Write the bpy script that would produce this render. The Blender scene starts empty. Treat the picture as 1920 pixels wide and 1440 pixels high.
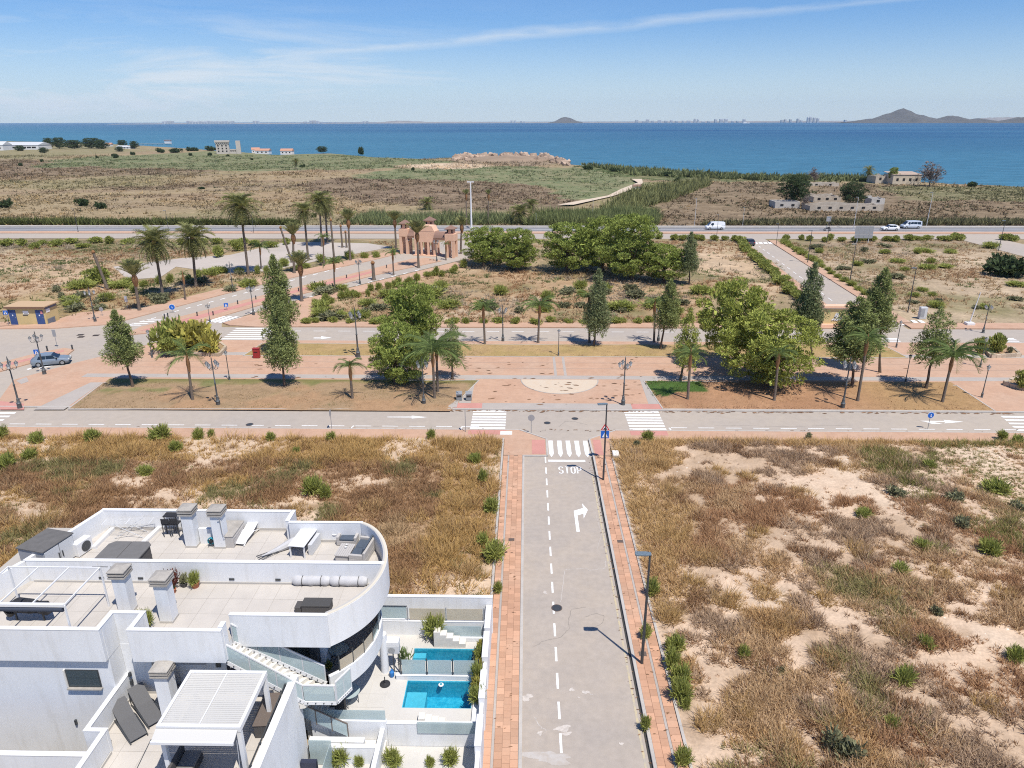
import bpy, bmesh, math, random
import numpy as np
from mathutils import Vector, Matrix
random.seed(7)
RNG = np.random.default_rng(11)
SC = bpy.context.scene
COL = SC.collection
rad = math.radians

# ------------------------------------------------------------------ camera
CAM_H, FPX = 27.0, 1331.0
PITCH, YAW, ROLL = rad(20.34), rad(1.2), rad(0.15)
_f = np.array([-math.sin(YAW) * math.cos(PITCH), math.cos(YAW) * math.cos(PITCH), -math.sin(PITCH)])
_r0 = np.array([math.cos(YAW), math.sin(YAW), 0.0])
_u0 = np.cross(_r0, _f)
_cx = math.cos(ROLL) * _r0 - math.sin(ROLL) * _u0
_cy = math.sin(ROLL) * _r0 + math.cos(ROLL) * _u0
cam_data = bpy.data.cameras.new('camera')
cam_data.sensor_fit = 'HORIZONTAL'
cam_data.sensor_width = 36.0
cam_data.lens = 36.0 * FPX / 1920.0
cam_data.clip_start = 0.5
cam_data.clip_end = 60000.0
cam = bpy.data.objects.new('camera', cam_data)
COL.objects.link(cam)
M4 = Matrix.Identity(4)
for i in range(3):
    M4[i][0], M4[i][1], M4[i][2] = _cx[i], _cy[i], -_f[i]
M4[2][3] = CAM_H
cam.matrix_world = M4
SC.camera = cam

def at(u, v, z=0.0):
    """ground position (at height z) of a point surveyed in the photograph"""
    d = _f + (u - 960) / FPX * _cx - (v - 720) / FPX * _cy
    t = (z - CAM_H) / d[2]
    return (float(d[0] * t), float(d[1] * t))

def top(u, vb, vt, z=0.0):
    """height of an upright thing from the rows of its foot and its top"""
    x, y = at(u, vb, z)
    lo, hi = 0.0, 80.0
    for _ in range(40):
        m = (lo + hi) / 2
        p = np.array([x, y, z + m - CAM_H])
        if 720 - FPX * (p @ _cy) / (p @ _f) > vt: lo = m
        else: hi = m
    return lo

def mpp(u, v):
    """metres per photo pixel, across the view, at a ground point"""
    x, y = at(u, v)
    return float((np.array([x, y, -CAM_H]) @ _f) / FPX)

# ------------------------------------------------------------------ sky, sun, exposure
SUN_EL, SUN_DIR = 63.0, (0.60, -0.80)
az = math.atan2(SUN_DIR[0], SUN_DIR[1])
W = bpy.data.worlds.new('World'); SC.world = W; W.use_nodes = True
nt = W.node_tree; nt.nodes.clear()
def N(tree, t, **kw):
    n = tree.nodes.new(t)
    for k, val in kw.items():
        if k == 'ins':
            for kk, vv in val.items(): n.inputs[kk].default_value = vv
        else: setattr(n, k, val)
    return n
sky = N(nt, 'ShaderNodeTexSky', sky_type='NISHITA', sun_disc=False, sun_elevation=rad(SUN_EL), sun_rotation=az,
        altitude=0.0, air_density=1.0, dust_density=0.15, ozone_density=4.0)
bg = N(nt, 'ShaderNodeBackground', ins={'Strength': 0.096})
wo = N(nt, 'ShaderNodeOutputWorld')
tc = N(nt, 'ShaderNodeTexCoord')
# thin cirrus: streaky noise, and one long contrail along a great circle
def vdir(u, v):
    d = _f + (u - 960) / FPX * _cx - (v - 720) / FPX * _cy
    return Vector(d).normalized()
a, b = vdir(470, 113), vdir(1660, 2)
nrm = a.cross(b).normalized()
mid = (a + b).normalized()
tang = nrm.cross(mid).normalized()
def dot(vec, const):
    n = N(nt, 'ShaderNodeVectorMath', operation='DOT_PRODUCT')
    nt.links.new(vec, n.inputs[0]); n.inputs[1].default_value = const
    return n.outputs['Value']
def mth(op, x, y=None, cl=False):
    n = N(nt, 'ShaderNodeMath', operation=op, use_clamp=cl)
    for i, q in enumerate((x, y)):
        if q is None: continue
        if isinstance(q, (int, float)): n.inputs[i].default_value = q
        else: nt.links.new(q, n.inputs[i])
    return n.outputs[0]
def mrange(x, a0, a1, b0=0.0, b1=1.0):
    n = N(nt, 'ShaderNodeMapRange', interpolation_type='SMOOTHSTEP')
    nt.links.new(x, n.inputs['Value'])
    for k, q in zip(('From Min', 'From Max', 'To Min', 'To Max'), (a0, a1, b0, b1)): n.inputs[k].default_value = q
    return n.outputs[0]
D = tc.outputs['Generated']
nz = N(nt, 'ShaderNodeTexNoise', ins={'Scale': 9.0, 'Detail': 5.0, 'Roughness': 0.6})
mp = N(nt, 'ShaderNodeMapping', ins={'Scale': (1.0, 1.0, 5.0), 'Rotation': (0.0, rad(7), 0.0)})
nt.links.new(D, mp.inputs['Vector']); nt.links.new(mp.outputs[0], nz.inputs['Vector'])
across = mth('ADD', dot(D, nrm), mth('MULTIPLY', mth('SUBTRACT', nz.outputs[0], 0.5), 0.016))
along = dot(D, tang)
half = mrange(along, -0.40, -0.16, 0.003, 0.0115)
half = mth('SUBTRACT', half, mrange(along, -0.15, 0.45, 0.0, 0.0075))
trail = mth('SUBTRACT', 1.0, mth('DIVIDE', mth('ABSOLUTE', across), half), cl=True)
trail = mth('MULTIPLY', mth('MULTIPLY', trail, mrange(along, -0.42, -0.36)), mth('MULTIPLY', mrange(along, 0.62, 0.40), mrange(along, 0.45, -0.2, 0.4, 1.0)))
trail = mth('MULTIPLY', trail, mth('MULTIPLY', mrange(nz.outputs[0], 0.25, 0.62, 0.45, 1.0), mrange(dot(D, mid), 0.2, 0.5)))
nz2 = N(nt, 'ShaderNodeTexNoise', ins={'Scale': 3.2, 'Detail': 7.0, 'Roughness': 0.62, 'Distortion': 0.5})
mp2 = N(nt, 'ShaderNodeMapping', ins={'Scale': (1.0, 1.3, 9.0), 'Rotation': (0.0, rad(4), rad(20)), 'Location': (0.9, 0.3, 0.2)})
nt.links.new(D, mp2.inputs['Vector']); nt.links.new(mp2.outputs[0], nz2.inputs['Vector'])
sep = N(nt, 'ShaderNodeSeparateXYZ'); nt.links.new(D, sep.inputs[0])
cir = mth('MULTIPLY', mrange(nz2.outputs[0], 0.36, 0.70), mth('MULTIPLY', mrange(sep.outputs['Z'], 0.165, 0.02), mrange(sep.outputs['X'], 0.25, -0.35)))
cov = mth('MAXIMUM', mth('MULTIPLY', trail, 0.62), mth('MULTIPLY', cir, 1.0))
cov = mth('MAXIMUM', cov, mrange(sep.outputs['Z'], 0.13, -0.01, 0.0, 0.62))   # pale veil of thin haze low in the sky
cov = mth('MULTIPLY', cov, mrange(sep.outputs['Z'], -0.02, 0.0))
mixc = N(nt, 'ShaderNodeMix', data_type='RGBA')
skyc = N(nt, 'ShaderNodeMix', data_type='RGBA', blend_type='MULTIPLY', ins={0: 1.0}); nt.links.new(sky.outputs[0], skyc.inputs[6]); skyc.inputs[7].default_value = (0.61, 0.85, 1.17, 1)
nt.links.new(cov, mixc.inputs[0]); nt.links.new(skyc.outputs[2], mixc.inputs[6]); mixc.inputs[7].default_value = (7.2, 7.8, 8.4, 1)
nt.links.new(mixc.outputs[2], bg.inputs['Color']); nt.links.new(bg.outputs[0], wo.inputs['Surface'])

sun_data = bpy.data.lights.new('sun', 'SUN')
sun_data.energy = 5.0; sun_data.angle = rad(0.53); sun_data.color = (1.0, 0.945, 0.865)
sun = bpy.data.objects.new('sun', sun_data); COL.objects.link(sun)
sv = Vector((SUN_DIR[0] * math.cos(rad(SUN_EL)), SUN_DIR[1] * math.cos(rad(SUN_EL)), math.sin(rad(SUN_EL))))
sun.rotation_euler = (-sv).to_track_quat('-Z', 'Y').to_euler()
sun.location = (20, -20, 120)
vs = SC.view_settings
vs.view_transform = 'Standard'; vs.look = 'None'; vs.gamma = 1.0; vs.use_curve_mapping = False
vs.exposure = 0.15
SC.cycles.use_denoising = False; SC.cycles.filter_width = 1.1
SC.cycles.max_bounces = 5; SC.cycles.diffuse_bounces = 3; SC.cycles.transparent_max_bounces = 12; SC.cycles.volume_bounces = 0
SC.cycles.caustics_reflective = False; SC.cycles.caustics_refractive = False

# ------------------------------------------------------------------ small helpers
def tag(o, label=None, cat=None, group=None, kind=None):
    if label: o['label'] = label
    if cat: o['category'] = cat
    if group: o['group'] = group
    if kind: o['kind'] = kind
    return o

def thing(name, label, cat, loc=(0, 0, 0), rz=0.0, group=None):
    o = bpy.data.objects.new(name, None); COL.objects.link(o)
    o.location = loc; o.rotation_euler = (0, 0, rz); o.empty_display_size = 0.3
    return tag(o, label, cat, group)

def add(name, me, parent=None, loc=None, rot=None, scale=None):
    o = bpy.data.objects.new(name, me); COL.objects.link(o)
    if parent is not None: o.parent = parent
    if loc is not None: o.location = loc
    if rot is not None: o.rotation_euler = rot
    if scale is not None: o.scale = scale
    return o

KIDS = {}
def copy_tree(o, parent=None):
    c = o.copy(); COL.objects.link(c); c.parent = parent
    for ch in o.children: copy_tree(ch, c)
    return c

def mesh_np(name, verts, faces, mat=None, smooth=False, cols=None):
    """verts (N,3); faces (M,k) all the same size"""
    verts = np.asarray(verts, np.float32); faces = np.asarray(faces, np.int32)
    me = bpy.data.meshes.new(name)
    k = faces.shape[1]
    me.vertices.add(len(verts)); me.vertices.foreach_set('co', verts.ravel())
    me.loops.add(faces.size); me.loops.foreach_set('vertex_index', faces.ravel())
    me.polygons.add(len(faces)); me.polygons.foreach_set('loop_start', np.arange(0, faces.size, k, dtype=np.int32))
    me.polygons.foreach_set('loop_total', np.full(len(faces), k, np.int32))
    if smooth: me.polygons.foreach_set('use_smooth', np.ones(len(faces), bool))
    if cols is not None:
        ca = me.color_attributes.new('Col', 'FLOAT_COLOR', 'POINT')
        c4 = np.ones((len(verts), 4), np.float32); c4[:, :3] = cols
        ca.data.foreach_set('color', c4.ravel())
    me.update(calc_edges=True); me.validate()
    if mat: me.materials.append(mat)
    return me

class MB:
    """collects simple solids into one mesh"""
    def __init__(s): s.v = []; s.f = []
    def _add(s, vs, fs):
        n = len(s.v); s.v += [tuple(p) for p in vs]; s.f += [tuple(i + n for i in f) for f in fs]; return s
    def box(s, x0, x1, y0, y1, z0, z1):
        return s._add([(x0,y0,z0),(x1,y0,z0),(x1,y1,z0),(x0,y1,z0),(x0,y0,z1),(x1,y0,z1),(x1,y1,z1),(x0,y1,z1)],
                      [(3,2,1,0),(4,5,6,7),(0,1,5,4),(1,2,6,5),(2,3,7,6),(3,0,4,7)])
    def bar(s, p, q, w, h=None, up=(0, 0, 1)):
        """box beam from p to q, w wide, h high"""
        h = h or w
        p, q = Vector(p), Vector(q); d = (q - p).normalized(); upv = Vector(up)
        if abs(d.dot(upv)) > 0.98: upv = Vector((0, 1, 0))
        r = d.cross(upv).normalized() * (w / 2); t = r.cross(d).normalized() * (h / 2)
        return s._add([p-r-t, p+r-t, p+r+t, p-r+t, q-r-t, q+r-t, q+r+t, q-r+t],
                      [(0,1,2,3),(7,6,5,4),(4,5,1,0),(5,6,2,1),(6,7,3,2),(7,4,0,3)])
    def prism(s, poly, z0, z1):
        n = len(poly)
        a = sum(poly[i][0]*poly[(i+1)%n][1]-poly[(i+1)%n][0]*poly[i][1] for i in range(n))
        if a < 0: poly = poly[::-1]
        return s._add([(x,y,z0) for x,y in poly]+[(x,y,z1) for x,y in poly],
                      [tuple(range(n-1,-1,-1)), tuple(range(n,2*n))]+[(i,(i+1)%n,n+(i+1)%n,n+i) for i in range(n)])
    def sheet(s, poly, z):
        n = len(poly)
        a = sum(poly[i][0]*poly[(i+1)%n][1]-poly[(i+1)%n][0]*poly[i][1] for i in range(n))
        if a < 0: poly = poly[::-1]
        return s._add([(x,y,z) for x,y in poly],[tuple(range(n))])
    def tube(s, pts, rs, n=8, cap=True):
        if isinstance(rs, (int, float)): rs = [rs]*len(pts)
        vs, fs = [], []
        pts = [Vector(p) for p in pts]
        for i, p in enumerate(pts):
            d = (pts[min(i+1,len(pts)-1)]-pts[max(i-1,0)]).normalized()
            ref = Vector((1,0,0)) if abs(d.x) < 0.9 else Vector((0,1,0))
            a = d.cross(ref).normalized(); b = d.cross(a)
            for k in range(n):
                t = 2*math.pi*k/n; vs.append(p+(a*math.cos(t)+b*math.sin(t))*rs[i])
        for i in range(len(pts)-1):
            for k in range(n):
                fs.append((i*n+k, i*n+(k+1)%n, (i+1)*n+(k+1)%n, (i+1)*n+k))
        if cap: fs += [tuple(range(n-1,-1,-1)), tuple((len(pts)-1)*n+k for k in range(n))]
        return s._add(vs, fs)
    def lathe(s, prof, n=12, c=(0,0,0)):
        return s.tube([(c[0],c[1],c[2]+z) for r,z in prof],[max(r,1e-4) for r,z in prof],n) if True else s
    def quad(s, a, b, c, d): return s._add([a,b,c,d],[(0,1,2,3)])
    def slab(s, pts3, t):
        """flat polygon in space given thickness t along its normal"""
        n = len(pts3); p = [Vector(q) for q in pts3]
        nr = (p[1]-p[0]).cross(p[2]-p[0]).normalized()*t
        return s._add(p+[q+nr for q in p],[tuple(range(n-1,-1,-1)),tuple(range(n,2*n))]+[(i,(i+1)%n,n+(i+1)%n,n+i) for i in range(n)])
    def mesh(s, name, mat=None, smooth=False):
        me = bpy.data.meshes.new(name); me.from_pydata(s.v, [], s.f)
        bm = bmesh.new(); bm.from_mesh(me); bmesh.ops.recalc_face_normals(bm, faces=bm.faces); bm.to_mesh(me); bm.free()
        if smooth:
            me.polygons.foreach_set('use_smooth', np.ones(len(me.polygons), bool))
            try: me.set_sharp_from_angle(angle=rad(40))
            except Exception: pass
        if mat: me.materials.append(mat)
        return me
    def build(s, name, mat, parent=None, smooth=False, bevel=0.0):
        o = add(name, s.mesh(name, mat, smooth), parent)
        if bevel:
            m = o.modifiers.new('bevel', 'BEVEL'); m.width = bevel; m.segments = 2; m.limit_method = 'ANGLE'
        return o

def fix_origin(o):
    """move a top-level mesh's origin to its footprint centre"""
    me = o.data; n = len(me.vertices); co = np.empty(n*3, np.float32); me.vertices.foreach_get('co', co); co = co.reshape(-1,3)
    c = np.array([(co[:,0].min()+co[:,0].max())/2,(co[:,1].min()+co[:,1].max())/2,co[:,2].min()])
    me.vertices.foreach_set('co', (co-c).astype(np.float32).ravel()); me.update()
    o.location = c
    return o

def one(name, mb, mat, label, cat, group=None, smooth=False, bevel=0.0):
    """a thing that is a single mesh"""
    return tag(fix_origin(mb.build(name, mat, None, smooth, bevel)), label, cat, group)
def struct(name, mb, mat, smooth=False):
    return tag(mb.build(name, mat, None, smooth), kind='structure')

# value noise for colour zones and scatter
_perm = RNG.integers(0, 2**31, 4096)
def vnoise(x, y, s=1.0, seed=0):
    x = np.asarray(x, float)/s + seed*17.31; y = np.asarray(y, float)/s - seed*9.7
    xi, yi = np.floor(x).astype(np.int64), np.floor(y).astype(np.int64); fx, fy = x-xi, y-yi
    fx, fy = fx*fx*(3-2*fx), fy*fy*(3-2*fy)
    h = lambda i, j: (_perm[(i*73 + _perm[(j*37+seed*101) & 4095]) & 4095] & 65535)/65535.0
    return (h(xi,yi)*(1-fx)+h(xi+1,yi)*fx)*(1-fy)+(h(xi,yi+1)*(1-fx)+h(xi+1,yi+1)*fx)*fy
def fbm(x, y, s, seed=0, o=4):
    t, a, n = 0.0, 1.0, 0.0
    for k in range(o): t = t + a*vnoise(x, y, s/2**k, seed+k); n += a; a *= 0.55
    return t/n
def inpoly(px, py, poly):
    px, py = np.asarray(px), np.asarray(py); r = np.zeros(px.shape, bool); n = len(poly)
    for i in range(n):
        x0, y0 = poly[i]; x1, y1 = poly[(i+1)%n]
        if y0 == y1: continue
        c = ((y0 > py) != (y1 > py)) & (px < (x1-x0)*(py-y0)/(y1-y0)+x0); r ^= c
    return r
def gp(pts, z=0.0): return [at(u, v, z) for u, v in pts]

# ------------------------------------------------------------------ materials
MATS = {}
def mat(name, col, rough=0.8, spec=0.3, metal=0.0, noise=None, bump=None, rnd=0.0, attr=False, sub=None, detail=4.0):
    """noise=(scale, amount[, colour2]); bump=(scale,strength); rnd = random value per piece"""
    m = bpy.data.materials.new(name); m.use_nodes = True; t = m.node_tree
    p = t.nodes['Principled BSDF']; p.inputs['Roughness'].default_value = rough
    p.inputs['Specular IOR Level'].default_value = spec; p.inputs['Metallic'].default_value = metal
    L = t.links.new
    if attr:
        c = N(t, 'ShaderNodeVertexColor', layer_name='Col').outputs[0]
    else:
        r = N(t, 'ShaderNodeRGB'); r.outputs[0].default_value = (*col, 1); c = r.outputs[0]
    if noise:
        lst = noise if isinstance(noise, list) else [noise]
        g = N(t, 'ShaderNodeNewGeometry')
        for nn in lst:
            tx = N(t, 'ShaderNodeTexNoise', ins={'Scale': nn[0], 'Detail': detail, 'Roughness': 0.6}); L(g.outputs['Position'], tx.inputs['Vector'])
            if len(nn) > 2:
                mr = N(t, 'ShaderNodeMapRange', ins={'From Min': 0.42, 'From Max': 0.66, 'To Min': 0.0, 'To Max': nn[1]}); L(tx.outputs[0], mr.inputs[0])
                mx = N(t, 'ShaderNodeMix', data_type='RGBA'); L(mr.outputs[0], mx.inputs[0]); L(c, mx.inputs[6]); mx.inputs[7].default_value = (*nn[2], 1); c = mx.outputs[2]
            else:
                mr = N(t, 'ShaderNodeMapRange', ins={'From Min': 0.25, 'From Max': 0.75, 'To Min': 1-nn[1], 'To Max': 1+nn[1]}); L(tx.outputs[0], mr.inputs[0])
                hs = N(t, 'ShaderNodeHueSaturation'); L(mr.outputs[0], hs.inputs['Value']); L(c, hs.inputs['Color']); c = hs.outputs[0]
    if rnd:
        oi = N(t, 'ShaderNodeObjectInfo'); gi = N(t, 'ShaderNodeNewGeometry')
        ad = N(t, 'ShaderNodeMath', operation='ADD'); L(oi.outputs['Random'], ad.inputs[0]); L(gi.outputs['Random Per Island'], ad.inputs[1])
        fr = N(t, 'ShaderNodeMath', operation='FRACT'); L(ad.outputs[0], fr.inputs[0])
        mr = N(t, 'ShaderNodeMapRange', ins={'To Min': 1-rnd, 'To Max': 1+rnd}); L(fr.outputs[0], mr.inputs[0])
        hs = N(t, 'ShaderNodeHueSaturation'); L(mr.outputs[0], hs.inputs['Value']); L(c, hs.inputs['Color']); c = hs.outputs[0]
    L(c, p.inputs['Base Color'])
    if sub:   # thin leaves let light through
        tr = N(t, 'ShaderNodeBsdfTranslucent'); L(c, tr.inputs['Color'])
        ms = N(t, 'ShaderNodeMixShader', ins={0: sub}); L(p.outputs[0], ms.inputs[1]); L(tr.outputs[0], ms.inputs[2])
        L(ms.outputs[0], t.nodes['Material Output'].inputs['Surface'])
    if bump:
        g2 = N(t, 'ShaderNodeNewGeometry'); tb = N(t, 'ShaderNodeTexNoise', ins={'Scale': bump[0], 'Detail': 5.0}); L(g2.outputs['Position'], tb.inputs['Vector'])
        bp = N(t, 'ShaderNodeBump', ins={'Strength': bump[1], 'Distance': bump[2] if len(bump) > 2 else 0.05}); L(tb.outputs[0], bp.inputs['Height']); L(bp.outputs[0], p.inputs['Normal'])
    MATS[name] = m
    return m

white = mat('white_render', (0.70, 0.71, 0.72), 0.85, 0.2, noise=[(0.7, 0.04), (9, 0.02)])
def streaks(m, amt, col):
    # faint rain streaks and grime running down the render
    t = m.node_tree; p = t.nodes['Principled BSDF']; src = p.inputs['Base Color'].links[0].from_socket
    g = N(t, 'ShaderNodeNewGeometry'); mp = N(t, 'ShaderNodeMapping', ins={'Scale': (2.6, 2.6, 0.35)}); t.links.new(g.outputs['Position'], mp.inputs[0])
    n = N(t, 'ShaderNodeTexNoise', ins={'Scale': 1.0, 'Detail': 6.0, 'Roughness': 0.65}); t.links.new(mp.outputs[0], n.inputs['Vector'])
    r = N(t, 'ShaderNodeMapRange', ins={'From Min': 0.5, 'From Max': 0.8, 'To Min': 0.0, 'To Max': amt}); t.links.new(n.outputs[0], r.inputs[0])
    x = N(t, 'ShaderNodeMix', data_type='RGBA'); t.links.new(r.outputs[0], x.inputs[0]); t.links.new(src, x.inputs[6]); x.inputs[7].default_value = (*col, 1); t.links.new(x.outputs[2], p.inputs['Base Color'])
streaks(white, 0.55, (0.52, 0.50, 0.46))
louvre_m = mat('cream_louvre', (0.54, 0.53, 0.50), 0.5)
white2 = mat('white_paint', (0.70, 0.70, 0.70), 0.45, 0.4)
roadpaint = mat('road_paint', (0.80, 0.80, 0.78), 0.7, noise=[(6.0, 0.5, (0.5, 0.48, 0.46)), (40, 0.06)])
yellowpaint = mat('worn_yellow_paint', (0.50, 0.42, 0.27), 0.85, noise=(3.0, 0.8, (0.36, 0.33, 0.30)))
coping = mat('stone_coping', (0.66, 0.63, 0.57), 0.8, noise=(3, 0.06))
skirt = mat('grey_skirting', (0.46, 0.44, 0.41), 0.8)
floor_tile = mat('terrace_tile', (0.49, 0.455, 0.41), 0.75, noise=[(1.2, 0.06), (0.25, 0.07)], rnd=0.035)
grout = mat('tile_joint', (0.42, 0.39, 0.35), 0.9, noise=(0.6, 0.08))
decktile = mat('pool_deck_tile', (0.53, 0.51, 0.475), 0.75, noise=[(1.0, 0.05)], rnd=0.03)
concrete = mat('weathered_concrete', (0.36, 0.335, 0.30), 0.95, noise=[(2.5, 0.18), (14, 0.10)], bump=(20, 0.2))
kerbstone = mat('kerb_stone', (0.43, 0.40, 0.365), 0.9, noise=[(0.8, 0.12), (9, 0.08)])
asphalt = mat('old_asphalt', (0.395, 0.338, 0.28), 0.92, 0.15, noise=[(0.11, 0.7, (0.315, 0.285, 0.26)), (0.42, 0.5, (0.42, 0.365, 0.31)), (0.8, 0.5, (0.35, 0.31, 0.275)), (2.6, 0.09), (26, 0.09)], bump=(60, 0.12, 0.01), detail=6)
asphalt_hw = mat('highway_asphalt', (0.20, 0.20, 0.21), 0.9, 0.15, noise=[(0.05, 0.15), (0.4, 0.06)])
asphalt_pale = mat('pale_asphalt', (0.405, 0.35, 0.292), 0.92, 0.15, noise=[(0.06, 0.6, (0.345, 0.31, 0.28)), (0.3, 0.4, (0.36, 0.32, 0.285)), (1.4, 0.07), (22, 0.08)], detail=6)
lot_mat = mat('parking_lot_surface', (0.43, 0.38, 0.335), 0.95, 0.1, noise=[(0.08, 0.10), (1.2, 0.06)])
paver = mat('salmon_paver', (0.49, 0.285, 0.185), 0.9, 0.15, noise=[(0.25, 0.5, (0.50, 0.34, 0.24)), (7, 0.05)], rnd=0.16)
paver_far = mat('salmon_paving', (0.485, 0.315, 0.22), 0.9, 0.15, noise=[(0.12, 0.7, (0.45, 0.32, 0.235)), (0.4, 0.7, (0.43, 0.265, 0.18)), (2.2, 0.09), (9, 0.09)], detail=6)
paver_joint = mat('paving_joint', (0.40, 0.265, 0.19), 0.95)
paver_grey = mat('grey_paver', (0.385, 0.345, 0.31), 0.9, noise=[(0.5, 0.08), (8, 0.07)])
paver_pink = mat('pink_paver', (0.49, 0.24, 0.20), 0.9, noise=[(0.6, 0.09), (9, 0.08)])
soil_red = mat('reddish_soil', (0.36, 0.235, 0.145), 0.95, 0.1, noise=[(0.35, 0.8, (0.30, 0.22, 0.115)), (1.3, 0.16), (9, 0.16)], bump=(6, 0.4), detail=7)
sand = mat('pale_sand', (0.55, 0.46, 0.36), 0.95, 0.1, noise=[(1.5, 0.5, (0.55, 0.42, 0.30)), (12, 0.08)])
ground_m = mat('ground_earth', (1, 1, 1), 0.97, 0.05, noise=[(0.035, 0.30, (0.25,0.185,0.115)), (0.16, 0.35, (0.40,0.31,0.205)), (0.12, 0.14), (0.55, 0.22), (2.3, 0.25)], attr=True, detail=7)
lot_m = mat('vacant_lot_earth', (1, 1, 1), 0.97, 0.05, noise=[(1.1, 0.14), (6.0, 0.18)], attr=True, bump=(3.0, 0.5, 0.12), detail=7)
blade_m = mat('dry_blades', (1, 1, 1), 0.8, 0.15, attr=True, sub=0.25)
darkmetal = mat('dark_painted_metal', (0.045, 0.05, 0.055), 0.45, 0.5, noise=(5, 0.12))
lampmetal = mat('grey_green_cast_iron', (0.085, 0.095, 0.10), 0.5, 0.5, noise=(4, 0.15))
greymetal = mat('grey_metal', (0.33, 0.34, 0.35), 0.4, 0.5, 0.3)
palegrey = mat('pale_grey_metal', (0.55, 0.56, 0.57), 0.5, 0.4)
lampglass = mat('lantern_glass', (0.62, 0.64, 0.62), 0.2, 0.5)
charcoal = mat('charcoal_wicker', (0.085, 0.08, 0.078), 0.8, noise=(60, 0.25))
greyfabric = mat('grey_mesh_fabric', (0.115, 0.115, 0.118), 0.85, noise=(80, 0.12))
wicker = mat('pale_grey_wicker', (0.44, 0.42, 0.40), 0.85, noise=(70, 0.2))
cushion = mat('slate_blue_cushion', (0.075, 0.095, 0.125), 0.9, noise=(6, 0.12))
tarp = mat('white_tarpaulin', (0.46, 0.46, 0.47), 0.6, noise=(5, 0.08))
blackcover = mat('black_cover', (0.03, 0.03, 0.033), 0.6, noise=(5, 0.2))
terracotta = mat('terracotta', (0.36, 0.13, 0.07), 0.8, noise=(8, 0.1))
plasticblue = mat('blue_plastic', (0.03, 0.17, 0.45), 0.5)
teal = mat('teal_plastic', (0.02, 0.25, 0.33), 0.5)
redpaint = mat('red_paint', (0.30, 0.03, 0.03), 0.5)
signblue = mat('sign_blue', (0.02, 0.13, 0.50), 0.5)
signred = mat('sign_red', (0.60, 0.03, 0.03), 0.5)
signwhite = mat('sign_white', (0.8, 0.8, 0.8), 0.5)
signback = mat('sign_back_grey', (0.34, 0.35, 0.36), 0.5, 0.4, 0.2)
black = mat('black_print', (0.015, 0.015, 0.015), 0.7)
yellowwall = mat('ochre_render', (0.56, 0.44, 0.22), 0.9, noise=(1.5, 0.07))
bluedoor = mat('blue_door', (0.045, 0.085, 0.23), 0.6, noise=(3, 0.08))
peach = mat('peach_render', (0.72, 0.46, 0.32), 0.9, noise=[(0.8, 0.08)])
rooftile = mat('brown_roof_tile', (0.22, 0.135, 0.105), 0.85, noise=(5, 0.12), rnd=0.2)
redroof = mat('faded_red_roof', (0.46, 0.25, 0.17), 0.9, noise=(2, 0.15))
ruinwall = mat('crumbling_plaster', (0.50, 0.44, 0.36), 0.95, noise=[(0.6, 0.7, (0.36, 0.30, 0.24)), (2.5, 0.14)])
towerstone = mat('pale_tower_stone', (0.48, 0.44, 0.39), 0.9, noise=(0.7, 0.10))
farwhite = mat('far_white_wall', (0.66, 0.66, 0.66), 0.9, noise=(0.3, 0.05))
darkhole = mat('dark_opening', (0.02, 0.02, 0.022), 0.6)
rockm = mat('pale_boulder', (0.37, 0.275, 0.205), 0.95, noise=(0.8, 0.2), rnd=0.25)
stonewall = mat('planter_stone', (0.44, 0.36, 0.27), 0.95, noise=(4, 0.15), rnd=0.2)
hillm = mat('hill_scrub', (0.088, 0.078, 0.068), 0.95, noise=(0.012, 0.25))
farland = mat('far_shore', (0.24, 0.22, 0.21), 0.95, noise=(0.01, 0.2))
fartower = mat('far_apartment_blocks', (0.62, 0.60, 0.58), 0.9, rnd=0.25)
bark = mat('bark', (0.13, 0.095, 0.07), 0.95, noise=(12, 0.25))
palmbark = mat('palm_bark', (0.155, 0.125, 0.10), 0.95, noise=(9, 0.3), bump=(14, 0.5))
palmskirt = mat('dry_palm_boots', (0.23, 0.12, 0.055), 0.95, noise=(14, 0.3))
pine_m = mat('pine_needles', (0.255, 0.305, 0.072), 0.75, 0.2, rnd=0.45, sub=0.14)
pine2_m = mat('young_pine_needles', (0.315, 0.345, 0.078), 0.75, 0.2, rnd=0.42, sub=0.14)
cone_m = mat('dark_conifer_needles', (0.255, 0.29, 0.105), 0.75, 0.2, rnd=0.40, sub=0.2)
cone2_m = mat('grey_green_conifer_needles', (0.22, 0.255, 0.12), 0.75, 0.2, rnd=0.40, sub=0.2)
bush_m = mat('fresh_bush_leaves', (0.33, 0.355, 0.095), 0.7, 0.25, rnd=0.4, sub=0.35)
bush2_m = mat('grey_bush_leaves', (0.225, 0.225, 0.125), 0.8, 0.2, rnd=0.35, sub=0.3)
bush3_m = mat('yellow_variegated_leaves', (0.42, 0.38, 0.09), 0.7, 0.25, rnd=0.45, sub=0.25)
dark_m = mat('dark_evergreen_leaves', (0.065, 0.095, 0.040), 0.75, 0.2, rnd=0.4, sub=0.2)
straw_m = mat('straw_tuft', (0.52, 0.38, 0.18), 0.85, 0.1, rnd=0.3, sub=0.3)
dead_m = mat('dead_grey_twigs', (0.20, 0.16, 0.14), 0.95, rnd=0.3)
reed_m = mat('reed_leaves', (0.12, 0.155, 0.055), 0.8, 0.2, rnd=0.4, sub=0.25)
frond_m = mat('date_palm_fronds', (0.255, 0.26, 0.10), 0.7, 0.3, rnd=0.35, sub=0.25)
frond2_m = mat('queen_palm_fronds', (0.19, 0.255, 0.085), 0.7, 0.3, rnd=0.35, sub=0.3)

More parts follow.
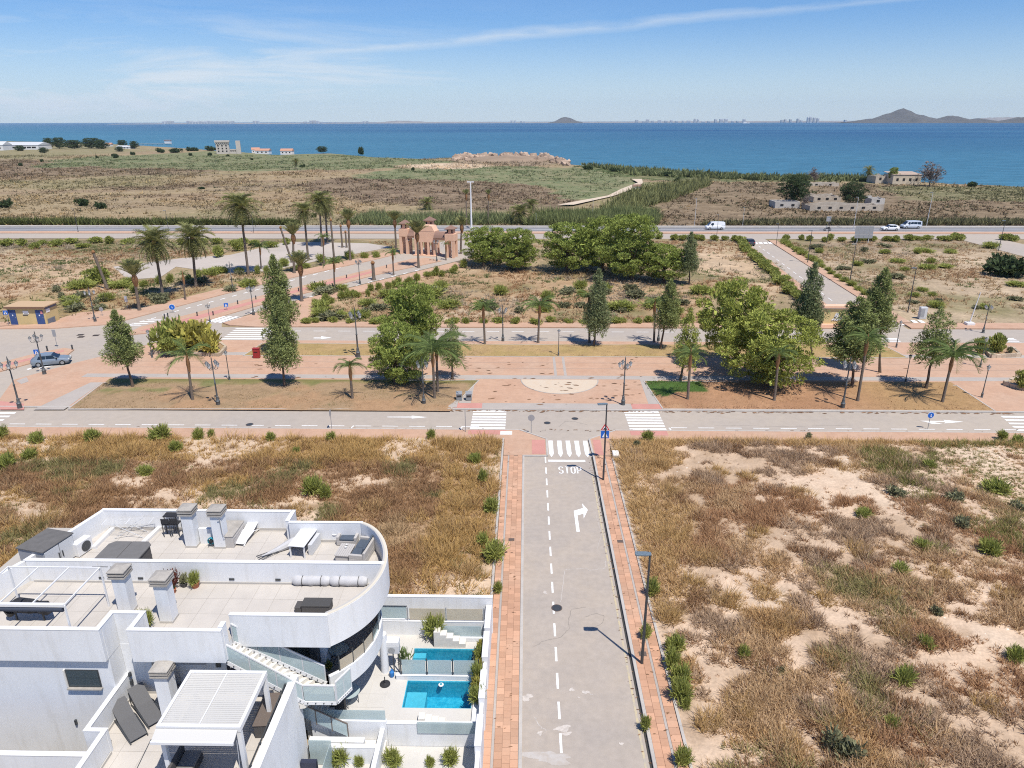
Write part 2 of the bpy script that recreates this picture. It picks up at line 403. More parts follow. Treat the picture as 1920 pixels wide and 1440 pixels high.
def glassmat(name, col, op, rough=0.05, tint=(0.9, 0.96, 0.95)):
    m = bpy.data.materials.new(name); m.use_nodes = True; t = m.node_tree; p = t.nodes['Principled BSDF']
    p.inputs['Base Color'].default_value = (*col, 1); p.inputs['Roughness'].default_value = rough
    tr = N(t, 'ShaderNodeBsdfTransparent'); tr.inputs[0].default_value = (*tint, 1)
    ms = N(t, 'ShaderNodeMixShader', ins={0: op}); t.links.new(tr.outputs[0], ms.inputs[1]); t.links.new(p.outputs[0], ms.inputs[2])
    t.links.new(ms.outputs[0], t.nodes['Material Output'].inputs['Surface']); MATS[name] = m
    return m
frosted = glassmat('frosted_glass', (0.47, 0.56, 0.57), 0.72, 0.15)
clearglass = glassmat('clear_glass', (0.55, 0.60, 0.58), 0.25)
beigeglass = glassmat('reed_screened_glass', (0.58, 0.50, 0.38), 0.75, 0.3)
windowglass = mat('window_glass', (0.045, 0.065, 0.075), 0.06, 0.6)
carglass = mat('car_glass', (0.012, 0.018, 0.03), 0.05, 0.6)
def watermat(name, tint, ripple):
    m = bpy.data.materials.new(name); m.use_nodes = True; t = m.node_tree; t.nodes.remove(t.nodes['Principled BSDF'])
    g = N(t, 'ShaderNodeNewGeometry'); nx = N(t, 'ShaderNodeTexNoise', ins={'Scale': ripple, 'Detail': 3.0}); t.links.new(g.outputs['Position'], nx.inputs[0])
    bp = N(t, 'ShaderNodeBump', ins={'Strength': 0.25, 'Distance': 0.05}); t.links.new(nx.outputs[0], bp.inputs['Height'])
    tr = N(t, 'ShaderNodeBsdfTransparent'); tr.inputs[0].default_value = (*tint, 1)
    gl = N(t, 'ShaderNodeBsdfGlossy', ins={'Roughness': 0.03}); t.links.new(bp.outputs[0], gl.inputs['Normal'])
    fr = N(t, 'ShaderNodeFresnel', ins={'IOR': 1.33}); t.links.new(bp.outputs[0], fr.inputs['Normal'])
    ms = N(t, 'ShaderNodeMixShader'); t.links.new(fr.outputs[0], ms.inputs[0]); t.links.new(tr.outputs[0], ms.inputs[1]); t.links.new(gl.outputs[0], ms.inputs[2])
    t.links.new(ms.outputs[0], t.nodes['Material Output'].inputs['Surface']); MATS[name] = m
    return m
poolwater = watermat('pool_water', (0.62, 0.90, 0.95), 7.0)
# pool mosaic with the dancing net of ripple light painted into the tile colour
pooltile = mat('blue_pool_mosaic', (0.035, 0.36, 0.52), 0.4, noise=[(6.0, 0.8, (0.10, 0.50, 0.64)), (16, 0.2)], detail=3)
poolstep = mat('pale_pool_mosaic', (0.16, 0.52, 0.65), 0.4, noise=[(9, 0.1)])
# sea
def seamat():
    m = bpy.data.materials.new('sea_water'); m.use_nodes = True; t = m.node_tree; p = t.nodes['Principled BSDF']; L = t.links.new
    g = N(t, 'ShaderNodeNewGeometry')
    mp = N(t, 'ShaderNodeMapping', ins={'Scale': (0.0007, 0.0022, 1.0), 'Rotation': (0, 0, rad(-6))}); L(g.outputs['Position'], mp.inputs[0])
    n1 = N(t, 'ShaderNodeTexNoise', ins={'Scale': 1.0, 'Detail': 5.0, 'Roughness': 0.55}); L(mp.outputs[0], n1.inputs['Vector'])
    cr = N(t, 'ShaderNodeValToRGB'); L(n1.outputs[0], cr.inputs[0]); e = cr.color_ramp.elements
    e[0].position = 0.38; e[0].color = (0.014, 0.066, 0.160, 1); e[1].position = 0.63; e[1].color = (0.034, 0.120, 0.212, 1)
    # shallows near the land are paler
    ln = N(t, 'ShaderNodeVectorMath', operation='DOT_PRODUCT'); L(g.outputs['Position'], ln.inputs[0]); ln.inputs[1].default_value = (0.70, 0.71, 0)
    mr = N(t, 'ShaderNodeMapRange', ins={'From Min': 360, 'From Max': 1900, 'To Min': 0.75, 'To Max': 0.0}); L(ln.outputs['Value'], mr.inputs[0])
    mx = N(t, 'ShaderNodeMix', data_type='RGBA'); L(mr.outputs[0], mx.inputs[0]); L(cr.outputs[0], mx.inputs[6]); mx.inputs[7].default_value = (0.058, 0.175, 0.245, 1)
    mp3 = N(t, 'ShaderNodeMapping', ins={'Scale': (0.05, 0.16, 1)}); L(g.outputs['Position'], mp3.inputs[0])
    n3 = N(t, 'ShaderNodeTexNoise', ins={'Scale': 1.0, 'Detail': 6.0, 'Roughness': 0.7}); L(mp3.outputs[0], n3.inputs['Vector'])
    m3 = N(t, 'ShaderNodeMapRange', ins={'From Min': 0.3, 'From Max': 0.7, 'To Min': 0.72, 'To Max': 1.28}); L(n3.outputs[0], m3.inputs[0])
    hs = N(t, 'ShaderNodeHueSaturation'); L(m3.outputs[0], hs.inputs['Value']); L(mx.outputs[2], hs.inputs['Color'])
    L(hs.outputs[0], p.inputs['Base Color'])
    p.inputs['Roughness'].default_value = 0.38; p.inputs['IOR'].default_value = 1.33; p.inputs['Specular IOR Level'].default_value = 0.04
    nb = N(t, 'ShaderNodeTexNoise', ins={'Scale': 0.5, 'Detail': 6.0}); L(g.outputs['Position'], nb.inputs['Vector'])
    bp = N(t, 'ShaderNodeBump', ins={'Strength': 0.8, 'Distance': 0.5}); L(nb.outputs[0], bp.inputs['Height']); L(bp.outputs[0], p.inputs['Normal'])
    return m
sea_m = seamat()
# ================================================================== GROUND AND SEA
ZS = -0.9   # sea level
coast_px = [(-900,262),(-300,262),(0,264),(90,266),(260,272),(400,281),(520,289),(620,286),(700,293),(800,296.5),(850,294),(900,291.5),(990,291.5),(1040,296),(1068,306),(1120,310),(1200,317),
            (1290,321),(1400,328),(1500,327),(1600,331),(1700,335),(1800,341),(1920,346),(2300,352),(2900,356)]
cw = np.array(gp(coast_px)); cb = np.arctan2(cw[:,0], cw[:,1]); cr_ = np.hypot(cw[:,0], cw[:,1])
def coast_r(x, y): return np.interp(np.arctan2(x, y), cb, cr_)
ys = [-40.0]
while ys[-1] < 1250: ys.append(ys[-1] + max(1.6, 0.011*abs(ys[-1])+0.4))
ys = np.array(ys); xs = np.sign(np.linspace(-1,1,361))*np.abs(np.linspace(-1,1,361))**1.75*1500
X, Y = np.meshgrid(xs, ys); Rr = np.hypot(X, Y); rc = coast_r(X, Y) + (fbm(X, Y, 40, 5)-0.5)*12
dcoast = rc - Rr
Z = np.full(X.shape, -0.05)
Z = np.where(dcoast < 16, -0.05 - np.clip(16-dcoast, 0, 60)*0.085, Z)
far_ = np.clip((Y-205)/60, 0, 1); Z = Z + far_*np.clip(dcoast/60, 0, 1)*(fbm(X, Y, 60, 3)-0.35)*1.6
tan = np.array([0.285,0.222,0.130]); brown = np.array([0.150,0.108,0.075]); gren = np.array([0.135,0.165,0.080]); sandc = np.array([0.52,0.41,0.29])
peachs = np.array([0.455,0.325,0.21]); redd = np.array([0.40,0.24,0.135]); olive = np.array([0.165,0.150,0.070]); greybr = np.array([0.25,0.20,0.15])
def mixz(C, mask, col, amt=1.0):
    m = (mask*amt)[..., None]; return C*(1-m)+col*m
def soft(px, jit=6.0, seed=1, soft_=0.0):
    poly = gp(px)
    s = np.clip(Y/120, 0.6, 8)
    jx = (fbm(X, Y, 12, seed)-0.5)*jit*s; jy = (fbm(X, Y, 12, seed+9)-0.5)*jit*s*2
    return inpoly(X+jx, Y+jy, poly).astype(float)
C = np.broadcast_to(tan, X.shape+(3,)).copy()
n1 = fbm(X, Y, 35, 21); n2 = fbm(X, Y, 9, 22); n3 = fbm(X*0.35, Y, 24, 25)
C = mixz(C, np.clip((n1-0.5)*5,0,1), np.array([0.30,0.22,0.125]))
farm = (Y > 197).astype(float)
C = mixz(C, farm*np.clip((fbm(X,Y,70,27)-0.5)*6,0,1), np.array([0.20,0.185,0.095]), 0.7)
C = mixz(C, farm*np.clip((n3-0.52)*7,0,1), np.array([0.245,0.18,0.115]), 0.9)
C = mixz(C, farm*np.clip((n3-0.34)*-9,0,1), np.array([0.20,0.155,0.11]), 0.8)
# beyond the highway
C = mixz(C, soft([(-400,305),(90,300),(300,306),(430,321),(260,331),(-400,330)],6,2), brown, 0.75)
C = mixz(C, soft([(150,352),(440,342),(420,352),(230,357)],5,3), brown, 0.7)
C = mixz(C, soft([(560,350),(640,334),(860,333),(1010,345),(1075,372),(1060,392),(900,402),(790,392),(690,382),(600,362)],7,4), brown, 0.85)
C = mixz(C, soft([(60,316),(110,300),(240,292),(400,284),(540,290),(640,288),(860,304),(820,312),(730,316),(600,320),(430,322),(300,316),(170,314)],4,5), gren, 0.95)
C = mixz(C, soft([(640,334),(735,318),(900,312),(1080,314),(1190,322),(1215,342),(1160,362),(1080,382),(1020,350),(900,338),(780,336)],5,6), gren, 0.95)
C = mixz(C, soft([(1080,306),(1200,316),(1400,329),(1700,334),(1700,344),(1480,341),(1300,342),(1200,336),(1090,316)],4,7), np.array([0.085,0.115,0.045]), 0.95)
C = mixz(C, soft([(1150,372),(1210,340),(1330,340),(1300,362),(1220,398),(1110,408)],6,8), np.array([0.20,0.20,0.085]), 0.85)
C = mixz(C, soft([(1230,360),(1300,346),(1440,344),(2000,350),(2300,424),(1230,424)],9,9), np.array([0.165,0.122,0.080]), 0.9)
C = mixz(C, soft([(1640,352),(1760,348),(2000,352),(2000,378),(1700,376)],6,10), np.array([0.150,0.150,0.075]), 0.9)
C = mixz(C, soft([(735,313),(830,306),(930,311),(900,316),(800,317)],2,11), sandc*1.05)
C = mixz(C, soft([(845,300),(900,293),(1000,294),(1060,306),(1000,312),(860,308)],2,12), np.array([0.26,0.20,0.14]), 0.9)
C = mixz(C, soft([(-300,262),(220,264),(260,284),(60,298),(-300,300)],3,13), np.array([0.20,0.19,0.10]), 0.8)
# between highway and plaza
C = mixz(C, soft([(-200,449),(520,449),(760,450),(720,458),(500,458),(330,466),(120,480),(-200,470)],4,14), olive, 0.75)
C = mixz(C, soft([(-200,474),(180,478),(240,520),(190,556),(60,560),(-200,580)],4,15), peachs, 0.95)
C = mixz(C, soft([(-200,585),(60,552),(260,548),(420,520),(480,520),(470,540),(250,590),(110,600)],5,16), np.array([0.30,0.215,0.105]), 0.8)
C = mixz(C, soft([(560,605),(640,560),(820,500),(900,500),(1330,525),(1330,612)],5,17), redd*np.array([0.95,1.02,1.05]), 0.75)
C = mixz(C, soft([(1230,470),(1380,455),(1420,480),(1500,540),(1440,560),(1330,520)],5,18), sandc*np.array([0.93,0.86,0.80]), 0.9)
C = mixz(C, soft([(1450,452),(1850,447),(1960,480),(2200,620),(1730,612),(1560,520)],5,19), np.array([0.40,0.31,0.215]), 0.85)
C = mixz(C, soft([(1450,450),(1840,447),(1880,465),(1700,474),(1500,476)],6,20), np.array([0.235,0.18,0.125]), 0.8)
m_ = ((Y > 97) & (Y < 175)).astype(float)
C = mixz(C, m_*np.clip((n2-0.53)*7,0,1), olive*1.1, 0.8)
C = mixz(C, m_*np.clip((n2-0.36)*-9,0,1), sandc*0.92, 0.7)
wet = np.clip((7-dcoast)/7, 0, 1); C = mixz(C, wet, np.array([0.22,0.18,0.13]))
nv, nh = X.shape
idx = np.arange(nv*nh).reshape(nv, nh)
fc = np.stack([idx[:-1,:-1],idx[:-1,1:],idx[1:,1:],idx[1:,:-1]],-1).reshape(-1,4)
keep = (dcoast.ravel()[fc].max(1) > -80)
g_me = mesh_np('ground', np.stack([X,Y,Z],-1).reshape(-1,3), fc[keep], ground_m, True, C.reshape(-1,3))
ground = tag(add('ground', g_me), kind='structure')
GC = C
sea = MB(); sea.sheet([(-30000,150),(30000,150),(30000,26000),(-30000,26000)], ZS)
struct('sea', sea, sea_m)

# ================================================================== ROADS AND PAVEMENTS
def road(name, poly, z, m): return struct(name, MB().sheet(poly, z), m)
cross_near = [(-110,60.4),(-0.6,60.4),(1.95,58.4),(1.95,54.95),(-0.1,54.95),(-0.1,4),(5.72,4),(5.72,55.0),(5.62,58.4),(8.3,60.4),(110,60.4),(110,65.25),(-110,65.25)]
struct('road', MB().sheet([(-0.1,4),(5.72,4),(5.72,54.95),(-0.1,54.95)],0.0), asphalt)
struct('cross_road', MB().sheet([(-110,60.4),(-0.6,60.4),(1.95,58.4),(1.95,54.95),(5.72,54.95),(5.62,58.4),(8.3,60.4),(110,60.4),(110,65.25),(-110,65.25)],0.0), asphalt_pale)
road('upper_cross_road', [(-52,88.75),(110,88.75),(110,95.2),(-52,95.2)], 0.0, asphalt_pale)
bl_px = [(-500,640),(-120,622),(0,617),(105,616),(200,609),(234,601),(489,534),(700,488),(800,463),(835,451),(905,451),(880,484),(790,506),(700,528),(559,562),(416,604),(415,640),(297,641),(130,683),(25,713),(0,748),(-20,768),(-500,768)]
road('boulevard', gp(bl_px), 0.004, asphalt_pale)
dl, dr = [(45.85,94),(51.9,172)], [(52.45,94),(57.6,172)]
road('side_road', [dl[0],dr[0],(57.9,177),(51.9,177)], 0.005, asphalt_pale)
road('outer_side_road', gp([(1800,449),(1870,447),(2100,498),(2100,520),(1960,492)]), 0.004, asphalt_pale)
road('service_road', [(-420,175.5),(420,174.0),(420,182.5),(-420,183.5)], 0.008, asphalt_pale)
road('highway', [(-420,187.4),(420,185.6),(420,193.2),(-420,195.4)], 0.0, asphalt_hw)
struct('highway_median', MB().prism([(-420,183.6),(420,182.6),(420,185.4),(-420,187.2)],-0.04,0.13), paver_far)
struct('verge', MB().prism([(-420,195.5),(420,193.3),(420,195.0),(-420,197.0)],-0.04,0.3), kerbstone)
for (y0,y1,nm) in ((190.9,191.15,'lane_line'),(187.9,188.05,'lane_line'),(194.6,194.75,'lane_line')):
    struct(nm, MB().sheet([(-420,y0+.35),(420,y0-1.6),(420,y1-1.6),(-420,y1+.35)],0.006), roadpaint)
road('gravel_car_park', gp([(212,500),(240,524),(300,520),(330,500),(420,512),(505,508),(600,488),(735,463),(690,456),(540,453),(430,478),(340,484)]), -0.01, lot_mat)
road('dirt_path', gp([(1045,389),(1140,371),(1165,358),(1196,346),(1184,339),(1203,339),(1206,347),(1180,361),(1150,372),(1075,389)]), 0.9, sand)

# --- pavements beside the near road, tile by tile
def pavement(name, x0, x1, xg, y0, y1, kerb_x, kerb_s):
    bed = struct(name, MB().prism([(x0,4),(x1,4),(x1,y1),(x0,y1)],-0.05,0.10), paver_joint)
    gs = MB().prism([(xg-.06,4),(xg+.06,4),(xg+.06,y1),(xg-.06,y1)],0.09,0.117); gs.build('drain_strip', paver_grey, bed)
    kb = MB().prism([(kerb_x,4),(kerb_x+kerb_s*.17,4),(kerb_x+kerb_s*.17,y1),(kerb_x,y1)],-0.05,0.135); kb.build('kerb', kerbstone, bed, bevel=0.015)
    lanes = []
    for a, b in ((x0, xg-.07), (xg+.07, x1)):
        n = max(1, round((b-a)/0.41)); w = (b-a)/n
        lanes += [(a+i*w, w) for i in range(n)]
    meshes = {}
    yy = y0; k = 0; rest = MB()
    lg = 0.43
    while yy < y1-lg:
        for i, (a, w) in enumerate(lanes):
            yo = yy + (lg/2 if i % 2 else 0)
            if k < 300:
                key = round(w, 3)
                if key not in meshes:
                    meshes[key] = MB().box(-w/2+.006, w/2-.006, -lg/2+.006, lg/2-.006, 0, 0.03).mesh('tile', paver)
                add('tile', meshes[key], bed, (a+w/2, yo+lg/2, 0.095+random.uniform(-.003,.004)), (random.uniform(-.006,.006), random.uniform(-.006,.006), 0)); k += 1
            else: rest.box(a+.006, a+w-.006, yo+.006, yo+lg-.006, 0.09, 0.124)
        yy += lg
    if rest.v: tag(rest.build('far_tiles', paver, bed), kind='stuff')
    return bed
pavL = pavement('left_pavement', -1.9, -0.28, -1.45, 22.5, 54.9, -0.1, -1)
pavR = pavement('right_pavement', 5.9, 7.3, 6.72, 22.5, 54.9, 5.73, 1)
# dark gutter on the right hand kerb
struct('gutter', MB().sheet([(5.60,4),(5.72,4),(5.72,54.9),(5.60,54.9)],0.004), mat('dark_gutter',(0.05,0.048,0.045),0.9))
struct('worn_yellow_line', MB().sheet([(5.36,4),(5.47,4),(5.47,52),(5.36,52)],0.004), yellowpaint)
def curbed(name, poly, m, h=0.12, kerb=True):
    o = struct(name, MB().prism(poly,-0.05,h), m)
    return o
cornerL = curbed('left_corner_pavement', [(-1.9,55),(1.78,55),(1.78,58.3),(-0.66,60.25),(-110,60.25),(-110,58.3),(-1.9,58.3)], paver_far)
cornerR = curbed('right_corner_pavement', [(5.9,55),(7.3,55),(7.5,58.3),(110,58.3),(110,60.25),(8.35,60.25),(5.8,58.35)], paver_far)
def kerbline(name, pts, w=0.16, z1=0.135, m=kerbstone, parent=None):
    b = MB()
    for p, q in zip(pts[:-1], pts[1:]):
        b.bar((p[0],p[1],z1/2-0.02),(q[0],q[1],z1/2-0.02),w,z1+0.04)
    if parent is not None: return b.build(name, m, parent)
    return struct(name, b, m)
kerbline('kerb', [(-110,60.33),(-0.6,60.33),(1.87,58.37),(1.87,54.93),(-0.27,54.93)], parent=cornerL)
kerbline('kerb', [(110,60.33),(8.3,60.33),(5.72,58.37),(5.81,54.93)], parent=cornerR)
struct('tactile_pad', MB().sheet([(0.55,55.2),(1.72,55.2),(1.72,58.1),(0.55,58.1)],0.126), paver_pink)
struct('tactile_pad', MB().sheet([(5.98,55.1),(6.7,55.1),(6.7,58.2),(5.98,58.2)],0.126), paver_pink)
struct('tactile_pad', MB().sheet([(-5.3,59.2),(-1.8,59.2),(-1.8,60.2),(-5.3,60.2)],0.126), paver_pink)
struct('tactile_pad', MB().sheet([(9.6,59.2),(13.0,59.2),(13.0,60.2),(9.6,60.2)],0.126), paver_pink)
# low edging walls beside the vacant lots
struct('edging', MB().prism([(-2.08,33),(-1.93,33),(-1.93,58.2),(-2.08,58.2)],-0.05,0.26), kerbstone)
struct('edging', MB().prism([(7.32,4),(7.46,4),(7.46,54.5),(7.32,54.5)],-0.05,0.18), kerbstone)
# --- plaza
pl_px_left = gp([(0,750),(26,714),(131,684.5),(297,643)])
pl = [(-110,65.42),(-110,66.0)]
plaza_poly = [(pl_px_left[0][0]-3,65.42)]+pl_px_left+[(-46.0,88.58),(110,88.58),(110,65.42)]
plaza = curbed('plaza', plaza_poly, paver_far)
kerbline('kerb', [(110,65.34),(pl_px_left[0][0]-3,65.34)], w=0.2, parent=plaza)
kerbline('kerb', [(110,88.66),(-46,88.66)], w=0.18, parent=plaza)
def strip(poly, m=paver_grey, z=0.125, name='paving_band'): return tag(MB().sheet(poly, z).build(name, m, plaza))
strip([(-50,74.1),(100,74.1),(100,75.3),(-50,75.3)])
strip([(-44,82.3),(100,82.3),(100,83.4),(-44,83.4)])
strip([(-8.2,65.5),(13.6,65.5),(13.6,66.9),(-8.2,66.9)], z=0.127)
strip([(-6.8,66.9),(-5.6,66.9),(-5.6,74.1),(-6.8,74.1)], z=0.127)
strip([(12.4,66.9),(14.0,66.9),(14.6,74.1),(12.6,74.1)], z=0.127)
strip([(3.2,75.3),(3.5,75.3),(3.5,82.3),(3.2,82.3)], z=0.127); strip([(4.3,75.3),(4.6,75.3),(4.6,82.3),(4.3,82.3)], z=0.127)
for yy in (77.6, 79.7): strip([(-48,yy),(100,yy),(100,yy+.22),(-48,yy+.22)], mat('brown_band',(0.41,0.28,0.205),0.9), 0.126)
strip([(-7.2,65.5),(-4.4,65.5),(-4.4,66.85),(-7.2,66.85)], paver_pink, 0.130); strip([(10.6,65.5),(13.6,65.5),(13.6,66.85),(10.6,66.85)], paver_pink, 0.130)
strip(gp([(192,717),(120,768),(62,768),(170,717)],.12), z=0.127)
strip(gp([(0,752),(0,768),(45,768),(45,757)],.12), paver_pink, 0.128)
strip(gp([(30,714),(50,707),(54,715),(40,720)],.12), paver_grey, 0.1275)
hm = [(3.7+4.25*math.cos(t), 73.95-4.4*math.sin(t)) for t in np.linspace(0, math.pi, 25)]
sand_bed = struct('sand_bed', MB().prism(hm, 0.05, 0.132), sand)
hb = MB()
for p, q in zip(hm[:-1], hm[1:]): hb.bar((p[0],p[1],.12),(q[0],q[1],.12),.12,.06)
hb.build('edging', paver_grey, sand_bed)
def earth_bed(name, px, cols, seed, z=0.135, step=0.45, zone=None):
    poly = gp(px, .12); pa = np.array(poly); (xa,ya),(xb,yb) = pa.min(0), pa.max(0)
    gx = np.arange(xa, xb+step, step); gy = np.arange(ya, yb+step, step); A, B = np.meshgrid(gx, gy)
    A = np.clip(A, None, xb); B = np.clip(B, None, yb)
    # shear the grid so that its sides follow the slanted ends
    bot = sorted([p for p in poly if abs(p[1]-ya) < 2.0]); tp = sorted([p for p in poly if abs(p[1]-yb) < 2.0])
    t = (B-ya)/(yb-ya); l = bot[0][0]*(1-t)+tp[0][0]*t; r = bot[-1][0]*(1-t)+tp[-1][0]*t
    A = l+(A-xa)/(xb-xa)*(r-l)
    n = fbm(A, B, 3.5, seed); n_ = fbm(A, B, 1.1, seed+3)
    K = np.broadcast_to(np.array(cols[0]), A.shape+(3,)).copy()
    K = mixz(K, np.clip((n-0.48)*6,0,1), np.array(cols[1])); K = mixz(K, np.clip((n_-0.6)*6,0,1), np.array(cols[2]), .7)
    if zone: K = zone(A, B, K)
    edge = np.minimum(np.minimum(A-l, r-A), np.minimum(B-ya, yb-B)); Zz = z+np.clip(edge,0,1)*(0.03+0.10*fbm(A,B,2.5,seed+5))
    ny, nx = A.shape; id_ = np.arange(ny*nx).reshape(ny,nx); ff = np.stack([id_[:-1,:-1],id_[:-1,1:],id_[1:,1:],id_[1:,:-1]],-1).reshape(-1,4)
    o = tag(add(name, mesh_np(name, np.stack([A,B,Zz],-1).reshape(-1,3), ff, lot_m, True, K.reshape(-1,3))), kind='structure')
    b = MB(); cs = [bot[0],bot[-1],tp[-1],tp[0],bot[0]]
    for p, q in zip(cs[:-1], cs[1:]): b.bar((p[0],p[1],.11),(q[0],q[1],.11),.13,.10)
    b.build('edging', kerbstone, o)
    return o
def z1(A,B,K):
    m = np.clip((B-71.8)*0.9+(fbm(A,B,3,8)-.5)*3, 0, 1); K = mixz(K, m, np.array([0.165,0.160,0.055]), .85)
    return mixz(K, np.clip((fbm(A,B,2.2,44)-0.6)*8,0,1)*(B>68.5), np.array([0.15,0.17,0.06]), .7)
earth_bed('lawn', [(193,718),(898,713),(845,767),(128,767)], [(0.31,0.215,0.13),(0.34,0.215,0.125),(0.23,0.165,0.095)], 31, zone=z1)
def z2(A,B,K):
    m = inpoly(A+(fbm(A,B,2,7)-.5)*2, B+(fbm(A,B,2,6)-.5)*2, gp([(1205,714),(1320,716),(1335,738),(1290,736),(1230,747),(1212,730)])).astype(float)
    K = mixz(K, np.clip((A-32)/6,0,1), np.array([0.33,0.215,0.105]), .8)
    return mixz(K, m, np.array([0.065,0.115,0.03]))
earth_bed('lawn', [(1207,714),(1793,723),(1866,771),(1243,767)], [(0.345,0.20,0.115),(0.31,0.175,0.10),(0.38,0.235,0.135)], 33, zone=z2)
earth_bed('lawn', [(456,667),(492,643.5),(1662,650),(1702,671)], [(0.37,0.255,0.125),(0.33,0.24,0.105),(0.29,0.195,0.11)], 35)
struct('bin_pad', MB().prism([(-8.9,65.6),(-6.9,65.6),(-6.9,69.2),(-8.9,69.2)],0.1,0.17), paver_grey)
# far pavements
curbed('upper_pavement', [(-36,95.35),(45.2,95.35),(45.4,97.8),(-38,97.8)], paver_far, 0.112)
curbed('upper_corner_pavement', [(53.0,95.35),(110,95.35),(110,98.2),(53.2,98.2)], paver_far)
curbed('side_pavement', [(52.6,97.9),(54.4,97.9),(59.6,172),(57.7,172)], paver_far)
curbed('side_pavement', [(44.4,97.9),(45.9,97.9),(51.8,172),(50.4,172)], paver_far)
curbed('boulevard_pavement', gp([(-300,614),(0,612),(60,608),(104,604),(160,590),(245,583),(489,522),(700,478),(745,468),(760,472),(700,487),(489,533),(234,600),(200,608),(105,615),(0,616),(-300,620)],.12), paver_far)
curbed('boulevard_pavement', gp([(880,485),(868,498),(790,520),(700,542),(600,566),(570,604),(560,612),(478,612),(430,609),(418,605),(559,563),(700,529),(790,507)],.12), paver_far, 0.124)
curbed('boulevard_median', gp([(232,628),(262,613),(486,555),(700,503),(772,485),(800,483),(828,489),(790,497),(700,516),(489,571),(386,601),(300,622)],.12), paver_far)
curbed('traffic_island', gp([(-40,688),(0,680),(60,664),(120,652),(139,655),(128,664),(60,680),(0,696),(-40,705)],.12), paver_far)
struct('median_band', MB().sheet(gp([(262,620),(486,561),(700,507),(700,511),(486,566),(300,618)],.12),0.126), paver_pink)
struct('median_band', MB().sheet(gp([(-30,693),(0,685),(60,670),(120,656),(120,659),(60,674),(0,690)],.12),0.126), paver_pink)
struct('kiosk_forecourt', MB().sheet(gp([(-40,606),(110,598),(150,586),(250,580),(250,584),(160,591),(104,605),(60,609),(-40,613)]),0.03), paver_far)

# ================================================================== ROAD MARKINGS
def zebra(label_name, stripes, m=roadpaint, z=0.010):
    root = bpy.data.objects.new(label_name, None); COL.objects.link(root); root['kind'] = 'structure'
    c = np.mean([p for s in stripes for p in s], 0); root.location = (c[0], c[1], 0)
    for s in stripes: MB().sheet([(p[0]-c[0],p[1]-c[1]) for p in s], z).build('stripe', m, root)
    return root
zebra('zebra_crossing', [[(-5.2,y),(-1.92,y),(-1.92,y+.42),(-5.2,y+.42)] for y in np.linspace(60.65,64.75,7)])
zebra('zebra_crossing', [[(9.7,y),(13.1,y),(13.1,y+.42),(9.7,y+.42)] for y in np.linspace(60.65,64.75,7)])
zebra('zebra_crossing', [[(x,58.2),(x+.40,58.2),(x+.40,55.5),(x+.2,54.85),(x,55.5)] for x in (2.03,2.81,3.58,4.36,5.13)])
zebra('zebra_crossing', [[(-40.5,y),(-35.2,y),(-34.8,y+.5),(-40.2,y+.5)] for y in np.linspace(89.3,94.2,6)])
zebra('zebra_crossing', [gp([(235+i*13,606-i*3.2+dv),(262+i*13,612-i*3.2-6+dv),(266+i*13,613.5-i*3.2-6+dv),(239+i*13,607.5-i*3.2+dv)]) for i,dv in ((0,3),(1,3),(2,3),(3,3))], z=0.016)
zebra('zebra_crossing', [gp([(388+i*10,603+i*0.6),(418+i*12,592+i*0.6),(424+i*12,593+i*0.6),(394+i*10,604.5+i*0.6)]) for i in range(4)], z=0.016)
zebra('zebra_crossing', [gp([(0,773+i*6.5),(31-i*11,773+i*6.5),(27-i*11,776+i*6.5),(-30,776+i*6.5),(-30,773+i*6.5)]) for i in range(3)])
zebra('zebra_crossing', [gp([(1876+i*7,780+i*6.3),(1990,781+i*6.3),(1990,784+i*6.3),(1880+i*7,783+i*6.3)]) for i in range(5)])
zebra('zebra_crossing', [gp([(1680+i*13,600),(1688+i*13,600),(1702+i*14,610),(1692+i*14,610)]) for i in range(4)], z=0.012)
zebra('zebra_crossing', [gp([(1661,634+i*2.6),(1682+i*3,634+i*2.6),(1683+i*3,635.4+i*2.6),(1661,635.4+i*2.6)]) for i in range(4)])
zebra('zebra_crossing', [gp([(1880,634+i*2.6),(1900+i*5,634+i*2.6),(1902+i*5,635.4+i*2.6),(1880,635.4+i*2.6)]) for i in range(4)])
zebra('zebra_crossing', [gp([(1404+i*9,454),(1410+i*9,454),(1413+i*9,457),(1406+i*9,457)]) for i in range(5)], z=0.012)
for a,b in (((50,692),(66,688)),((58,690),(122,672)),((72,690),(130,677))):
    struct('lane_line', MB().sheet(gp([a,b,(b[0]+2,b[1]+1.6),(a[0]+2,a[1]+1.6)]),0.012), roadpaint)
def marking(name, poly, z=0.010, m=roadpaint): return struct(name, MB().sheet(poly, z), m)
marking('stop_line', [(1.9,53.98),(5.05,53.98),(5.05,54.34),(1.9,54.34)])
y = 20.6
while y < 54:
    marking('lane_dash', [(1.63,y),(1.75,y),(1.75,y+1.1),(1.63,y+1.1)]); y += 1.95
for x in np.arange(-62,-5.4,2.55): marking('lane_dash', [(x,61.15),(x+1.5,61.15),(x+1.5,61.27),(x,61.27)])
for x in np.arange(13.6,62,2.55): marking('lane_dash', [(x,61.15),(x+1.5,61.15),(x+1.5,61.27),(x,61.27)])
for xx in (-6.2, -16.5): marking('bay_end', [(xx,60.5),(xx+.14,60.5),(xx+.3,61.27),(xx+.16,61.27)])
marking('bay_end', [(13.45,60.5),(13.6,60.5),(13.5,61.2),(13.35,61.2)])
for x in np.arange(-36,44,3.4): marking('lane_dash', [(x,93.3),(x+1.7,93.3),(x+1.7,93.45),(x,93.45)])
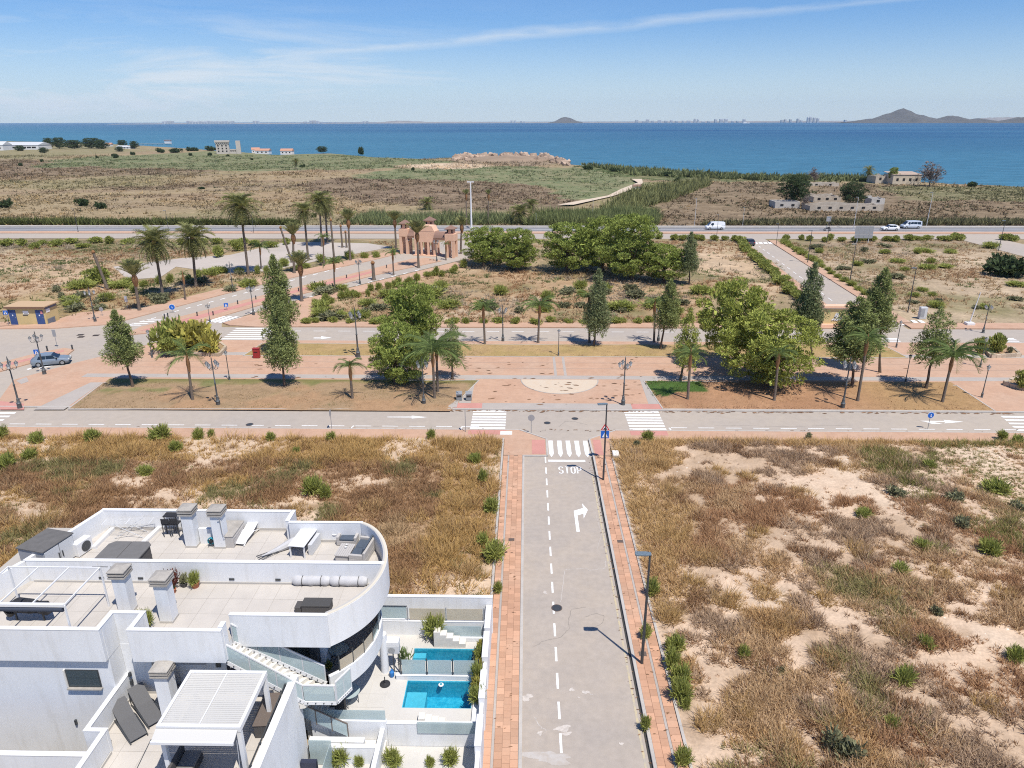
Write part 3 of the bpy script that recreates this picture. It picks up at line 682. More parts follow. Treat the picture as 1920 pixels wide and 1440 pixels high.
for i in range(17):
    t = i/17; x0 = 45.85+(51.9-45.85)*t+1.75; yb = 99+72*t
    marking('lane_dash', [(x0,yb),(x0+.14,yb),(x0+.24,yb+2),(x0+.1,yb+2)], 0.012)
for i in range(24):
    a = i/24; u0, v0 = 240+a*520, 606-a*138+ (0 if a>.1 else 2)
    marking('lane_dash', gp([(u0,v0+1),(u0+9,v0-1.4),(u0+9,v0-.5),(u0,v0+2)]), 0.014)
for i in range(15):
    a = i/15; u0, v0 = 470+a*330, 580-a*82
    marking('lane_dash', gp([(u0,v0+4),(u0+8,v0+2),(u0+8,v0+2.9),(u0,v0+5)]), 0.014)
marking('turn_arrow', [(3.58,43.1),(3.82,43.1),(3.80,45.3),(4.25,45.55),(4.22,44.85),(4.62,46.1),(4.26,47.05),(4.28,46.35),(3.57,45.95)])
marking('lane_arrow', gp([(726,781.5),(772,781.2),(772,779.5),(802,782.3),(772,785),(772,783),(726,782.6)]))
marking('lane_arrow', gp([(1724,789),(1772,789.5),(1768,787.2),(1807,791),(1770,794),(1773,791.5),(1750,791.6),(1768,795),(1748,795),(1735,791)]))
marking('lane_arrow', gp([(588,633),(602,633),(602,630.5),(622,633.4),(602,636),(602,634.6),(588,634.6)]))
def text_mesh(s, size, m, name, ext=0.0):
    cu = bpy.data.curves.new('t', 'FONT'); cu.body = s; cu.size = size; cu.align_x = 'CENTER'; cu.align_y = 'CENTER'; cu.extrude = ext; cu.resolution_u = 3
    o = bpy.data.objects.new('t', cu); COL.objects.link(o); bpy.context.view_layer.update()
    me = bpy.data.meshes.new_from_object(o.evaluated_get(bpy.context.evaluated_depsgraph_get()))
    bpy.data.objects.remove(o); bpy.data.curves.remove(cu); me.name = name; me.materials.clear(); me.materials.append(m)
    return me
# letters drawn as thick strokes, taller than wide, as on the asphalt
st = bpy.data.objects.new('stop_lettering', None); COL.objects.link(st); st.location = (3.72, 52.45, 0.0); st['kind'] = 'structure'
def stroke(paths, w, sx, sy):
    b = MB()
    for p in paths:
        for (x0,y0),(x1,y1) in zip(p[:-1], p[1:]): b.bar((x0*sx,y0*sy,0.010),(x1*sx,y1*sy,0.010), w, 0.008)
    return b
LET = {'S':[[(1,.85),(.75,1),(.25,1),(0,.85),(0,.62),(.25,.52),(.75,.46),(1,.36),(1,.14),(.75,0),(.25,0),(0,.14)]],'T':[[(0,1),(1,1)],[(.5,1),(.5,0)]],
       'O':[[(.3,0),(0,.2),(0,.8),(.3,1),(.7,1),(1,.8),(1,.2),(.7,0),(.3,0)]],'P':[[(0,0),(0,1),(.75,1),(1,.85),(1,.6),(.75,.47),(0,.47)]]}
for i, ch in enumerate('STOP'):
    o = stroke(LET[ch], 0.11, 0.30, 1.15).build('letter', roadpaint, st); o.location = (-0.95+i*0.50, -0.57, 0)

# stains, paint spills and manholes on the near road
spill_m = mat('dried_white_spill', (0.54,0.49,0.44), 0.9, noise=(5,0.9,(0.40,0.36,0.32)))
def blob(cx, cy, rx, ry, seed, m, name, z=0.006):
    rr = random.Random(seed); n = 26; ph = [rr.uniform(0,6.28) for _ in range(4)]
    pts = []
    for i in range(n):
        t = 2*math.pi*i/n; k = 1+.28*math.sin(2*t+ph[0])+.2*math.sin(3*t+ph[1])+.16*math.sin(5*t+ph[2])+.1*math.sin(9*t+ph[3])
        pts.append((cx+rx*k*math.cos(t), cy+ry*k*math.sin(t)))
    return struct(name, MB().sheet(pts, z), m)
for i,(u,v,rx,ry) in enumerate([(1055,1366,.42,.16),(1062,1376,.2,.12),(988,1308,.25,.22),(1072,1293,.10,.16),(1098,1298,.16,.12),(1022,1111,.12,.14),(1012,1375,.14,.1),(1108,1302,.07,.05),(1165,1395,.08,.1),(1085,1308,.06,.05)]):
    x,y = at(u,v); blob(x,y,rx,ry,i,spill_m,'spill_mark',.0060+.0006*i)
chalk = mat('faint_white_wash',(0.45,0.42,0.39),0.9,noise=(2.2,0.9,(0.395,0.345,0.295)))
x,y = at(1040,1420); blob(x-.3,y,1.0,.35,40,chalk,'spill_mark',0.005)
tar = mat('tar_crack_line',(0.27,0.24,0.21),.9); seam = mat('pale_seam_line',(0.46,0.42,0.38),.9)
def crack(px, w, m, z):
    pts = gp(px); b = MB(); rr = random.Random(len(px)*7+int(px[0][0])); P = []
    for p, q in zip(pts[:-1], pts[1:]):
        for k in range(6): t = k/6; P.append((p[0]+(q[0]-p[0])*t+rr.uniform(-.04,.04), p[1]+(q[1]-p[1])*t+rr.uniform(-.04,.04)))
    P.append(pts[-1])
    for p, q in zip(P[:-1], P[1:]): b.bar((p[0],p[1],z),(q[0],q[1],z),w*rr.uniform(.5,1.3),.003)
    struct('road_crack', b, m)
crack([(1098,1138),(1072,1142),(1066,1160),(1068,1178),(1052,1195),(1020,1202),(1000,1212)],.035,tar,.004)
crack([(1098,1156),(1118,1150),(1134,1156),(1130,1168),(1108,1180)],.03,tar,.0045)
crack([(1060,1068),(1080,1067),(1100,1065),(1104,1069),(1135,1066),(1135,1052)],.05,seam,.004); crack([(1058,1070),(1056,1095),(1050,1130)],.04,seam,.005)
crack([(1002,1345),(1012,1362),(1024,1370)],.05,seam,.0045); crack([(1132,905),(1116,960),(1128,1000),(1120,1030)],.025,seam,.004)
crack([(1048,800),(1060,790),(1075,790),(1100,796)],.05,tar,.004); crack([(700,800),(760,797),(860,801)],.04,tar,.004); crack([(1340,797),(1480,800),(1600,797)],.04,tar,.004)
iron = mat('rusty_iron',(0.12,0.09,0.075),0.7,noise=(14,0.3))
def manhole(u, v, r=0.32, z=0.004, label=None):
    x,y = at(u,v); t = thing('manhole_cover', label, 'manhole', (x,y,z), group='round manhole covers in the road')
    MB().lathe([(r,0),(r,.008)],20).build('frame', iron, t); MB().lathe([(r*.84,.0),(r*.84,.014)],20).build('lid', darkmetal, t)
manhole(1044,1140,.33,label='round rusty manhole cover beside the centre dashes of the near road')
manhole(1026,793,.33,label='manhole cover in the junction, nearer and left of the two')
manhole(1078,785,.33,label='manhole cover in the junction, farther and right of the two')
manhole(468,796,.36,label='manhole cover on the dashed line of the cross road at left')
for u,v,lb in ((959,1012,'square iron utility cover in the left pavement by the vacant lot'),(1163,1015,'square iron utility cover in the right pavement'),(1205,1226,'small square iron cover beside the nearest street lamp')):
    x,y = at(u,v,.12); one('utility_cover', MB().box(x-.2,x+.2,y-.17,y+.17,.12,.136), iron, lb, 'utility cover')
# ================================================================== VACANT LOTS
def lot(name, xa, xb, ya, yb, step, colfn, hfn):
    gx = np.arange(xa, xb+step*.5, step); gy = np.arange(ya, yb+step*.5, step); A, B = np.meshgrid(gx, gy)
    Zz = hfn(A, B); K = colfn(A, B)
    ny, nx = A.shape; id_ = np.arange(ny*nx).reshape(ny,nx); ff = np.stack([id_[:-1,:-1],id_[:-1,1:],id_[1:,1:],id_[1:,:-1]],-1).reshape(-1,4)
    return tag(add(name, mesh_np(name, np.stack([A,B,Zz],-1).reshape(-1,3), ff, lot_m, True, K.reshape(-1,3))), kind='structure')
def hL(A,B): return 0.10+0.22*fbm(A,B,7,41)*np.clip((-2.1-A)/1.5,0,1)*np.clip((58.2-B)/1.0,0,1)+0.07*fbm(A,B,1.0,42)
def hR(A,B): return 0.08+0.40*fbm(A,B,8,51)*np.clip((A-7.5)/1.5,0,1)*np.clip((58.2-B)/1.0,0,1)+0.13*fbm(A,B,1.1,52)
def cL(A,B):
    K = np.broadcast_to(np.array([0.36,0.245,0.150]), A.shape+(3,)).copy(); n = fbm(A,B,5,43); n2 = fbm(A,B,1.6,44)
    K = mixz(K, np.clip((n-0.52)*6,0,1), np.array([0.56,0.43,0.31]), .9); K = mixz(K, np.clip((n2-0.55)*5,0,1), np.array([0.27,0.18,0.10]), .7)
    return K
def cR(A,B):
    K = np.broadcast_to(np.array([0.545,0.41,0.295]), A.shape+(3,)).copy(); n = fbm(A,B,6,53); n2 = fbm(A,B,1.5,54)
    K = mixz(K, np.clip((n-0.50)*6,0,1), np.array([0.40,0.29,0.195]), .8); K = mixz(K, np.clip((n2-0.56)*6,0,1), np.array([0.34,0.24,0.155]), .65)
    return mixz(K, np.clip((0.40-n)*9,0,1), np.array([0.57,0.45,0.335]), .8)
lot('vacant_lot', -75, -2.08, 32.7, 58.3, 0.36, cL, hL)
lot('vacant_lot', -75, -25.6, 14, 32.7, 0.5, cL, hL)
lot('vacant_lot', 7.46, 75, 14, 58.3, 0.42, cR, hR)

def blades(name, P, size, cols, nb, width, spread=0.35, up=0.75, wind=(0.25, 0.1), jitter=0.22, label=None, cat=None, parent=None):
    """dry grass: every tuft is a fan of narrow blades.  P (N,3)"""
    n = len(P); T = n*nb
    base = np.repeat(P, nb, 0).astype(np.float32); s = np.repeat(size, nb)
    a = RNG.uniform(0, 2*np.pi, T); r = np.sqrt(RNG.uniform(0, 1, T))*spread*s
    base[:,0] += np.cos(a)*r; base[:,1] += np.sin(a)*r
    tilt = RNG.normal(0, 1, (T,2))*(1-up) + np.stack([np.cos(a), np.sin(a)],1)*(1-up)*1.1 + np.array(wind)
    d = np.concatenate([tilt, np.full((T,1), up)],1); d /= np.linalg.norm(d, axis=1)[:,None]
    Ln = s*RNG.uniform(0.55, 1.25, T); w = width*RNG.uniform(0.6, 1.4, T)
    b = RNG.uniform(0, 2*np.pi, T); side = np.stack([np.cos(b), np.sin(b), np.zeros(T)],1)*w[:,None]
    V = np.empty((T,3,3), np.float32)
    V[:,0] = base-side; V[:,1] = base+side; V[:,2] = base+d*Ln[:,None]
    c = np.repeat(cols, nb, 0)*(1+RNG.uniform(-jitter, jitter, (T,1))); c3 = np.repeat(c, 3, 0); c3 = c3.reshape(T,3,3)
    c3[:,2] *= 1.12
    me = mesh_np(name, V.reshape(-1,3), np.arange(T*3).reshape(-1,3), blade_m, False, np.clip(c3.reshape(-1,3),0,1))
    o = add(name, me, parent); o['kind'] = 'stuff'
    if label: o['label'] = label; o['category'] = cat
    return o
GOLD, TANC, BRN, OLV, GRN, GRY = [np.array(c) for c in ((0.455,0.30,0.120),(0.44,0.31,0.175),(0.25,0.15,0.080),(0.225,0.20,0.085),(0.115,0.15,0.035),(0.33,0.27,0.195))]
def scatter(n, xa, xb, ya, yb):
    return RNG.uniform(xa, xb, n), RNG.uniform(ya, yb, n)
def pick(x, y, seed, rules):
    """rules: list of (threshold noise scale, lo, hi, colour) applied in turn"""
    c = np.broadcast_to(rules[0], (len(x),3)).copy()
    for sc, lo, hi, col in rules[1:]:
        seed += 3; t = np.clip((fbm(x,y,sc,seed)-lo)/(hi-lo), 0, 1); m = RNG.uniform(0,1,len(x)) < t
        c[m] = col
    return c
# left lot: nearly covered by golden and brown dry grass
x, y = scatter(42000, -62, -2.3, 32.9, 58.0)
dens = np.clip((0.70-fbm(x,y,5,43))*6, 0.16, 1); k = (RNG.uniform(0,1,len(x)) < dens) & ~((x > -23.4) & (y < 32.8)); x, y = x[k], y[k]
c = pick(x, y, 71, [TANC,(6,0.33,0.52,BRN*1.3),(4,0.5,0.62,np.array([.34,.205,.105])),(5,0.55,0.67,GOLD),(4,0.56,0.72,OLV),(2.2,0.62,0.8,BRN)])
edge = (x > -6.5) | (y > 53); m = edge & (RNG.uniform(0,1,len(x)) < .75); c[m] = GOLD
blades('dry_grass', np.stack([x,y,hL(x,y)-.03],1), RNG.uniform(0.28,0.62,len(x))*np.where(m,1.3,1.0)*np.clip(.45+2.2*(fbm(x,y,1.7,46,3)-.25),.5,1.7), c, 12, 0.030, wind=(0.10,0.18), up=0.62, label='golden and brown dry grass covering the left vacant lot', cat='dry grass')
x, y = scatter(7000, -62, -26, 20, 33); c = pick(x, y, 74, [TANC,(5,0.45,0.6,BRN*1.1),(4,0.5,0.64,GOLD)])
blades('dry_grass', np.stack([x,y,hL(x,y)-.03],1), RNG.uniform(0.28,0.6,len(x)), c, 9, 0.03, label='dry grass on the lot left of the white villa', cat='dry grass')
# right lot: patches of scrub between bare pale earth
x, y = scatter(52000, 7.7, 60, 19, 58.0)
nn = fbm(x,y,4.2,61)*.45+fbm(x,y,1.5,62,3)*.55
dens = np.clip((nn-0.46)*13.0, 0.05, 1); strip_ = (x < 12.4+(fbm(x,y,5,67)-.5)*7-(58-y)*.13) & (y > 34); dens = np.where(strip_ | (y > 56.6), 0.95, dens)
far_r = (x > 27) & (y > 38); dens = np.where(far_r, np.maximum(dens, .5), dens); gz = (x > 30) & (y > 43) & (fbm(x,y,4,69) > .5)
k = RNG.uniform(0,1,len(x)) < dens; x, y, nn = x[k], y[k], nn[k]
szr = np.clip(.55+(nn-.46)*6.5,.55,1.75)
c = pick(x, y, 81, [GRY*np.array([1.12,1.0,.92]),(6,0.48,0.62,BRN*1.4),(4,0.47,0.60,TANC),(9,0.60,0.74,OLV*1.1),(2.5,0.60,0.75,BRN)])
m = ((x < 12.6+(fbm(x,y,5,67)-.5)*7-(58-y)*.13) & (y > 34)) | (y > 56.6+(fbm(x,y,3,68)-.5)*2); m &= RNG.uniform(0,1,len(x)) < .72; c[m] = GOLD*np.array([.96,1,1.15])
m2 = (x < 16) & (y < 40) & (fbm(x,y,3,66) > .52); c[m2] = TANC*np.array([.98,.93,.8]); gz = (x > 27) & (y > 40) & (fbm(x,y,3.5,69) > .52) & (RNG.uniform(0,1,len(x)) < .6); c[gz] = np.array([0.19,0.19,0.06])
blades('dry_grass', np.stack([x,y,hR(x,y)-.03],1), RNG.uniform(0.24,0.52,len(x))*np.where(m,1.45,szr), c*np.array([1.14,1.12,1.12]), 14, 0.026, wind=(-0.12,0.12), up=0.58, label='dry scrub and straw tufts patching the sandy right vacant lot', cat='dry scrub')
# middle lots beyond the plaza
x, y = scatter(40000, -160, 110, 97.5, 174)
inl = np.zeros(len(x), bool)
for px in ([(0,606),(-250,604),(-250,450),(740,452),(745,466),(489,520),(245,580),(104,598)], [(562,611),(640,560),(868,500),(1010,452),(1392,452),(1460,500),(1560,585),(1500,611)], [(1458,455),(1800,450),(1960,492),(2300,560),(2300,612),(1745,610)]):
    inl |= inpoly(x, y, gp(px))
inl &= ~inpoly(x, y, gp([(205,497),(240,528),(420,516),(600,492),(740,465),(690,453),(540,450),(430,474)]))
nn = fbm(x,y,9,91)*.6+fbm(x,y,3,92)*.4; k = inl & (RNG.uniform(0,1,len(x)) < np.clip((nn-.40)*6,.08+.25*(x < -30),1)); x, y = x[k], y[k]
c = pick(x, y, 95, [TANC*.9,(10,0.46,0.6,GRY),(7,0.5,0.62,np.array([0.16,0.165,0.07])),(5,0.56,0.68,np.array([0.115,0.145,0.05])),(12,0.52,0.64,BRN*1.3)])
m = (x > 56) & (RNG.uniform(0,1,len(x)) < .6); c[m] = TANC*.85
blades('low_scrub', np.stack([x,y,np.full(len(x),-.06)],1), RNG.uniform(0.35,0.8,len(x)), c, 9, 0.075, spread=.6, up=0.5, label='low dry and grey-green scrub on the lots beyond the plaza', cat='scrub')
# far fields behind the highway
x, y = scatter(64000, -480, 330, 0, 1); y = 198+y**1.5*430
x = x*np.clip(y/420,.45,1.6)
k = (coast_r(x,y)-np.hypot(x,y) > 14) & ~inpoly(x,y,gp([(1040,392),(1200,335),(1215,345),(1080,394)])); x, y = x[k], y[k]
ix = np.clip(np.searchsorted(xs, x), 0, len(xs)-1); iy = np.clip(np.searchsorted(ys, y), 0, len(ys)-1)
base = GC[iy, ix]; nn = fbm(x,y,20,97); k = RNG.uniform(0,1,len(x)) < np.clip((nn-.36)*5,.1,1); x, y, base, iy, ix = x[k], y[k], base[k], iy[k], ix[k]
c = base*RNG.uniform(.72,1.22,(len(x),1)); dk = RNG.uniform(0,1,len(x)) < .07+.16*(x > 60); c[dk] = np.array([0.085,0.085,0.045])
yb_ = RNG.uniform(0,1,len(x)) < .16; c[yb_] = c[yb_]*np.array([1.35,1.25,1.05])
gb = base[:,1] > base[:,0]
blades('field_scrub', np.stack([x,y,Z[iy,ix]-.1],1), RNG.uniform(0.5,1.5,len(x))*np.clip(y/300,.8,1.7)*np.where(gb,.7,1), c, 7, 0.28, spread=.8, up=0.42, label='brown and green scrub over the wide fields between highway and sea', cat='scrub')
# reed beds along the shore and behind the highway
def reeds(px, n, h, col, label, z=0.0, w=.12):
    poly = gp(px); pa = np.array(poly); x = RNG.uniform(pa[:,0].min(), pa[:,0].max(), n); y = RNG.uniform(pa[:,1].min(), pa[:,1].max(), n)
    k = inpoly(x, y, poly); x, y = x[k], y[k]
    c = np.array(col)*RNG.uniform(.6,1.35,(len(x),1))
    return blades('reed_bed', np.stack([x,y,np.full(len(x),z)],1), RNG.uniform(.7,1.3,len(x))*h*(0.75+0.5*fbm(x,y,9,14)), c, 6, w, spread=.25, up=.72, wind=(0.05,0), label=label, cat='reeds')
reeds([(985,423),(1010,407),(1130,405),(1160,402),(1230,404),(1230,423)], 5200, 2.8, (0.19,0.215,0.085), 'tall dark green reeds behind the highway near the big pines')
reeds([(640,421),(700,404),(760,410),(860,408),(965,408),(965,421),(790,424)], 1500, 2.6, (0.20,0.225,0.10), 'pale green reeds behind the pink gatehouse')
reeds([(1120,398),(1180,362),(1330,338),(1330,350),(1250,382),(1160,402)], 3600, 2.6, (0.20,0.205,0.085), 'yellowish reeds beside the white dirt path', .3, .2)
reeds([(1090,309),(1200,318),(1400,330),(1650,334),(1650,341),(1400,338),(1180,328)], 5200, 2.3, (0.17,0.19,0.085), 'green reed belt along the shore', .0, .5)
reeds([(0,422),(0,418),(560,419),(560,422.5)], 1800, 1.6, (0.12,0.135,0.045), 'long low green hedge along the far side of the highway', 0.1, .22)
reeds([(1300,423),(1420,416),(1920,415),(1920,423)], 1700, 1.3, (0.17,0.16,0.08), 'rough green scrub along the highway at right', .1, .2)

# short dead grass on the plaza lawns
def lawn_grass(px, n, cols, label, h=.13):
    poly = gp(px,.14); pa = np.array(poly); x = RNG.uniform(pa[:,0].min(), pa[:,0].max(), n); y = RNG.uniform(pa[:,1].min(), pa[:,1].max(), n); k = inpoly(x,y,poly) & (RNG.uniform(0,1,n) < np.clip((fbm(x,y,2.4,77)-.36)*5,.1,1)); x, y = x[k], y[k]
    c = pick(x,y,78,cols); blades('lawn_grass', np.stack([x,y,np.full(len(x),.15)],1), RNG.uniform(.6,1.4,len(x))*h, c, 6, .045, spread=1.6, up=.45, label=label, cat='grass')
lawn_grass([(200,717),(893,715),(845,764),(140,765)], 9000, [np.array([.33,.24,.13]),(3,.5,.62,np.array([.20,.19,.075])),(2,.55,.7,np.array([.25,.17,.10]))], 'short parched grass on the left lawn')
lawn_grass([(1212,716),(1788,725),(1858,768),(1246,765)], 7000, [np.array([.32,.19,.11]),(3,.5,.62,np.array([.26,.15,.085])),(2,.58,.7,np.array([.34,.25,.12]))], 'short parched grass on the right lawn')
lawn_grass([(460,665),(494,645),(1658,652),(1694,669)], 8000, [np.array([.38,.27,.12]),(3,.5,.62,np.array([.27,.20,.10])),(2,.58,.7,np.array([.21,.195,.08]))], 'short straw-coloured grass on the upper lawn')
lawn_grass([(1209,715),(1318,717),(1332,737),(1290,735),(1232,746),(1214,730)], 1600, [np.array([.085,.14,.035]),(2,.5,.62,np.array([.11,.16,.05]))], 'watered green grass patch on the right lawn', .2)
# ================================================================== PLANTS
def cards(C0, R, n, length, width, outward=1.0, upb=0.3, flat=1.0, shell=0.55):
    """n needle/leaf cards spread over a clump at C0 with radii R; returns (n,4,3)"""
    d = RNG.normal(0,1,(n,3)); d /= np.linalg.norm(d,axis=1)[:,None]
    r = (shell+(1-shell)*RNG.uniform(0,1,n)**0.5)
    p = np.array(C0)+d*np.array(R)*r[:,None]
    ax = d*outward+np.array([0,0,upb])+RNG.normal(0,.45,(n,3)); ax /= np.linalg.norm(ax,axis=1)[:,None]
    sd = np.cross(ax, RNG.normal(0,1,(n,3))); sd /= np.linalg.norm(sd,axis=1)[:,None]
    L = (length*RNG.uniform(.6,1.3,n))[:,None]; Wd = (width*RNG.uniform(.6,1.3,n))[:,None]
    return np.stack([p-sd*Wd*.5, p+sd*Wd*.5, p+ax*L+sd*Wd*.35, p+ax*L-sd*Wd*.35],1)
def cards_mesh(name, Q, m): return mesh_np(name, Q.reshape(-1,3), np.arange(len(Q)*4).reshape(-1,4), m)

def pine_crown(seed, m, nclump=88, per=120, flat=0.9):
    """rounded Aleppo pine, unit radius, sitting from z=-1..1 (scaled later)"""
    global RNG
    keep, RNG = RNG, np.random.default_rng(seed); out = []
    for i in range(nclump):
        z = -0.95+1.92*(i+.5)/nclump; a = i*2.39996+RNG.uniform(-.7,.7); rr = math.sqrt(max(0.02,1-z*z*0.92))*RNG.choice([RNG.uniform(.45,.7),RNG.uniform(.85,1.06)],p=[.42,.58])*(.86+.13*math.sin(2*a+seed)+.09*math.sin(5*a+3*z+seed))
        s = RNG.uniform(.10,.205); out.append(cards((rr*math.cos(a), rr*math.sin(a), z*flat), (s*1.2,s*1.2,s*.5), int(per*(.7+6.5*s)), .060, .019, .8, .8))
    for i in range(12):
        d = RNG.normal(0,.3,3); out.append(cards(d, (.3,.3,.25), 60, .12, .07))
    Q = np.concatenate(out); RNG = keep
    return cards_mesh('crown', Q, m)
def cone_crown(seed, m, nlev=19, per=110, gap=0.0, lean=0.0):
    """conical conifer, unit half-width, z 0..1"""
    global RNG
    keep, RNG = RNG, np.random.default_rng(seed); out = []
    for i in range(nlev):
        t = i/(nlev-1); z = t**0.92
        prof = (0.55+0.55*math.sin(min(1,(z+.16)*2.3)*math.pi/2)) if z < .26 else 1.06*(1-z)**0.62+0.05
        nb = max(2, int(6.3*prof+1.2))
        for j in range(nb):
            if RNG.uniform() < gap: continue
            a = 2*np.pi*(j+RNG.uniform(-.4,.4))/nb+i*2.4; r = prof*RNG.uniform(.55,1.0)*(.88+.2*math.sin(2*a+i*.7+seed))
            s = .08+.15*prof*RNG.uniform(.6,1.4)
            out.append(cards((r*math.cos(a)*.86, r*math.sin(a)*.86, z*.94+.02), (s,s,.026+.016*prof), per, .095, .032, .7, .65))
            if r > .5: out.append(cards((r*.4*math.cos(a), r*.4*math.sin(a), z*.94+.02), (.25,.25,.03), per//4, .15, .06, .8, .3))
    Q = np.concatenate(out)
    # z is in crown heights: keep cards from being stretched
    RNG = keep
    return Q
def bush_mesh(seed, m, n=420, length=.5, width=.09, up=1.0, name='foliage'):
    global RNG
    keep, RNG = RNG, np.random.default_rng(seed); out = []
    for i in range(9):
        a = RNG.uniform(0,6.28); r = RNG.uniform(0,.62); s = RNG.uniform(.3,.46)
        out.append(cards((r*math.cos(a), r*math.sin(a), RNG.uniform(.25,.62)), (s,s,s*.8), n//9, length*.55, width*1.3, .8, up*.6, 1, .3))
    Q = np.concatenate(out); Q[...,2] = np.maximum(Q[...,2], 0.0); RNG = keep
    return cards_mesh(name, Q, m)
PINE = [pine_crown(100+i, pine_m) for i in range(3)]; PINE_Y = [pine_crown(110+i, pine2_m) for i in range(2)]
def finish_cone(Q, asp, m):
    """give the cone its true height/width ratio without stretching its needles"""
    ctr = Q.mean(1, keepdims=True); off = Q-ctr; ctr = ctr*np.array([1,1,asp]); off = off*np.array([1,1,1.0])
    return cards_mesh('crown', ctr+off, m)
CONE = [finish_cone(cone_crown(200+i, None), 3.6, m) for i, m in enumerate((cone_m, cone_m, cone2_m))]
CONE_AIRY = [finish_cone(cone_crown(210+i, None, 16, 70, .30), 3.0, m) for i, m in enumerate((cone_m, pine2_m))]
BUSH = [bush_mesh(300+i, bush_m, 800, .95, .05, 1.0) for i in range(3)]
BUSHG = [bush_mesh(310+i, bush2_m) for i in range(2)]
BUSHY = [bush_mesh(320, bush3_m, 900, .5, .08)]
BUSHD = [bush_mesh(330+i, dark_m, 800, .4, .10) for i in range(2)]
STRAW = [bush_mesh(340, straw_m, 420, .7, .05, 1.4)]
BUSHF = [bush_mesh(350+i, bush_m, 1100, .34, .07) for i in range(2)]

def trunk_mesh(h, r0, r1, m, limbs=0, seed=0, spread=.5, lean=(0,0)):
    rr = random.Random(seed); b = MB(); k = 6
    pts = [(lean[0]*(i/k)+rr.uniform(-.03,.03)*h*.3*(i>0), lean[1]*(i/k)+rr.uniform(-.03,.03)*h*.3*(i>0), -0.1+(h+.1)*i/k) for i in range(k+1)]
    b.tube(pts, [r0*1.35]+[r0+(r1-r0)*i/k for i in range(1,k+1)], 8)
    for j in range(limbs):
        a = rr.uniform(0,6.28); z0 = h*rr.uniform(.55,.98); i = min(k,int(z0/h*k)); p = pts[i]
        q = (p[0]+math.cos(a)*spread, p[1]+math.sin(a)*spread, z0+spread*rr.uniform(.4,.9)); mid_ = ((p[0]+q[0])/2,(p[1]+q[1])/2,(p[2]+q[2])/2-.08*spread)
        b.tube([p,mid_,q],[r1*.8,r1*.6,r1*.3],5)
    return b.mesh('trunk', m, True)

def pine_tree(label, u, v, crown_px, young=False, variant=0, group=None, trunk_to=0.45, depth=1.0):
    """crown_px = (left, right, top, bottom) rows/columns of the crown seen in the photo"""
    x, y = at(u, v); s = mpp(u, v); l, r, t_, b_ = crown_px
    Rx = (r-l)/2*s; ztop = top(u, v, t_); zbot = max(0.15, top(u, v, b_) if b_ < v else 0.15)
    cz = (ztop+zbot)/2; p_ = np.array([x,y,cz-CAM_H]); uu = 960+FPX*(p_@_cx)/(p_@_f); cxm = ((l+r)/2-uu)*s; Rz = math.sqrt(max(.5, ((ztop-zbot)/2)**2-(0.30*Rx)**2))*1.03
    T = thing('pine_tree', label, 'pine tree', (x,y,0), 0, group)
    me = (PINE_Y if young else PINE)[variant % (2 if young else 3)]
    add('crown', me, T, (cxm, Rx*depth*0.1, cz), (0,0,variant*1.3), (Rx, Rx*depth, Rz))
    add('trunk', trunk_mesh(cz, .16+.03*Rx, .08+.02*Rx, bark, 6, variant+5, Rx*.45, (cxm*.6, 0)), T)
    return T
def conifer(label, u, v, crown_px, airy=None, variant=0, group=None):
    x, y = at(u, v); s = mpp(u, v); l, r, t_, b_ = crown_px
    Rx = (r-l)/2*s; ztop = top(u, v, t_); zbot = top(u, v, b_) if b_ < v else 0.3
    zbot += 0.5*Rx; h = ztop-zbot; p_ = np.array([x,y,zbot+h*.4-CAM_H]); uu = 960+FPX*(p_@_cx)/(p_@_f); cxm = ((l+r)/2-uu)*s
    T = thing('conifer_tree', label, 'conifer tree', (x,y,0), 0, group)
    me = CONE_AIRY[airy] if airy is not None else CONE[variant % 3]
    asp = 3.0 if airy is not None else 3.6
    add('crown', me, T, (cxm, 0, zbot), (0, 0, variant*2.1), (Rx*.98, Rx*.98, h/asp))
    add('trunk', trunk_mesh(zbot+h*.72, .10+.02*Rx, .04, bark, 4, variant+31, Rx*.5, (cxm,0)), T)
    return T
FK = 'conifers planted along the plaza'
conifer('dark green conical conifer on the left lawn, alone left of the shrub bed', 250,728,(190,264,584,697), variant=0, group=FK)
conifer('conical conifer on the left lawn in front of a taller twin', 534,727,(488,564,560,703), variant=1, group=FK)
conifer('tallest dense conical conifer, rising behind its twin on the left lawn', 524,668,(485,558,482,628), variant=0, group=FK)
conifer('slender conical conifer on the upper lawn right of the single lantern post', 1113,651,(1090,1151,508,636), variant=2, group=FK)
conifer('leaning dark conifer on the upper lawn left of the big round pine', 1238,657,(1225,1283,527,628), variant=1, group=FK)
conifer('yellow-green conifer behind the palm beside the green lawn patch', 1275,716,(1256,1322,580,700), airy=1, variant=3, group=FK)
conifer('dark conical conifer left of the lettered ochre wall', 1520,690,(1484,1553,496,636), variant=2, group=FK)
conifer('broad dark conifer behind the lamp post on the right lawn', 1598,728,(1545,1662,560,700), variant=0, group=FK)
conifer('tall dark conifer rising behind the broad one on the right lawn', 1650,700,(1610,1688,506,640), variant=1, group=FK)
conifer('open airy conifer with a bare leader at the right end of the lawn', 1735,731,(1708,1800,578,697), airy=0, variant=2, group=FK)
conifer('small airy conifer right of the two-trunk queen palm on the left lawn', 848,713,(822,875,600,696), airy=0, variant=4, group=FK)
conifer('thin conical conifer at the right end of the dark pine grove', 1292,533,(1270,1316,437,520), variant=2, group='conifers planted along the plaza')
GP = 'round pines on the plaza'
pine_tree('rounded pine on the left lawn, the rear and taller of two', 775,690,(712,830,527,655), variant=0, group=GP)
pine_tree('bushy pine on the left lawn, the front one touching the ground', 742,722,(682,806,604,722), variant=1, group=GP)
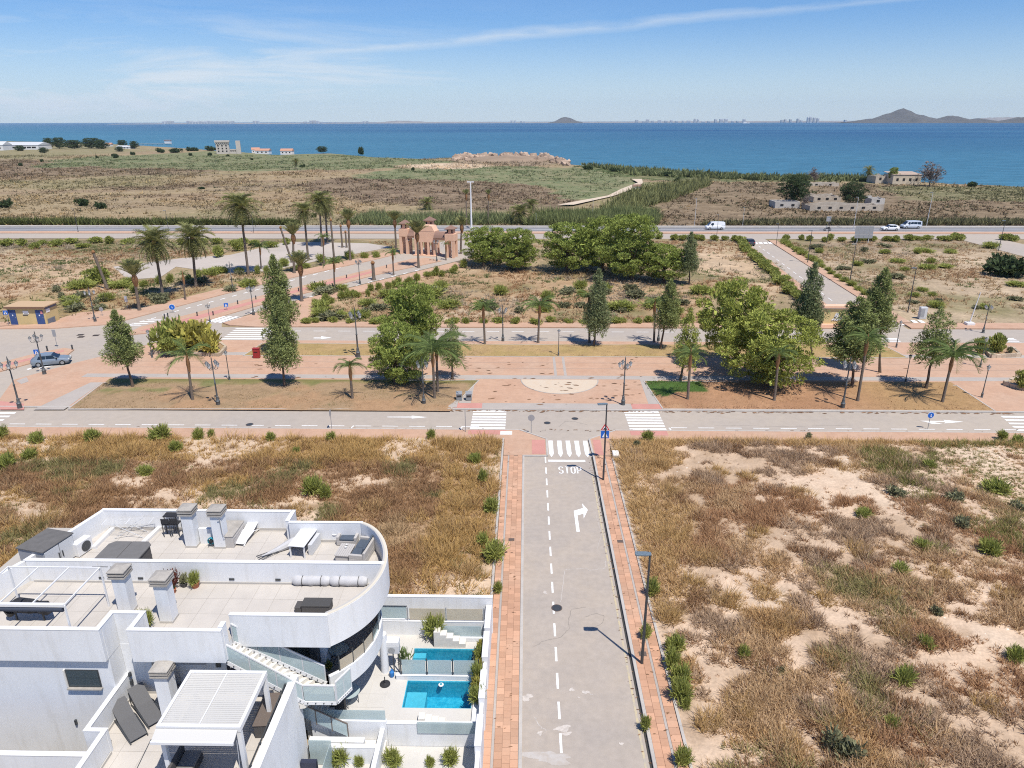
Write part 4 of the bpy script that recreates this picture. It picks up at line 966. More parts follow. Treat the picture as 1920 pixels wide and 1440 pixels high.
pine_tree('yellow-green round pine on the upper lawn, the rear of two', 1378,694,(1312,1447,522,668), True, 0, GP)
pine_tree('broad yellow-green round pine on the right lawn, the front of two', 1444,729,(1356,1537,580,728), True, 1, GP)
GG = 'dark pine grove beyond the plaza'
pine_tree('pine at the left end of the grove, right beside the gatehouse', 905,500,(864,962,422,510), variant=2, group=GG)
pine_tree('second pine from the left in the grove', 970,508,(926,1014,426,516), variant=0, group=GG)
pine_tree('pine left of centre in the grove with low branches', 1062,511,(1012,1118,414,520), variant=1, group=GG, depth=1.1)
pine_tree('pine just behind the highest one in the grove', 1130,508,(1080,1180,404,518), variant=2, group=GG)
pine_tree('highest and widest pine of the grove', 1185,526,(1118,1248,398,536), variant=0, group=GG)
pine_tree('lower pine on the right flank of the grove', 1245,530,(1196,1294,455,538), variant=1, group=GG)

# ---- palms
def frond_mesh(kind, seed):
    rr = random.Random(seed); V, Fc = [], []
    n = {'date':17,'up':15,'queen':20}[kind]
    droop = {'date':0.85,'up':0.25,'queen':1.5}[kind]
    pts = []
    for i in range(n+1):
        t = i/n; ang = -droop*t*t*1.0
        pts.append((t*math.cos(ang*.55), 0, t*math.sin(ang*.8)))
    def addq(a,b,c,d): k = len(V); V.extend([a,b,c,d]); Fc.append((k,k+1,k+2,k+3))
    for i in range(n):
        p, q = pts[i], pts[i+1]; w = .016*(1-i/n)+.004
        addq((p[0],-w,p[2]),(p[0],w,p[2]),(q[0],w*.9,q[2]),(q[0],-w*.9,q[2]))
        if i < 2: continue
        t = i/n; L = {'date':.30,'up':.26,'queen':.34}[kind]*(math.sin(math.pi*min(1,t*.92+.10))**.6)
        for s in (-1,1):
            for h in range(2):
                f = (h+.5*(s>0))/2; b0 = (p[0]+(q[0]-p[0])*f, 0, p[2]+(q[2]-p[2])*f)
                fw = .55+rr.uniform(-.15,.15); dz = {'date':-.12,'up':.30,'queen':-.85}[kind]+rr.uniform(-.2,.2)
                tip = (b0[0]+L*fw, s*L*(.85 if kind != 'queen' else .6)+rr.uniform(-.02,.02), b0[2]+L*dz)
                ww = .020 if kind != 'queen' else .011
                addq((b0[0]-ww,0,b0[2]),(b0[0]+ww,0,b0[2]),(tip[0]+ww*.3,tip[1],tip[2]),(tip[0]-ww*.3,tip[1],tip[2]))
    return mesh_np('frond', np.array(V), np.array(Fc), frond2_m if kind == 'queen' else frond_m)
FR = {k:[frond_mesh(k, 400+i) for i in range(2)] for k in ('date','up','queen')}
def palm(label, u, v, ctr, rpx, kind='date', nf=None, group=None, seed=0, tr=None):
    """ctr=(u,v) of the crown's heart, rpx crown radius in photo pixels"""
    x, y = at(u, v); s = mpp(u, v); h = top(u, v, ctr[1]); dx = (ctr[0]-u)*s*0.9
    # remove the lean that perspective alone gives an upright trunk
    p = np.array([x,y,h-CAM_H]); uu = 960+FPX*(p@_cx)/(p@_f); dx = (ctr[0]-uu)*s*.92
    rr = random.Random(seed+int(u)); R = rpx*s*{'date':1.15,'up':1.5,'queen':.98}[kind]
    T = thing('palm_tree', label, 'palm tree', (x,y,0), 0, group)
    r0 = tr or {'date':.24,'up':.24,'queen':.15}[kind]
    b = MB(); k = 9
    pts = [(dx*(i/k)**1.4, 0.0, -.1+(h+.1)*i/k) for i in range(k+1)]
    rs = [r0*(1.45 if i == 0 else (1.0-.25*i/k)) for i in range(k+1)]
    b.tube(pts, rs, 9); b.build('trunk', palmbark, T, True)
    if kind in ('date','up'):
        hb = .9 if kind == 'up' else .8
        MB().lathe([(r0*.75,-hb*1.6),(r0*1.75,-hb*.75),(r0*1.9,-.15),(r0*1.2,.35),(.02,.6)],10,(dx,0,h)).build('boot_skirt', palmskirt, T, True)
    else:
        MB().lathe([(r0*.75,-1.5),(r0*1.35,-.7),(r0*1.1,-.2),(r0*.5,.5),(.02,.8)],9,(dx,0,h)).build('crown_shaft', palmskirt, T, True)
    n = nf or {'date':44,'up':26,'queen':17}[kind]
    for i in range(n):
        a = i*2.39996+rr.uniform(-.2,.2); t = (i+.5)/n
        if kind == 'date': el = 1.45-2.45*t**.95
        elif kind == 'up': el = 1.50-0.80*t
        else: el = 1.42-1.0*t
        el += rr.uniform(-.1,.1); sc = R*rr.uniform(.88,1.1)*(1.0 if kind != 'date' else (.9+.25*math.sin(t*3.14)))
        add('frond', FR[kind][i%2], T, (dx, 0, h+.1), (rr.uniform(-.25,.25), -el, a), (sc,sc,sc))
    return T
GD = 'date palms along the boulevard'; GQ = 'queen palms along the plaza and boulevard'
palm('tall date palm standing alone in the gravel car park', 466,515,(451,388),30,'date',48,GD,1)
palm('date palm with full drooping crown, leftmost of the big ones by the boulevard', 306,556,(289,455),33,'date',48,GD,2)
palm('date palm with orange fruit stalks, second of the big ones by the boulevard', 368,538,(361,447),31,'date',46,GD,3)
palm('tall date palm, left of the tight cluster behind the gravel car park', 578,486,(570,396),21,'date',34,GD,4)
palm('highest date palm of the cluster behind the gravel car park', 604,462,(599,377),22,'date',44,GD,5)
palm('date palm close behind the highest one in the cluster', 614,455,(610,386),20,'date',36,GD,15)
palm('pruned date palm right of the cluster behind the gravel car park', 657,489,(653,415),16,'up',24,GD,6)
palm('short pruned date palm at the boulevard pavement near the yellow kiosk', 262,583,(252,520),24,'up',22,GD,7)
palm('short pruned date palm on the boulevard pavement right of the tall conifers', 566,566,(563,501),20,'up',22,GD,8)
palm('pruned date palm behind the short one near the tall conifers', 552,513,(550,443),18,'up',20,GD,9)
palm('pruned date palm standing in front of the pink gatehouse', 785,502,(782,440),19,'up',26,GD,10)
palm('pruned date palm at the left tower of the pink gatehouse', 743,468,(740,415),14,'up',22,GD,11)
palm('pruned date palm at the right tower of the pink gatehouse', 864,476,(866,424),12,'up',20,GD,12)
palm('small date palm with thin crown beside the gravel car park', 490,504,(487,464),17,'queen',14,GQ,13)
palm('thin palm in the cluster right of the leaning bare trunk', 608,500,(606,446),13,'queen',12,GQ,16)
palm('small queen palm on the boulevard median side left of the highest lamp', 348,563,(343,516),11,'queen',9,GQ,17)
palm('queen palm with few tattered fronds on the left lawn before the shrub bed', 362,753,(351,671),46,'queen',8,GQ,21)
palm('short queen palm left of the front pine on the left lawn', 661,750,(656,689),28,'queen',11,GQ,22)
palm('tall queen palm with feathery fronds in front of the pines on the left lawn', 815,750,(811,664),58,'queen',17,GQ,23)
palm('second trunk queen palm close behind the tall feathery one', 821,738,(818,652),44,'queen',12,GQ,24)
palm('queen palm at the upper road left of the ornate lamp', 909,647,(906,580),26,'queen',14,GQ,25)
palm('queen palm at the upper road right of the ornate lamp', 1009,644,(1012,576),31,'queen',15,GQ,26)
palm('queen palm half hidden behind the slender conifer on the upper lawn', 1105,644,(1104,560),24,'queen',12,GQ,27)
palm('queen palm half hidden behind the leaning conifer on the upper lawn', 1226,643,(1228,570),22,'queen',12,GQ,28)
palm('short queen palm in front of the yellow-green conifer', 1289,752,(1295,668),30,'queen',15,GQ,29)
palm('queen palm in front of the broad yellow-green pine', 1451,754,(1460,666),30,'queen',14,GQ,30)
palm('queen palm right of the lamp post on the right lawn', 1607,755,(1626,640),34,'queen',17,GQ,31)
palm('queen palm with wide drooping crown at the right end of the lawn', 1766,757,(1786,672),50,'queen',18,GQ,32)
palm('young queen palm on the near boulevard pavement right of the tall conifers', 628,547,(626,493),18,'queen',13,GQ,33)
palm('young queen palm on the boulevard pavement beside the bare stump', 738,516,(736,476),14,'queen',11,GQ,34)
palm('tiny queen palm in front of the right gate tower', 836,488,(836,459),9,'queen',9,GQ,35)
GF = 'far palms beyond the highway'
palm('thin tall fan palm left of the white mast beyond the highway', 875,422,(874,366),7,'up',16,GF,41,.2)
palm('thin tall fan palm right of the white mast beyond the highway', 915,421,(916,366),7,'up',16,GF,42,.2)
palm('low bushy palm alone in the brown field', 801,394,(801,381),14,'date',30,GF,43)
palm('squat bushy date palm at the reeds, the front of a pair', 975,419,(975,399),20,'date',44,GF,44)
palm('date palm rising behind the squat one at the reeds', 996,413,(996,384),13,'date',34,GF,45)
palm('small palm alone in the green field near the shore', 555,318,(555,303),7,'date',26,GF,46)
palm('palm by the sea left of the ruined shore house', 1629,341,(1629,320),10,'date',34,GF,47)
def bare(label, u, v, t, lean=0.0, r=.22):
    x, y = at(u,v); h = top(u,v,t); T = thing('bare_palm_trunk', label, 'palm trunk', (x,y,0), 0, 'bare palm trunks')
    MB().tube([(lean*i/5, 0, -.1+(h+.1)*i/5) for i in range(6)],[r*1.3]+[r*(1-.2*i/5) for i in range(1,6)],9).build('trunk', palmbark, T, True)
    MB().lathe([(r*.7,-.15),(r*1.25,.1),(r*.9,.35),(.02,.5)],9,(lean,0,h)).build('cut_crown', palmskirt, T, True)
bare('leaning bare palm trunk without a crown on the sandy lot at left', 202,542,474,-1.2,.26)
bare('short bare palm stump on the near boulevard pavement', 701,525,494,0,.33)
bare('tall bare trunk left in the palm cluster', 548,492,428,-1.6)
bare('tall bare trunk right of the highest date palm', 627,491,414,0)
bare('shorter bare trunk, second to the right of the highest date palm', 642,464,425,0)
bare('lowest bare trunk in the palm cluster, beside the pruned palm', 650,464,436,0)

# ---- bushes: each one a thing
def bush(meshes, label, cat, u, v, wpx, hpx=None, group=None, z=0.0, leaf='foliage', name='bush', k=None, jit=0.15):
    x, y = at(u, v, z); s = mpp(u, v); r = wpx*s/2; h = (hpx or wpx*.75)*s
    T = thing(name, label, cat, (x,y,z-.03), random.uniform(0,6.28), group)
    add(leaf, random.choice(meshes), T, None, None, (r*random.uniform(1-jit,1+jit), r*random.uniform(1-jit,1+jit), h*random.uniform(.9,1.1)))
    MB().tube([(0,0,-.05),(0,0,h*.35)],[.03,.015],5).build('stem', bark, T)
    return T
GB = 'green bushes beside the right pavement'
for u,v,w,h,lb in [(1222,1118,34,34,'green bush leaning over the right pavement behind the nearest street lamp'),(1212,1195,22,26,'small green weed bush on the right pavement halfway to the nearest lamp'),(1262,1222,36,30,'green bush at the lot edge, highest of the row right of the nearest lamp foot'),
    (1262,1252,36,32,'second green bush of the row right of the nearest lamp foot'),(1272,1278,40,36,'third and bushiest green bush of the row right of the nearest lamp foot'),(1277,1308,40,40,'fourth green bush of the row right of the nearest lamp foot'),(1283,1326,24,22,'lowest small green bush of the row right of the nearest lamp foot'),
    (1209,1366,20,26,'green weed growing from the right kerb of the near road'),(1282,1434,34,34,'green bush at the very bottom of the right pavement')]:
    bush(BUSH, lb, 'bush', u, v, w, h, GB, .1)
GL = 'green bushes scattered in the near vacant lots'
LB1 = 'green bush growing among the dry grass of the left vacant lot'; LB2 = 'green bush on the sandy right vacant lot'
for u,v,w,h in [(590,925,44,30),(612,935,26,24),(298,826,48,24),(330,846,26,18),(372,822,26,16),(398,818,16,12),(275,892,26,18),(60,860,28,18),(15,880,30,24),(930,1048,44,36),(920,960,24,28),(906,1022,26,24),(935,1110,20,20),(508,826,20,14),(620,826,20,14),(810,822,22,16),(175,826,28,18),(70,832,28,20),(0,822,30,20),(905,905,18,22),(555,850,14,12),(890,868,26,16)]:
    bush(BUSH, LB1, 'bush', u, v, w, h, GL, .15)
for u,v,w,h in [(1216,828,24,20),(1194,840,18,16),(1725,1030,36,20),(1800,990,40,22),(1690,1075,32,20),(1850,1040,40,24),(1680,930,40,20),(1790,940,44,20),(1860,925,46,22),(1905,960,36,22),(1690,1282,40,30),(1610,1330,22,24),(1755,1152,30,22),(1392,1232,24,22),(1465,1262,22,18),(1735,1215,28,20),(1517,823,20,14),(1880,824,24,14),(1905,830,20,14),(1580,1420,70,46),(1668,1370,30,26),(1900,1240,36,26),(1620,970,30,16),(1740,880,30,14)]:
    bush(BUSHG if (u+v)%3==0 else BUSH, LB2, 'bush', u, v, w, h, 'green bushes on the right lot', .2)
def tussocks(lst, hf, label):
    P, S = [], []
    for u,v,w,h in lst:
        x, y = at(u,v,.15); s = mpp(u,v)
        for k in range(16):
            a, r = random.uniform(0,6.28), math.sqrt(random.random())*w*s*.5; P.append((x+r*math.cos(a), y+r*math.sin(a))); S.append(h*s*random.uniform(.5,1.0)*(1.1-.5*r/(w*s*.5)))
    P = np.array(P); c = np.where(RNG.uniform(0,1,(len(P),1)) < .6, TANC*np.array([1.0,.95,.8]), GOLD*.95)
    blades('straw_tussocks', np.stack([P[:,0],P[:,1],hf(P[:,0],P[:,1])-.04],1), np.array(S), c, 26, 0.022, spread=.35, up=.62, label=label, cat='dry grass')
tussocks([(1290,1105,56,46),(1355,1130,60,48),(1440,1120,56,40),(1250,1160,34,46),(1470,1180,62,46),(1385,1330,60,50),(1330,1360,46,44),(1320,1050,60,44),(1260,1010,44,40),(1400,900,40,28),(1545,1130,50,34),(1600,1040,50,32),(1500,930,50,30),(1340,890,44,28),(1580,880,46,26),(1420,1010,40,28),(1680,1190,50,36),(1560,1250,44,30),(1480,1400,50,40),(1850,1330,50,36),(1760,1080,44,28),(1880,1120,50,30),(1255,930,46,40),(1230,880,40,36),(1650,1120,40,26)], hR, 'taller straw tussocks standing out of the scrub on the right vacant lot')
tussocks([(120,960,90,46),(70,990,70,40),(140,910,70,34),(700,960,60,36),(830,1000,60,40),(860,950,56,40),(790,1040,60,40),(880,1080,50,40),(640,990,60,36),(480,880,60,30),(380,900,60,30),(700,870,60,28),(820,870,60,30),(250,850,60,28),(560,960,50,28),(740,1090,50,36),(900,850,40,26)], hL, 'taller straw tussocks in the dry grass of the left vacant lot')
GH = 'bushes in a hedge row along the side road'
for i in range(26):
    a = i/25; x0 = 43.6+(50-43.6)*a; y0 = 112+58*a
    T = thing('hedge_bush', 'green hedge bush left of the straight side road', 'bush', (x0+random.uniform(-.5,.5), y0, 0), random.uniform(0,6), GH)
    r = random.uniform(1.3,1.9); add('foliage', random.choice(BUSHF), T, None, None, (r, r, r*.85)); MB().tube([(0,0,-.05),(0,0,.6)],[.05,.03],5).build('stem', bark, T)
for i in range(18):
    a = i/17; x0 = 55.4+(60.5-55.4)*a; y0 = 112+58*a
    T = thing('hedge_bush', 'small yellow-green bush right of the straight side road', 'bush', (x0+random.uniform(-.3,.3), y0, 0), random.uniform(0,6), 'small bushes right of the side road')
    r = random.uniform(.7,1.15); add('foliage', random.choice(BUSH), T, None, None, (r, r, r*.8)); MB().tube([(0,0,-.05),(0,0,.4)],[.04,.02],5).build('stem', bark, T)
GS = 'bushes along the service road'
for i in range(34):
    u = 1240+i*20+random.uniform(-6,6)
    if 1395 < u < 1470 or 1800 < u < 1860: continue
    bush(BUSHF, 'green bush along the near side of the service road at right', 'bush', u, 452-abs(u-1580)/130+random.uniform(-2,2), random.uniform(16,30), random.uniform(9,14), GS)
for i in range(22):
    bush(BUSHF, 'green bush along the near side of the service road at left', 'bush', 10+i*25+random.uniform(-8,8), 461+random.uniform(-6,6), random.uniform(22,40), random.uniform(8,15), 'bushes along the service road at left')
for i in range(20):
    a = i/19; bush(BUSH, 'small bush on the verge between car park and boulevard', 'bush', 250+a*480+random.uniform(-8,8), 545-a*68+random.uniform(-9,5), random.uniform(10,20), random.uniform(8,13), 'small bushes on the boulevard verge')
for i in range(24):
    a = i/23; bush(BUSH, 'small bush on the verge right of the near boulevard pavement', 'bush', 590+a*280+random.uniform(-6,6), 574-a*72+random.uniform(-3,7), random.uniform(10,18), random.uniform(8,13), 'small bushes right of the boulevard')
for i in range(30):
    bush(BUSHF, 'low green bush in the row behind the upper pavement', 'bush', 570+i*31+random.uniform(-9,9), 607+random.uniform(-3,1), random.uniform(18,36), random.uniform(9,14), 'low bushes behind the upper pavement')
for i in range(46):
    u = random.uniform(590,1330); v = random.uniform(540,600)
    bush(BUSHG+BUSH, 'grey-green bush in the earthy lot before the pine grove', 'bush', u, v, random.uniform(22,58), random.uniform(9,17), 'bushes in the lot before the pine grove')
for i in range(26):
    u = random.uniform(20,470); v = random.uniform(535,590)-max(0,(u-200))*.12
    bush(BUSHG+BUSH, 'low green bush on the sandy lot at left', 'bush', u, v, random.uniform(20,50), random.uniform(7,13), 'bushes on the sandy lot at left')
for i in range(34):
    u = random.uniform(1500,1920); v = random.uniform(462,592)
    if u < 1490+(v-455)*1.55: continue
    bush(BUSHG+BUSH, 'low bush on the dry lot right of the side road', 'bush', u, v, random.uniform(14,34), random.uniform(5,10), 'bushes on the dry lot at right')
GFB = 'dark bushes dotting the far fields'
for u,v,w,h in [(40,312,9,7),(78,304,8,6),(155,386,30,14),(190,391,24,14),(12,390,26,16),(217,297,14,10),(182,297,8,5),(378,356,14,7),(676,290,14,14),(358,292,10,5),(395,292,10,6),(428,293,8,4),(472,300,8,4),(775,320,10,6),(555,314,0,0),(567,315,12,7),(1270,341,14,8),(300,286,20,8),(330,287,26,9),(362,284,24,9),(395,283,26,9),(250,291,10,7),(305,287,10,8),(1825,350,18,10),(590,408,14,9),(1100,318,26,8),(1150,322,30,8),(1250,330,26,8)]:
    if w: bush(BUSHD, 'dark round bush dotting the far field', 'bush', u, v, w, h, GFB)
bush(BUSHD, 'wide dark green thicket at the far right edge beyond the dry lot', 'bush', 1885,518,90,40)
bush(BUSHD, 'dark green thicket behind the wide one at the far right edge', 'bush', 1880,500,56,26)
bush(BUSHF, 'leafy cactus-like bush at the foot of the leaning bare trunk', 'bush', 186,530,64,36)
bush(BUSHF, 'round fan palm bush at the gravel car park', 'bush', 409,482,28,24); bush(BUSHF, 'second fan palm bush at the gravel car park, farther right', 'bush', 447,470,26,22)
# ================================================================== WHITE VILLA
villa = thing('white_villa', 'large white flat-roofed villa with roof terraces and a curved corner balcony', 'villa', (-15, 27, 0))
VO = Vector((-15, 27, 0))
class VB(MB):
    """solids given in world metres, stored relative to the villa"""
    def part(s, name, m, parent=None, smooth=False, bevel=0.0):
        s.v = [(p[0]-VO.x, p[1]-VO.y, p[2]-VO.z) for p in s.v]
        return s.build(name, m, villa if parent is None else parent, smooth, bevel)
ZR, ZP, Z1, ZT, ZD = 6.7, 7.8, 3.6, 4.7, 1.1     # roof floor, parapet top, first floor, terrace parapet, pool deck
curve = [(-8.19,24.1),(-7.62,24.6),(-7.10,25.25),(-6.72,26.0),(-6.48,26.9),(-6.42,27.85),(-6.55,28.8),(-6.85,29.7),(-7.30,30.55),(-7.80,31.1),(-8.25,31.4)]
def offset(pts, d):
    out = []
    for i, p in enumerate(pts):
        a = pts[max(i-1,0)]; b = pts[min(i+1,len(pts)-1)]; t = Vector((b[0]-a[0], b[1]-a[1])).normalized()
        out.append((p[0]-t.y*d, p[1]+t.x*d))      # to the left of travel = inwards
    return out
def resample(pts, n):
    P = np.array(pts); 
    # Catmull-Rom for a smooth curve
    out = []
    for i in range(len(P)-1):
        p0, p1, p2, p3 = P[max(i-1,0)], P[i], P[i+1], P[min(i+2,len(P)-1)]
        for t in np.linspace(0,1,n,endpoint=False):
            out.append(tuple(0.5*((2*p1)+(-p0+p2)*t+(2*p0-5*p1+4*p2-p3)*t*t+(-p0+3*p1-3*p2+p3)*t**3)))
    out.append(tuple(P[-1])); return out
curve = resample(curve, 4)
inner = offset(curve, .22)
balc = offset(curve, .50); balc_in = offset(curve, .66); gcurve = offset(curve, 2.3)
def band(b, outer, inner_, z0, z1):
    n = len(outer)
    for i in range(n-1):
        b.prism([outer[i], outer[i+1], inner_[i+1], inner_[i]], z0, z1)
def ribbon(outer, inner_, z0, z1):
    """continuous curved wall"""
    b = VB(); n = len(outer); vs = []; fs = []
    for i in range(n): vs += [(*outer[i],z0),(*outer[i],z1),(*inner_[i],z1),(*inner_[i],z0)]
    for i in range(n-1):
        k = i*4
        for j in range(4): fs.append((k+j, k+(j+1)%4, k+4+(j+1)%4, k+4+j))
    fs += [(0,1,2,3),((n-1)*4+3,(n-1)*4+2,(n-1)*4+1,(n-1)*4)]
    b._add(vs, fs); return b
# --- roof slab and its floor
roof_poly = [(-25.5,23.15),(-17.3,23.15),(-17.3,24.15),(-15.95,24.15),(-15.95,23.2),(-12.3,23.2),(-12.3,24.2)]+inner+[(-12.2,31.3),(-12.2,32.35),(-25.5,32.35)]
VB().prism(roof_poly, 6.25, ZR-.02).part('roof_slab', white)
fl = VB().prism([(p[0],p[1]) for p in roof_poly], ZR-.02, ZR).part('roof_floor', grout)
def tiles(parent, polys, z, size, m, avoid=None, name='tile'):
    cache = None; cnt = 0
    for (xa,xb,ya,yb) in polys:
        nx, ny = max(1,round((xb-xa)/size)), max(1,round((yb-ya)/size)); w, h = (xb-xa)/nx, (yb-ya)/ny
        me = MB().box(-w/2+.006,w/2-.006,-h/2+.006,h/2-.006,0,.012).mesh(name, m)
        for i in range(nx):
            for j in range(ny):
                c = (xa+(i+.5)*w, ya+(j+.5)*h)
                if avoid and avoid(c, w, h): continue
                add(name, me, parent, (c[0]-VO.x, c[1]-VO.y, z-VO.z+random.uniform(0,.002)))
inn = np.array(inner)
def out_of_curve(c, w, h):
    y = np.clip(c[1]+np.array([-h/2,h/2]), inn[:,1].min(), inn[:,1].max())
    xm = min(np.interp(q, inn[:,1], inn[:,0]) for q in y)
    return c[0]+w/2 > xm-.03
tiles(fl, [(-23.1,-17.5,23.5,27.6),(-17.5,-12.35,24.4,27.6),(-12.35,-6.4,24.4,27.6)], ZR, .95, floor_tile, out_of_curve)
tiles(fl, [(-23.0,-12.4,28.05,32.1),(-12.4,-6.4,28.05,31.1)], ZR, .95, floor_tile, out_of_curve)
# --- parapets of the roof
def wall(x0,x1,y0,y1,z0,z1,name='parapet',m=white,cap=True,parent=None):
    o = VB().box(x0,x1,y0,y1,z0,z1).part(name, m, parent, bevel=.012)
    if cap: VB().box(x0-.012,x1+.012,y0-.012,y1+.012,z1+.002,z1+.03).part('coping', white2, parent)
    return o
wall(-23.3,-6.55,27.70,27.90,ZR-.01,ZP+.02,'dividing_wall')
wall(-22.35,-12.3,32.3,32.5,4.0,ZP); wall(-12.29,-12.09,31.42,32.5,4.0,ZP); wall(-12.08,-8.3,31.25,31.41,4.0,ZP)
VB().prism([(-23.5,27.8),(-23.3,27.8),(-22.2,32.4),(-22.4,32.4)],4.0,ZP).part('parapet', white, bevel=.012)
VB().prism([(-25.4,23.0),(-25.2,23.0),(-23.32,27.75),(-23.52,27.75)],4.0,ZP).part('parapet', white, bevel=.012)
ribbon(curve, inner, 6.2, ZP).part('curved_parapet', white, smooth=True)
ribbon(offset(curve,.015), offset(curve,.13), ZP+.001, ZP+.022).part('coping', mat('beige_coping',(0.60,0.55,0.45),.8))
ribbon(offset(curve,.13), offset(curve,.215), ZP-.16, ZP+.026).part('coping', skirt)
wall(-25.2,-17.16,23.0,23.18,6.22,ZP); wall(-17.34,-17.16,23.2,24.05,6.22,ZP); wall(-17.34,-15.85,24.07,24.23,6.0,ZP); wall(-16.03,-15.85,23.2,24.05,6.22,ZP)
wall(-16.05,-12.22,23.02,23.18,6.22,ZP); wall(-12.38,-12.2,23.2,23.55,6.22,ZP+.06)
wall(-12.28,-8.19,24.02,24.2,6.2,ZP)
for x0,x1,y in ((-23.1,-6.9,27.66),): VB().box(x0,x1,y-.02,y+.035,ZR,ZR+.10).part('skirting', skirt)
VB().box(-22.1,-12.4,32.27,32.295,ZR,ZR+.14).part('skirting', skirt); VB().box(-12.05,-8.3,31.21,31.245,ZR,ZR+.14).part('skirting', skirt)
for u,v in ((190,1085),(264,1085),(436,1085),(523,1085)):
    x,y = at(u,v,ZR+.2); VB().box(x-.12,x+.12,27.67,27.70,ZR+.18,ZR+.28).part('drain_slot', darkmetal)
# --- storeys below
def face(x0,x1,y0,y1,z0,z1,name='wall'): return VB().box(x0,x1,y0,y1,z0,z1).part(name, white)
face(-25.4,-17.17,23.22,27.6,0,6.24)                       # left block
face(-17.16,-12.0,24.62,31.2,0,6.24)                       # recessed middle block
face(-11.98,-9.2,25.6,31.2,0,6.24)
face(-17.16,-16.0,24.06,24.6,0,6.24)
VB().prism([(-25.3,27.62),(-17.2,27.62),(-17.2,32.3),(-25.3,32.3)],0,6.24).part('wall', white)
# window on the left block
wx0,wx1,wz0,wz1 = -19.15,-17.75,4.72,5.62
wn = VB().box(wx0,wx1,23.19,23.217,wz0,wz1).part('window', darkmetal)
VB().box(wx0+.05,wx1-.05,23.178,23.189,wz0+.05,wz0+.47).part('pane', windowglass, wn); VB().box(wx0+.05,wx1-.05,23.178,23.189,wz0+.50,wz1-.04).part('pane', windowglass, wn)
VB().box(wx0-.03,wx1+.03,23.06,23.215,wz0-.06,wz0-.003).part('sill', concrete, wn); VB().box(wx0-.07,wx0-.003,23.15,23.218,wz0,wz1).part('jamb', coping, wn)
VB().box(-19.30,-19.22,23.12,23.2,2.7,2.95).part('wall_light', darkmetal)
x,y = at(160,1352,2.6); w2 = VB().box(-18.3,-17.2,23.12,23.225,1.9,2.9).part('window', windowglass); VB().box(-18.3,-17.2,23.05,23.21,1.82,1.895).part('sill', concrete, w2)
# grey band painted as shade, and door, on the recessed wall, first floor
o = VB().box(-15.9,-13.95,24.53,24.615,4.75,5.9).part('wall_shade', mat('shaded_band',(0.42,0.42,0.43),.9))
d = VB().box(-13.0,-12.1,24.50,24.61,3.6,5.75).part('door', mat('dark_blue_door',(0.02,0.025,0.045),.4)); VB().box(-12.2,-12.14,24.46,24.5,4.5,4.7).part('handle', greymetal, d)
VB().box(-13.5,-13.3,24.55,24.612,4.6,4.8).part('vent', darkmetal)
# --- first-floor terrace
tf = VB().prism([(-17.1,14),(-9.9,14),(-9.9,24.0),(-12.0,24.0),(-12.0,24.6),(-17.1,24.6)],3.3,Z1-.012).part('terrace_floor', grout)
tiles(tf, [(-17.0,-12.1,18.4,24.5),(-12.1,-9.98,18.4,23.9)], Z1-.012, .9, floor_tile)
wall(-17.22,-17.04,21.1,24.04,3.2,ZT,'terrace_parapet'); wall(-17.22,-16.32,20.92,21.08,3.2,ZT,'terrace_parapet'); wall(-16.5,-16.32,14,20.90,2.0,ZT,'terrace_parapet')
wall(-17.03,-15.2,24.07,24.22,3.55,ZT,'terrace_parapet')
wall(-25.4,-16.55,20.2,20.4,0,4.2,'garden_wall')
wall(-10.02,-9.72,14,24.06,0,ZT,'terrace_parapet')
VB().box(-12.6,-10.04,24.01,24.15,3.55,ZT).part('terrace_parapet', white); VB().box(-12.6,-10.04,24.0,24.16,ZT+.002,ZT+.03).part('coping', white2)
for (xa,xb,ya,yb) in ((-17.03,-16.99,21.1,24.05),(-16.31,-16.27,18,20.9),(-16.98,-15.2,24.03,24.068)): VB().box(xa,xb,ya,yb,Z1,Z1+.12).part('skirting', skirt)
hr = VB(); hr.bar((-10.14,14,ZT-.05),(-10.14,23.6,ZT-.05),.05,.05)
for yy in np.arange(17.5,23.7,1.0): hr.box(-10.17,-10.02,yy-.03,yy+.03,ZT-.09,ZT-.01)
hr.part('handrail', darkmetal)
for x_,z_ in ((-17.0,4.75),(-16.98,4.35)): VB().box(-16.99,-16.9,23.85,23.97,z_-.1,z_+.1).part('wall_light', darkmetal)
# --- chimneys
def chimney(x, y, z0, h, w=.55):
    c = VB().box(x-w/2,x+w/2,y-w/2,y+w/2,z0,z0+h-.45).part('chimney', white, bevel=.01)
    VB().box(x-w/2-.015,x+w/2+.015,y-w/2-.015,y+w/2+.015,z0,z0+.12).part('skirting', skirt, c)
    for k in range(2): VB().box(x-w/2-.09,x+w/2+.09,y-w/2-.09,y+w/2+.09,z0+h-.42+k*.14,z0+h-.34+k*.14).part('slat', concrete, c)
    VB().box(x-w/2+.05,x+w/2-.05,y-w/2+.05,y+w/2-.05,z0+h-.45,z0+h-.15).part('flue', darkhole, c)
    b = VB(); q = w/2+.10; b.box(x-q,x+q,y-q,y+q,z0+h-.14,z0+h-.08); b.part('cap', concrete, c, bevel=.015)
    v = VB(); v._add([(x-q,y-q,z0+h-.079),(x+q,y-q,z0+h-.079),(x+q,y+q,z0+h-.079),(x-q,y+q,z0+h-.079),(x-q*.4,y-q*.4,z0+h),(x+q*.4,y-q*.4,z0+h),(x+q*.4,y+q*.4,z0+h),(x-q*.4,y+q*.4,z0+h)],[(0,1,5,4),(1,2,6,5),(2,3,7,6),(3,0,4,7),(4,5,6,7)]); v.part('cap_top', concrete, c)
chimney(-17.55,25.65,ZR,2.3); chimney(-15.45,25.1,ZR,2.35); chimney(-16.95,30.85,ZR,2.3); chimney(-15.45,30.8,ZR,2.3); chimney(-14.75,22.78,Z1,2.75,.56)
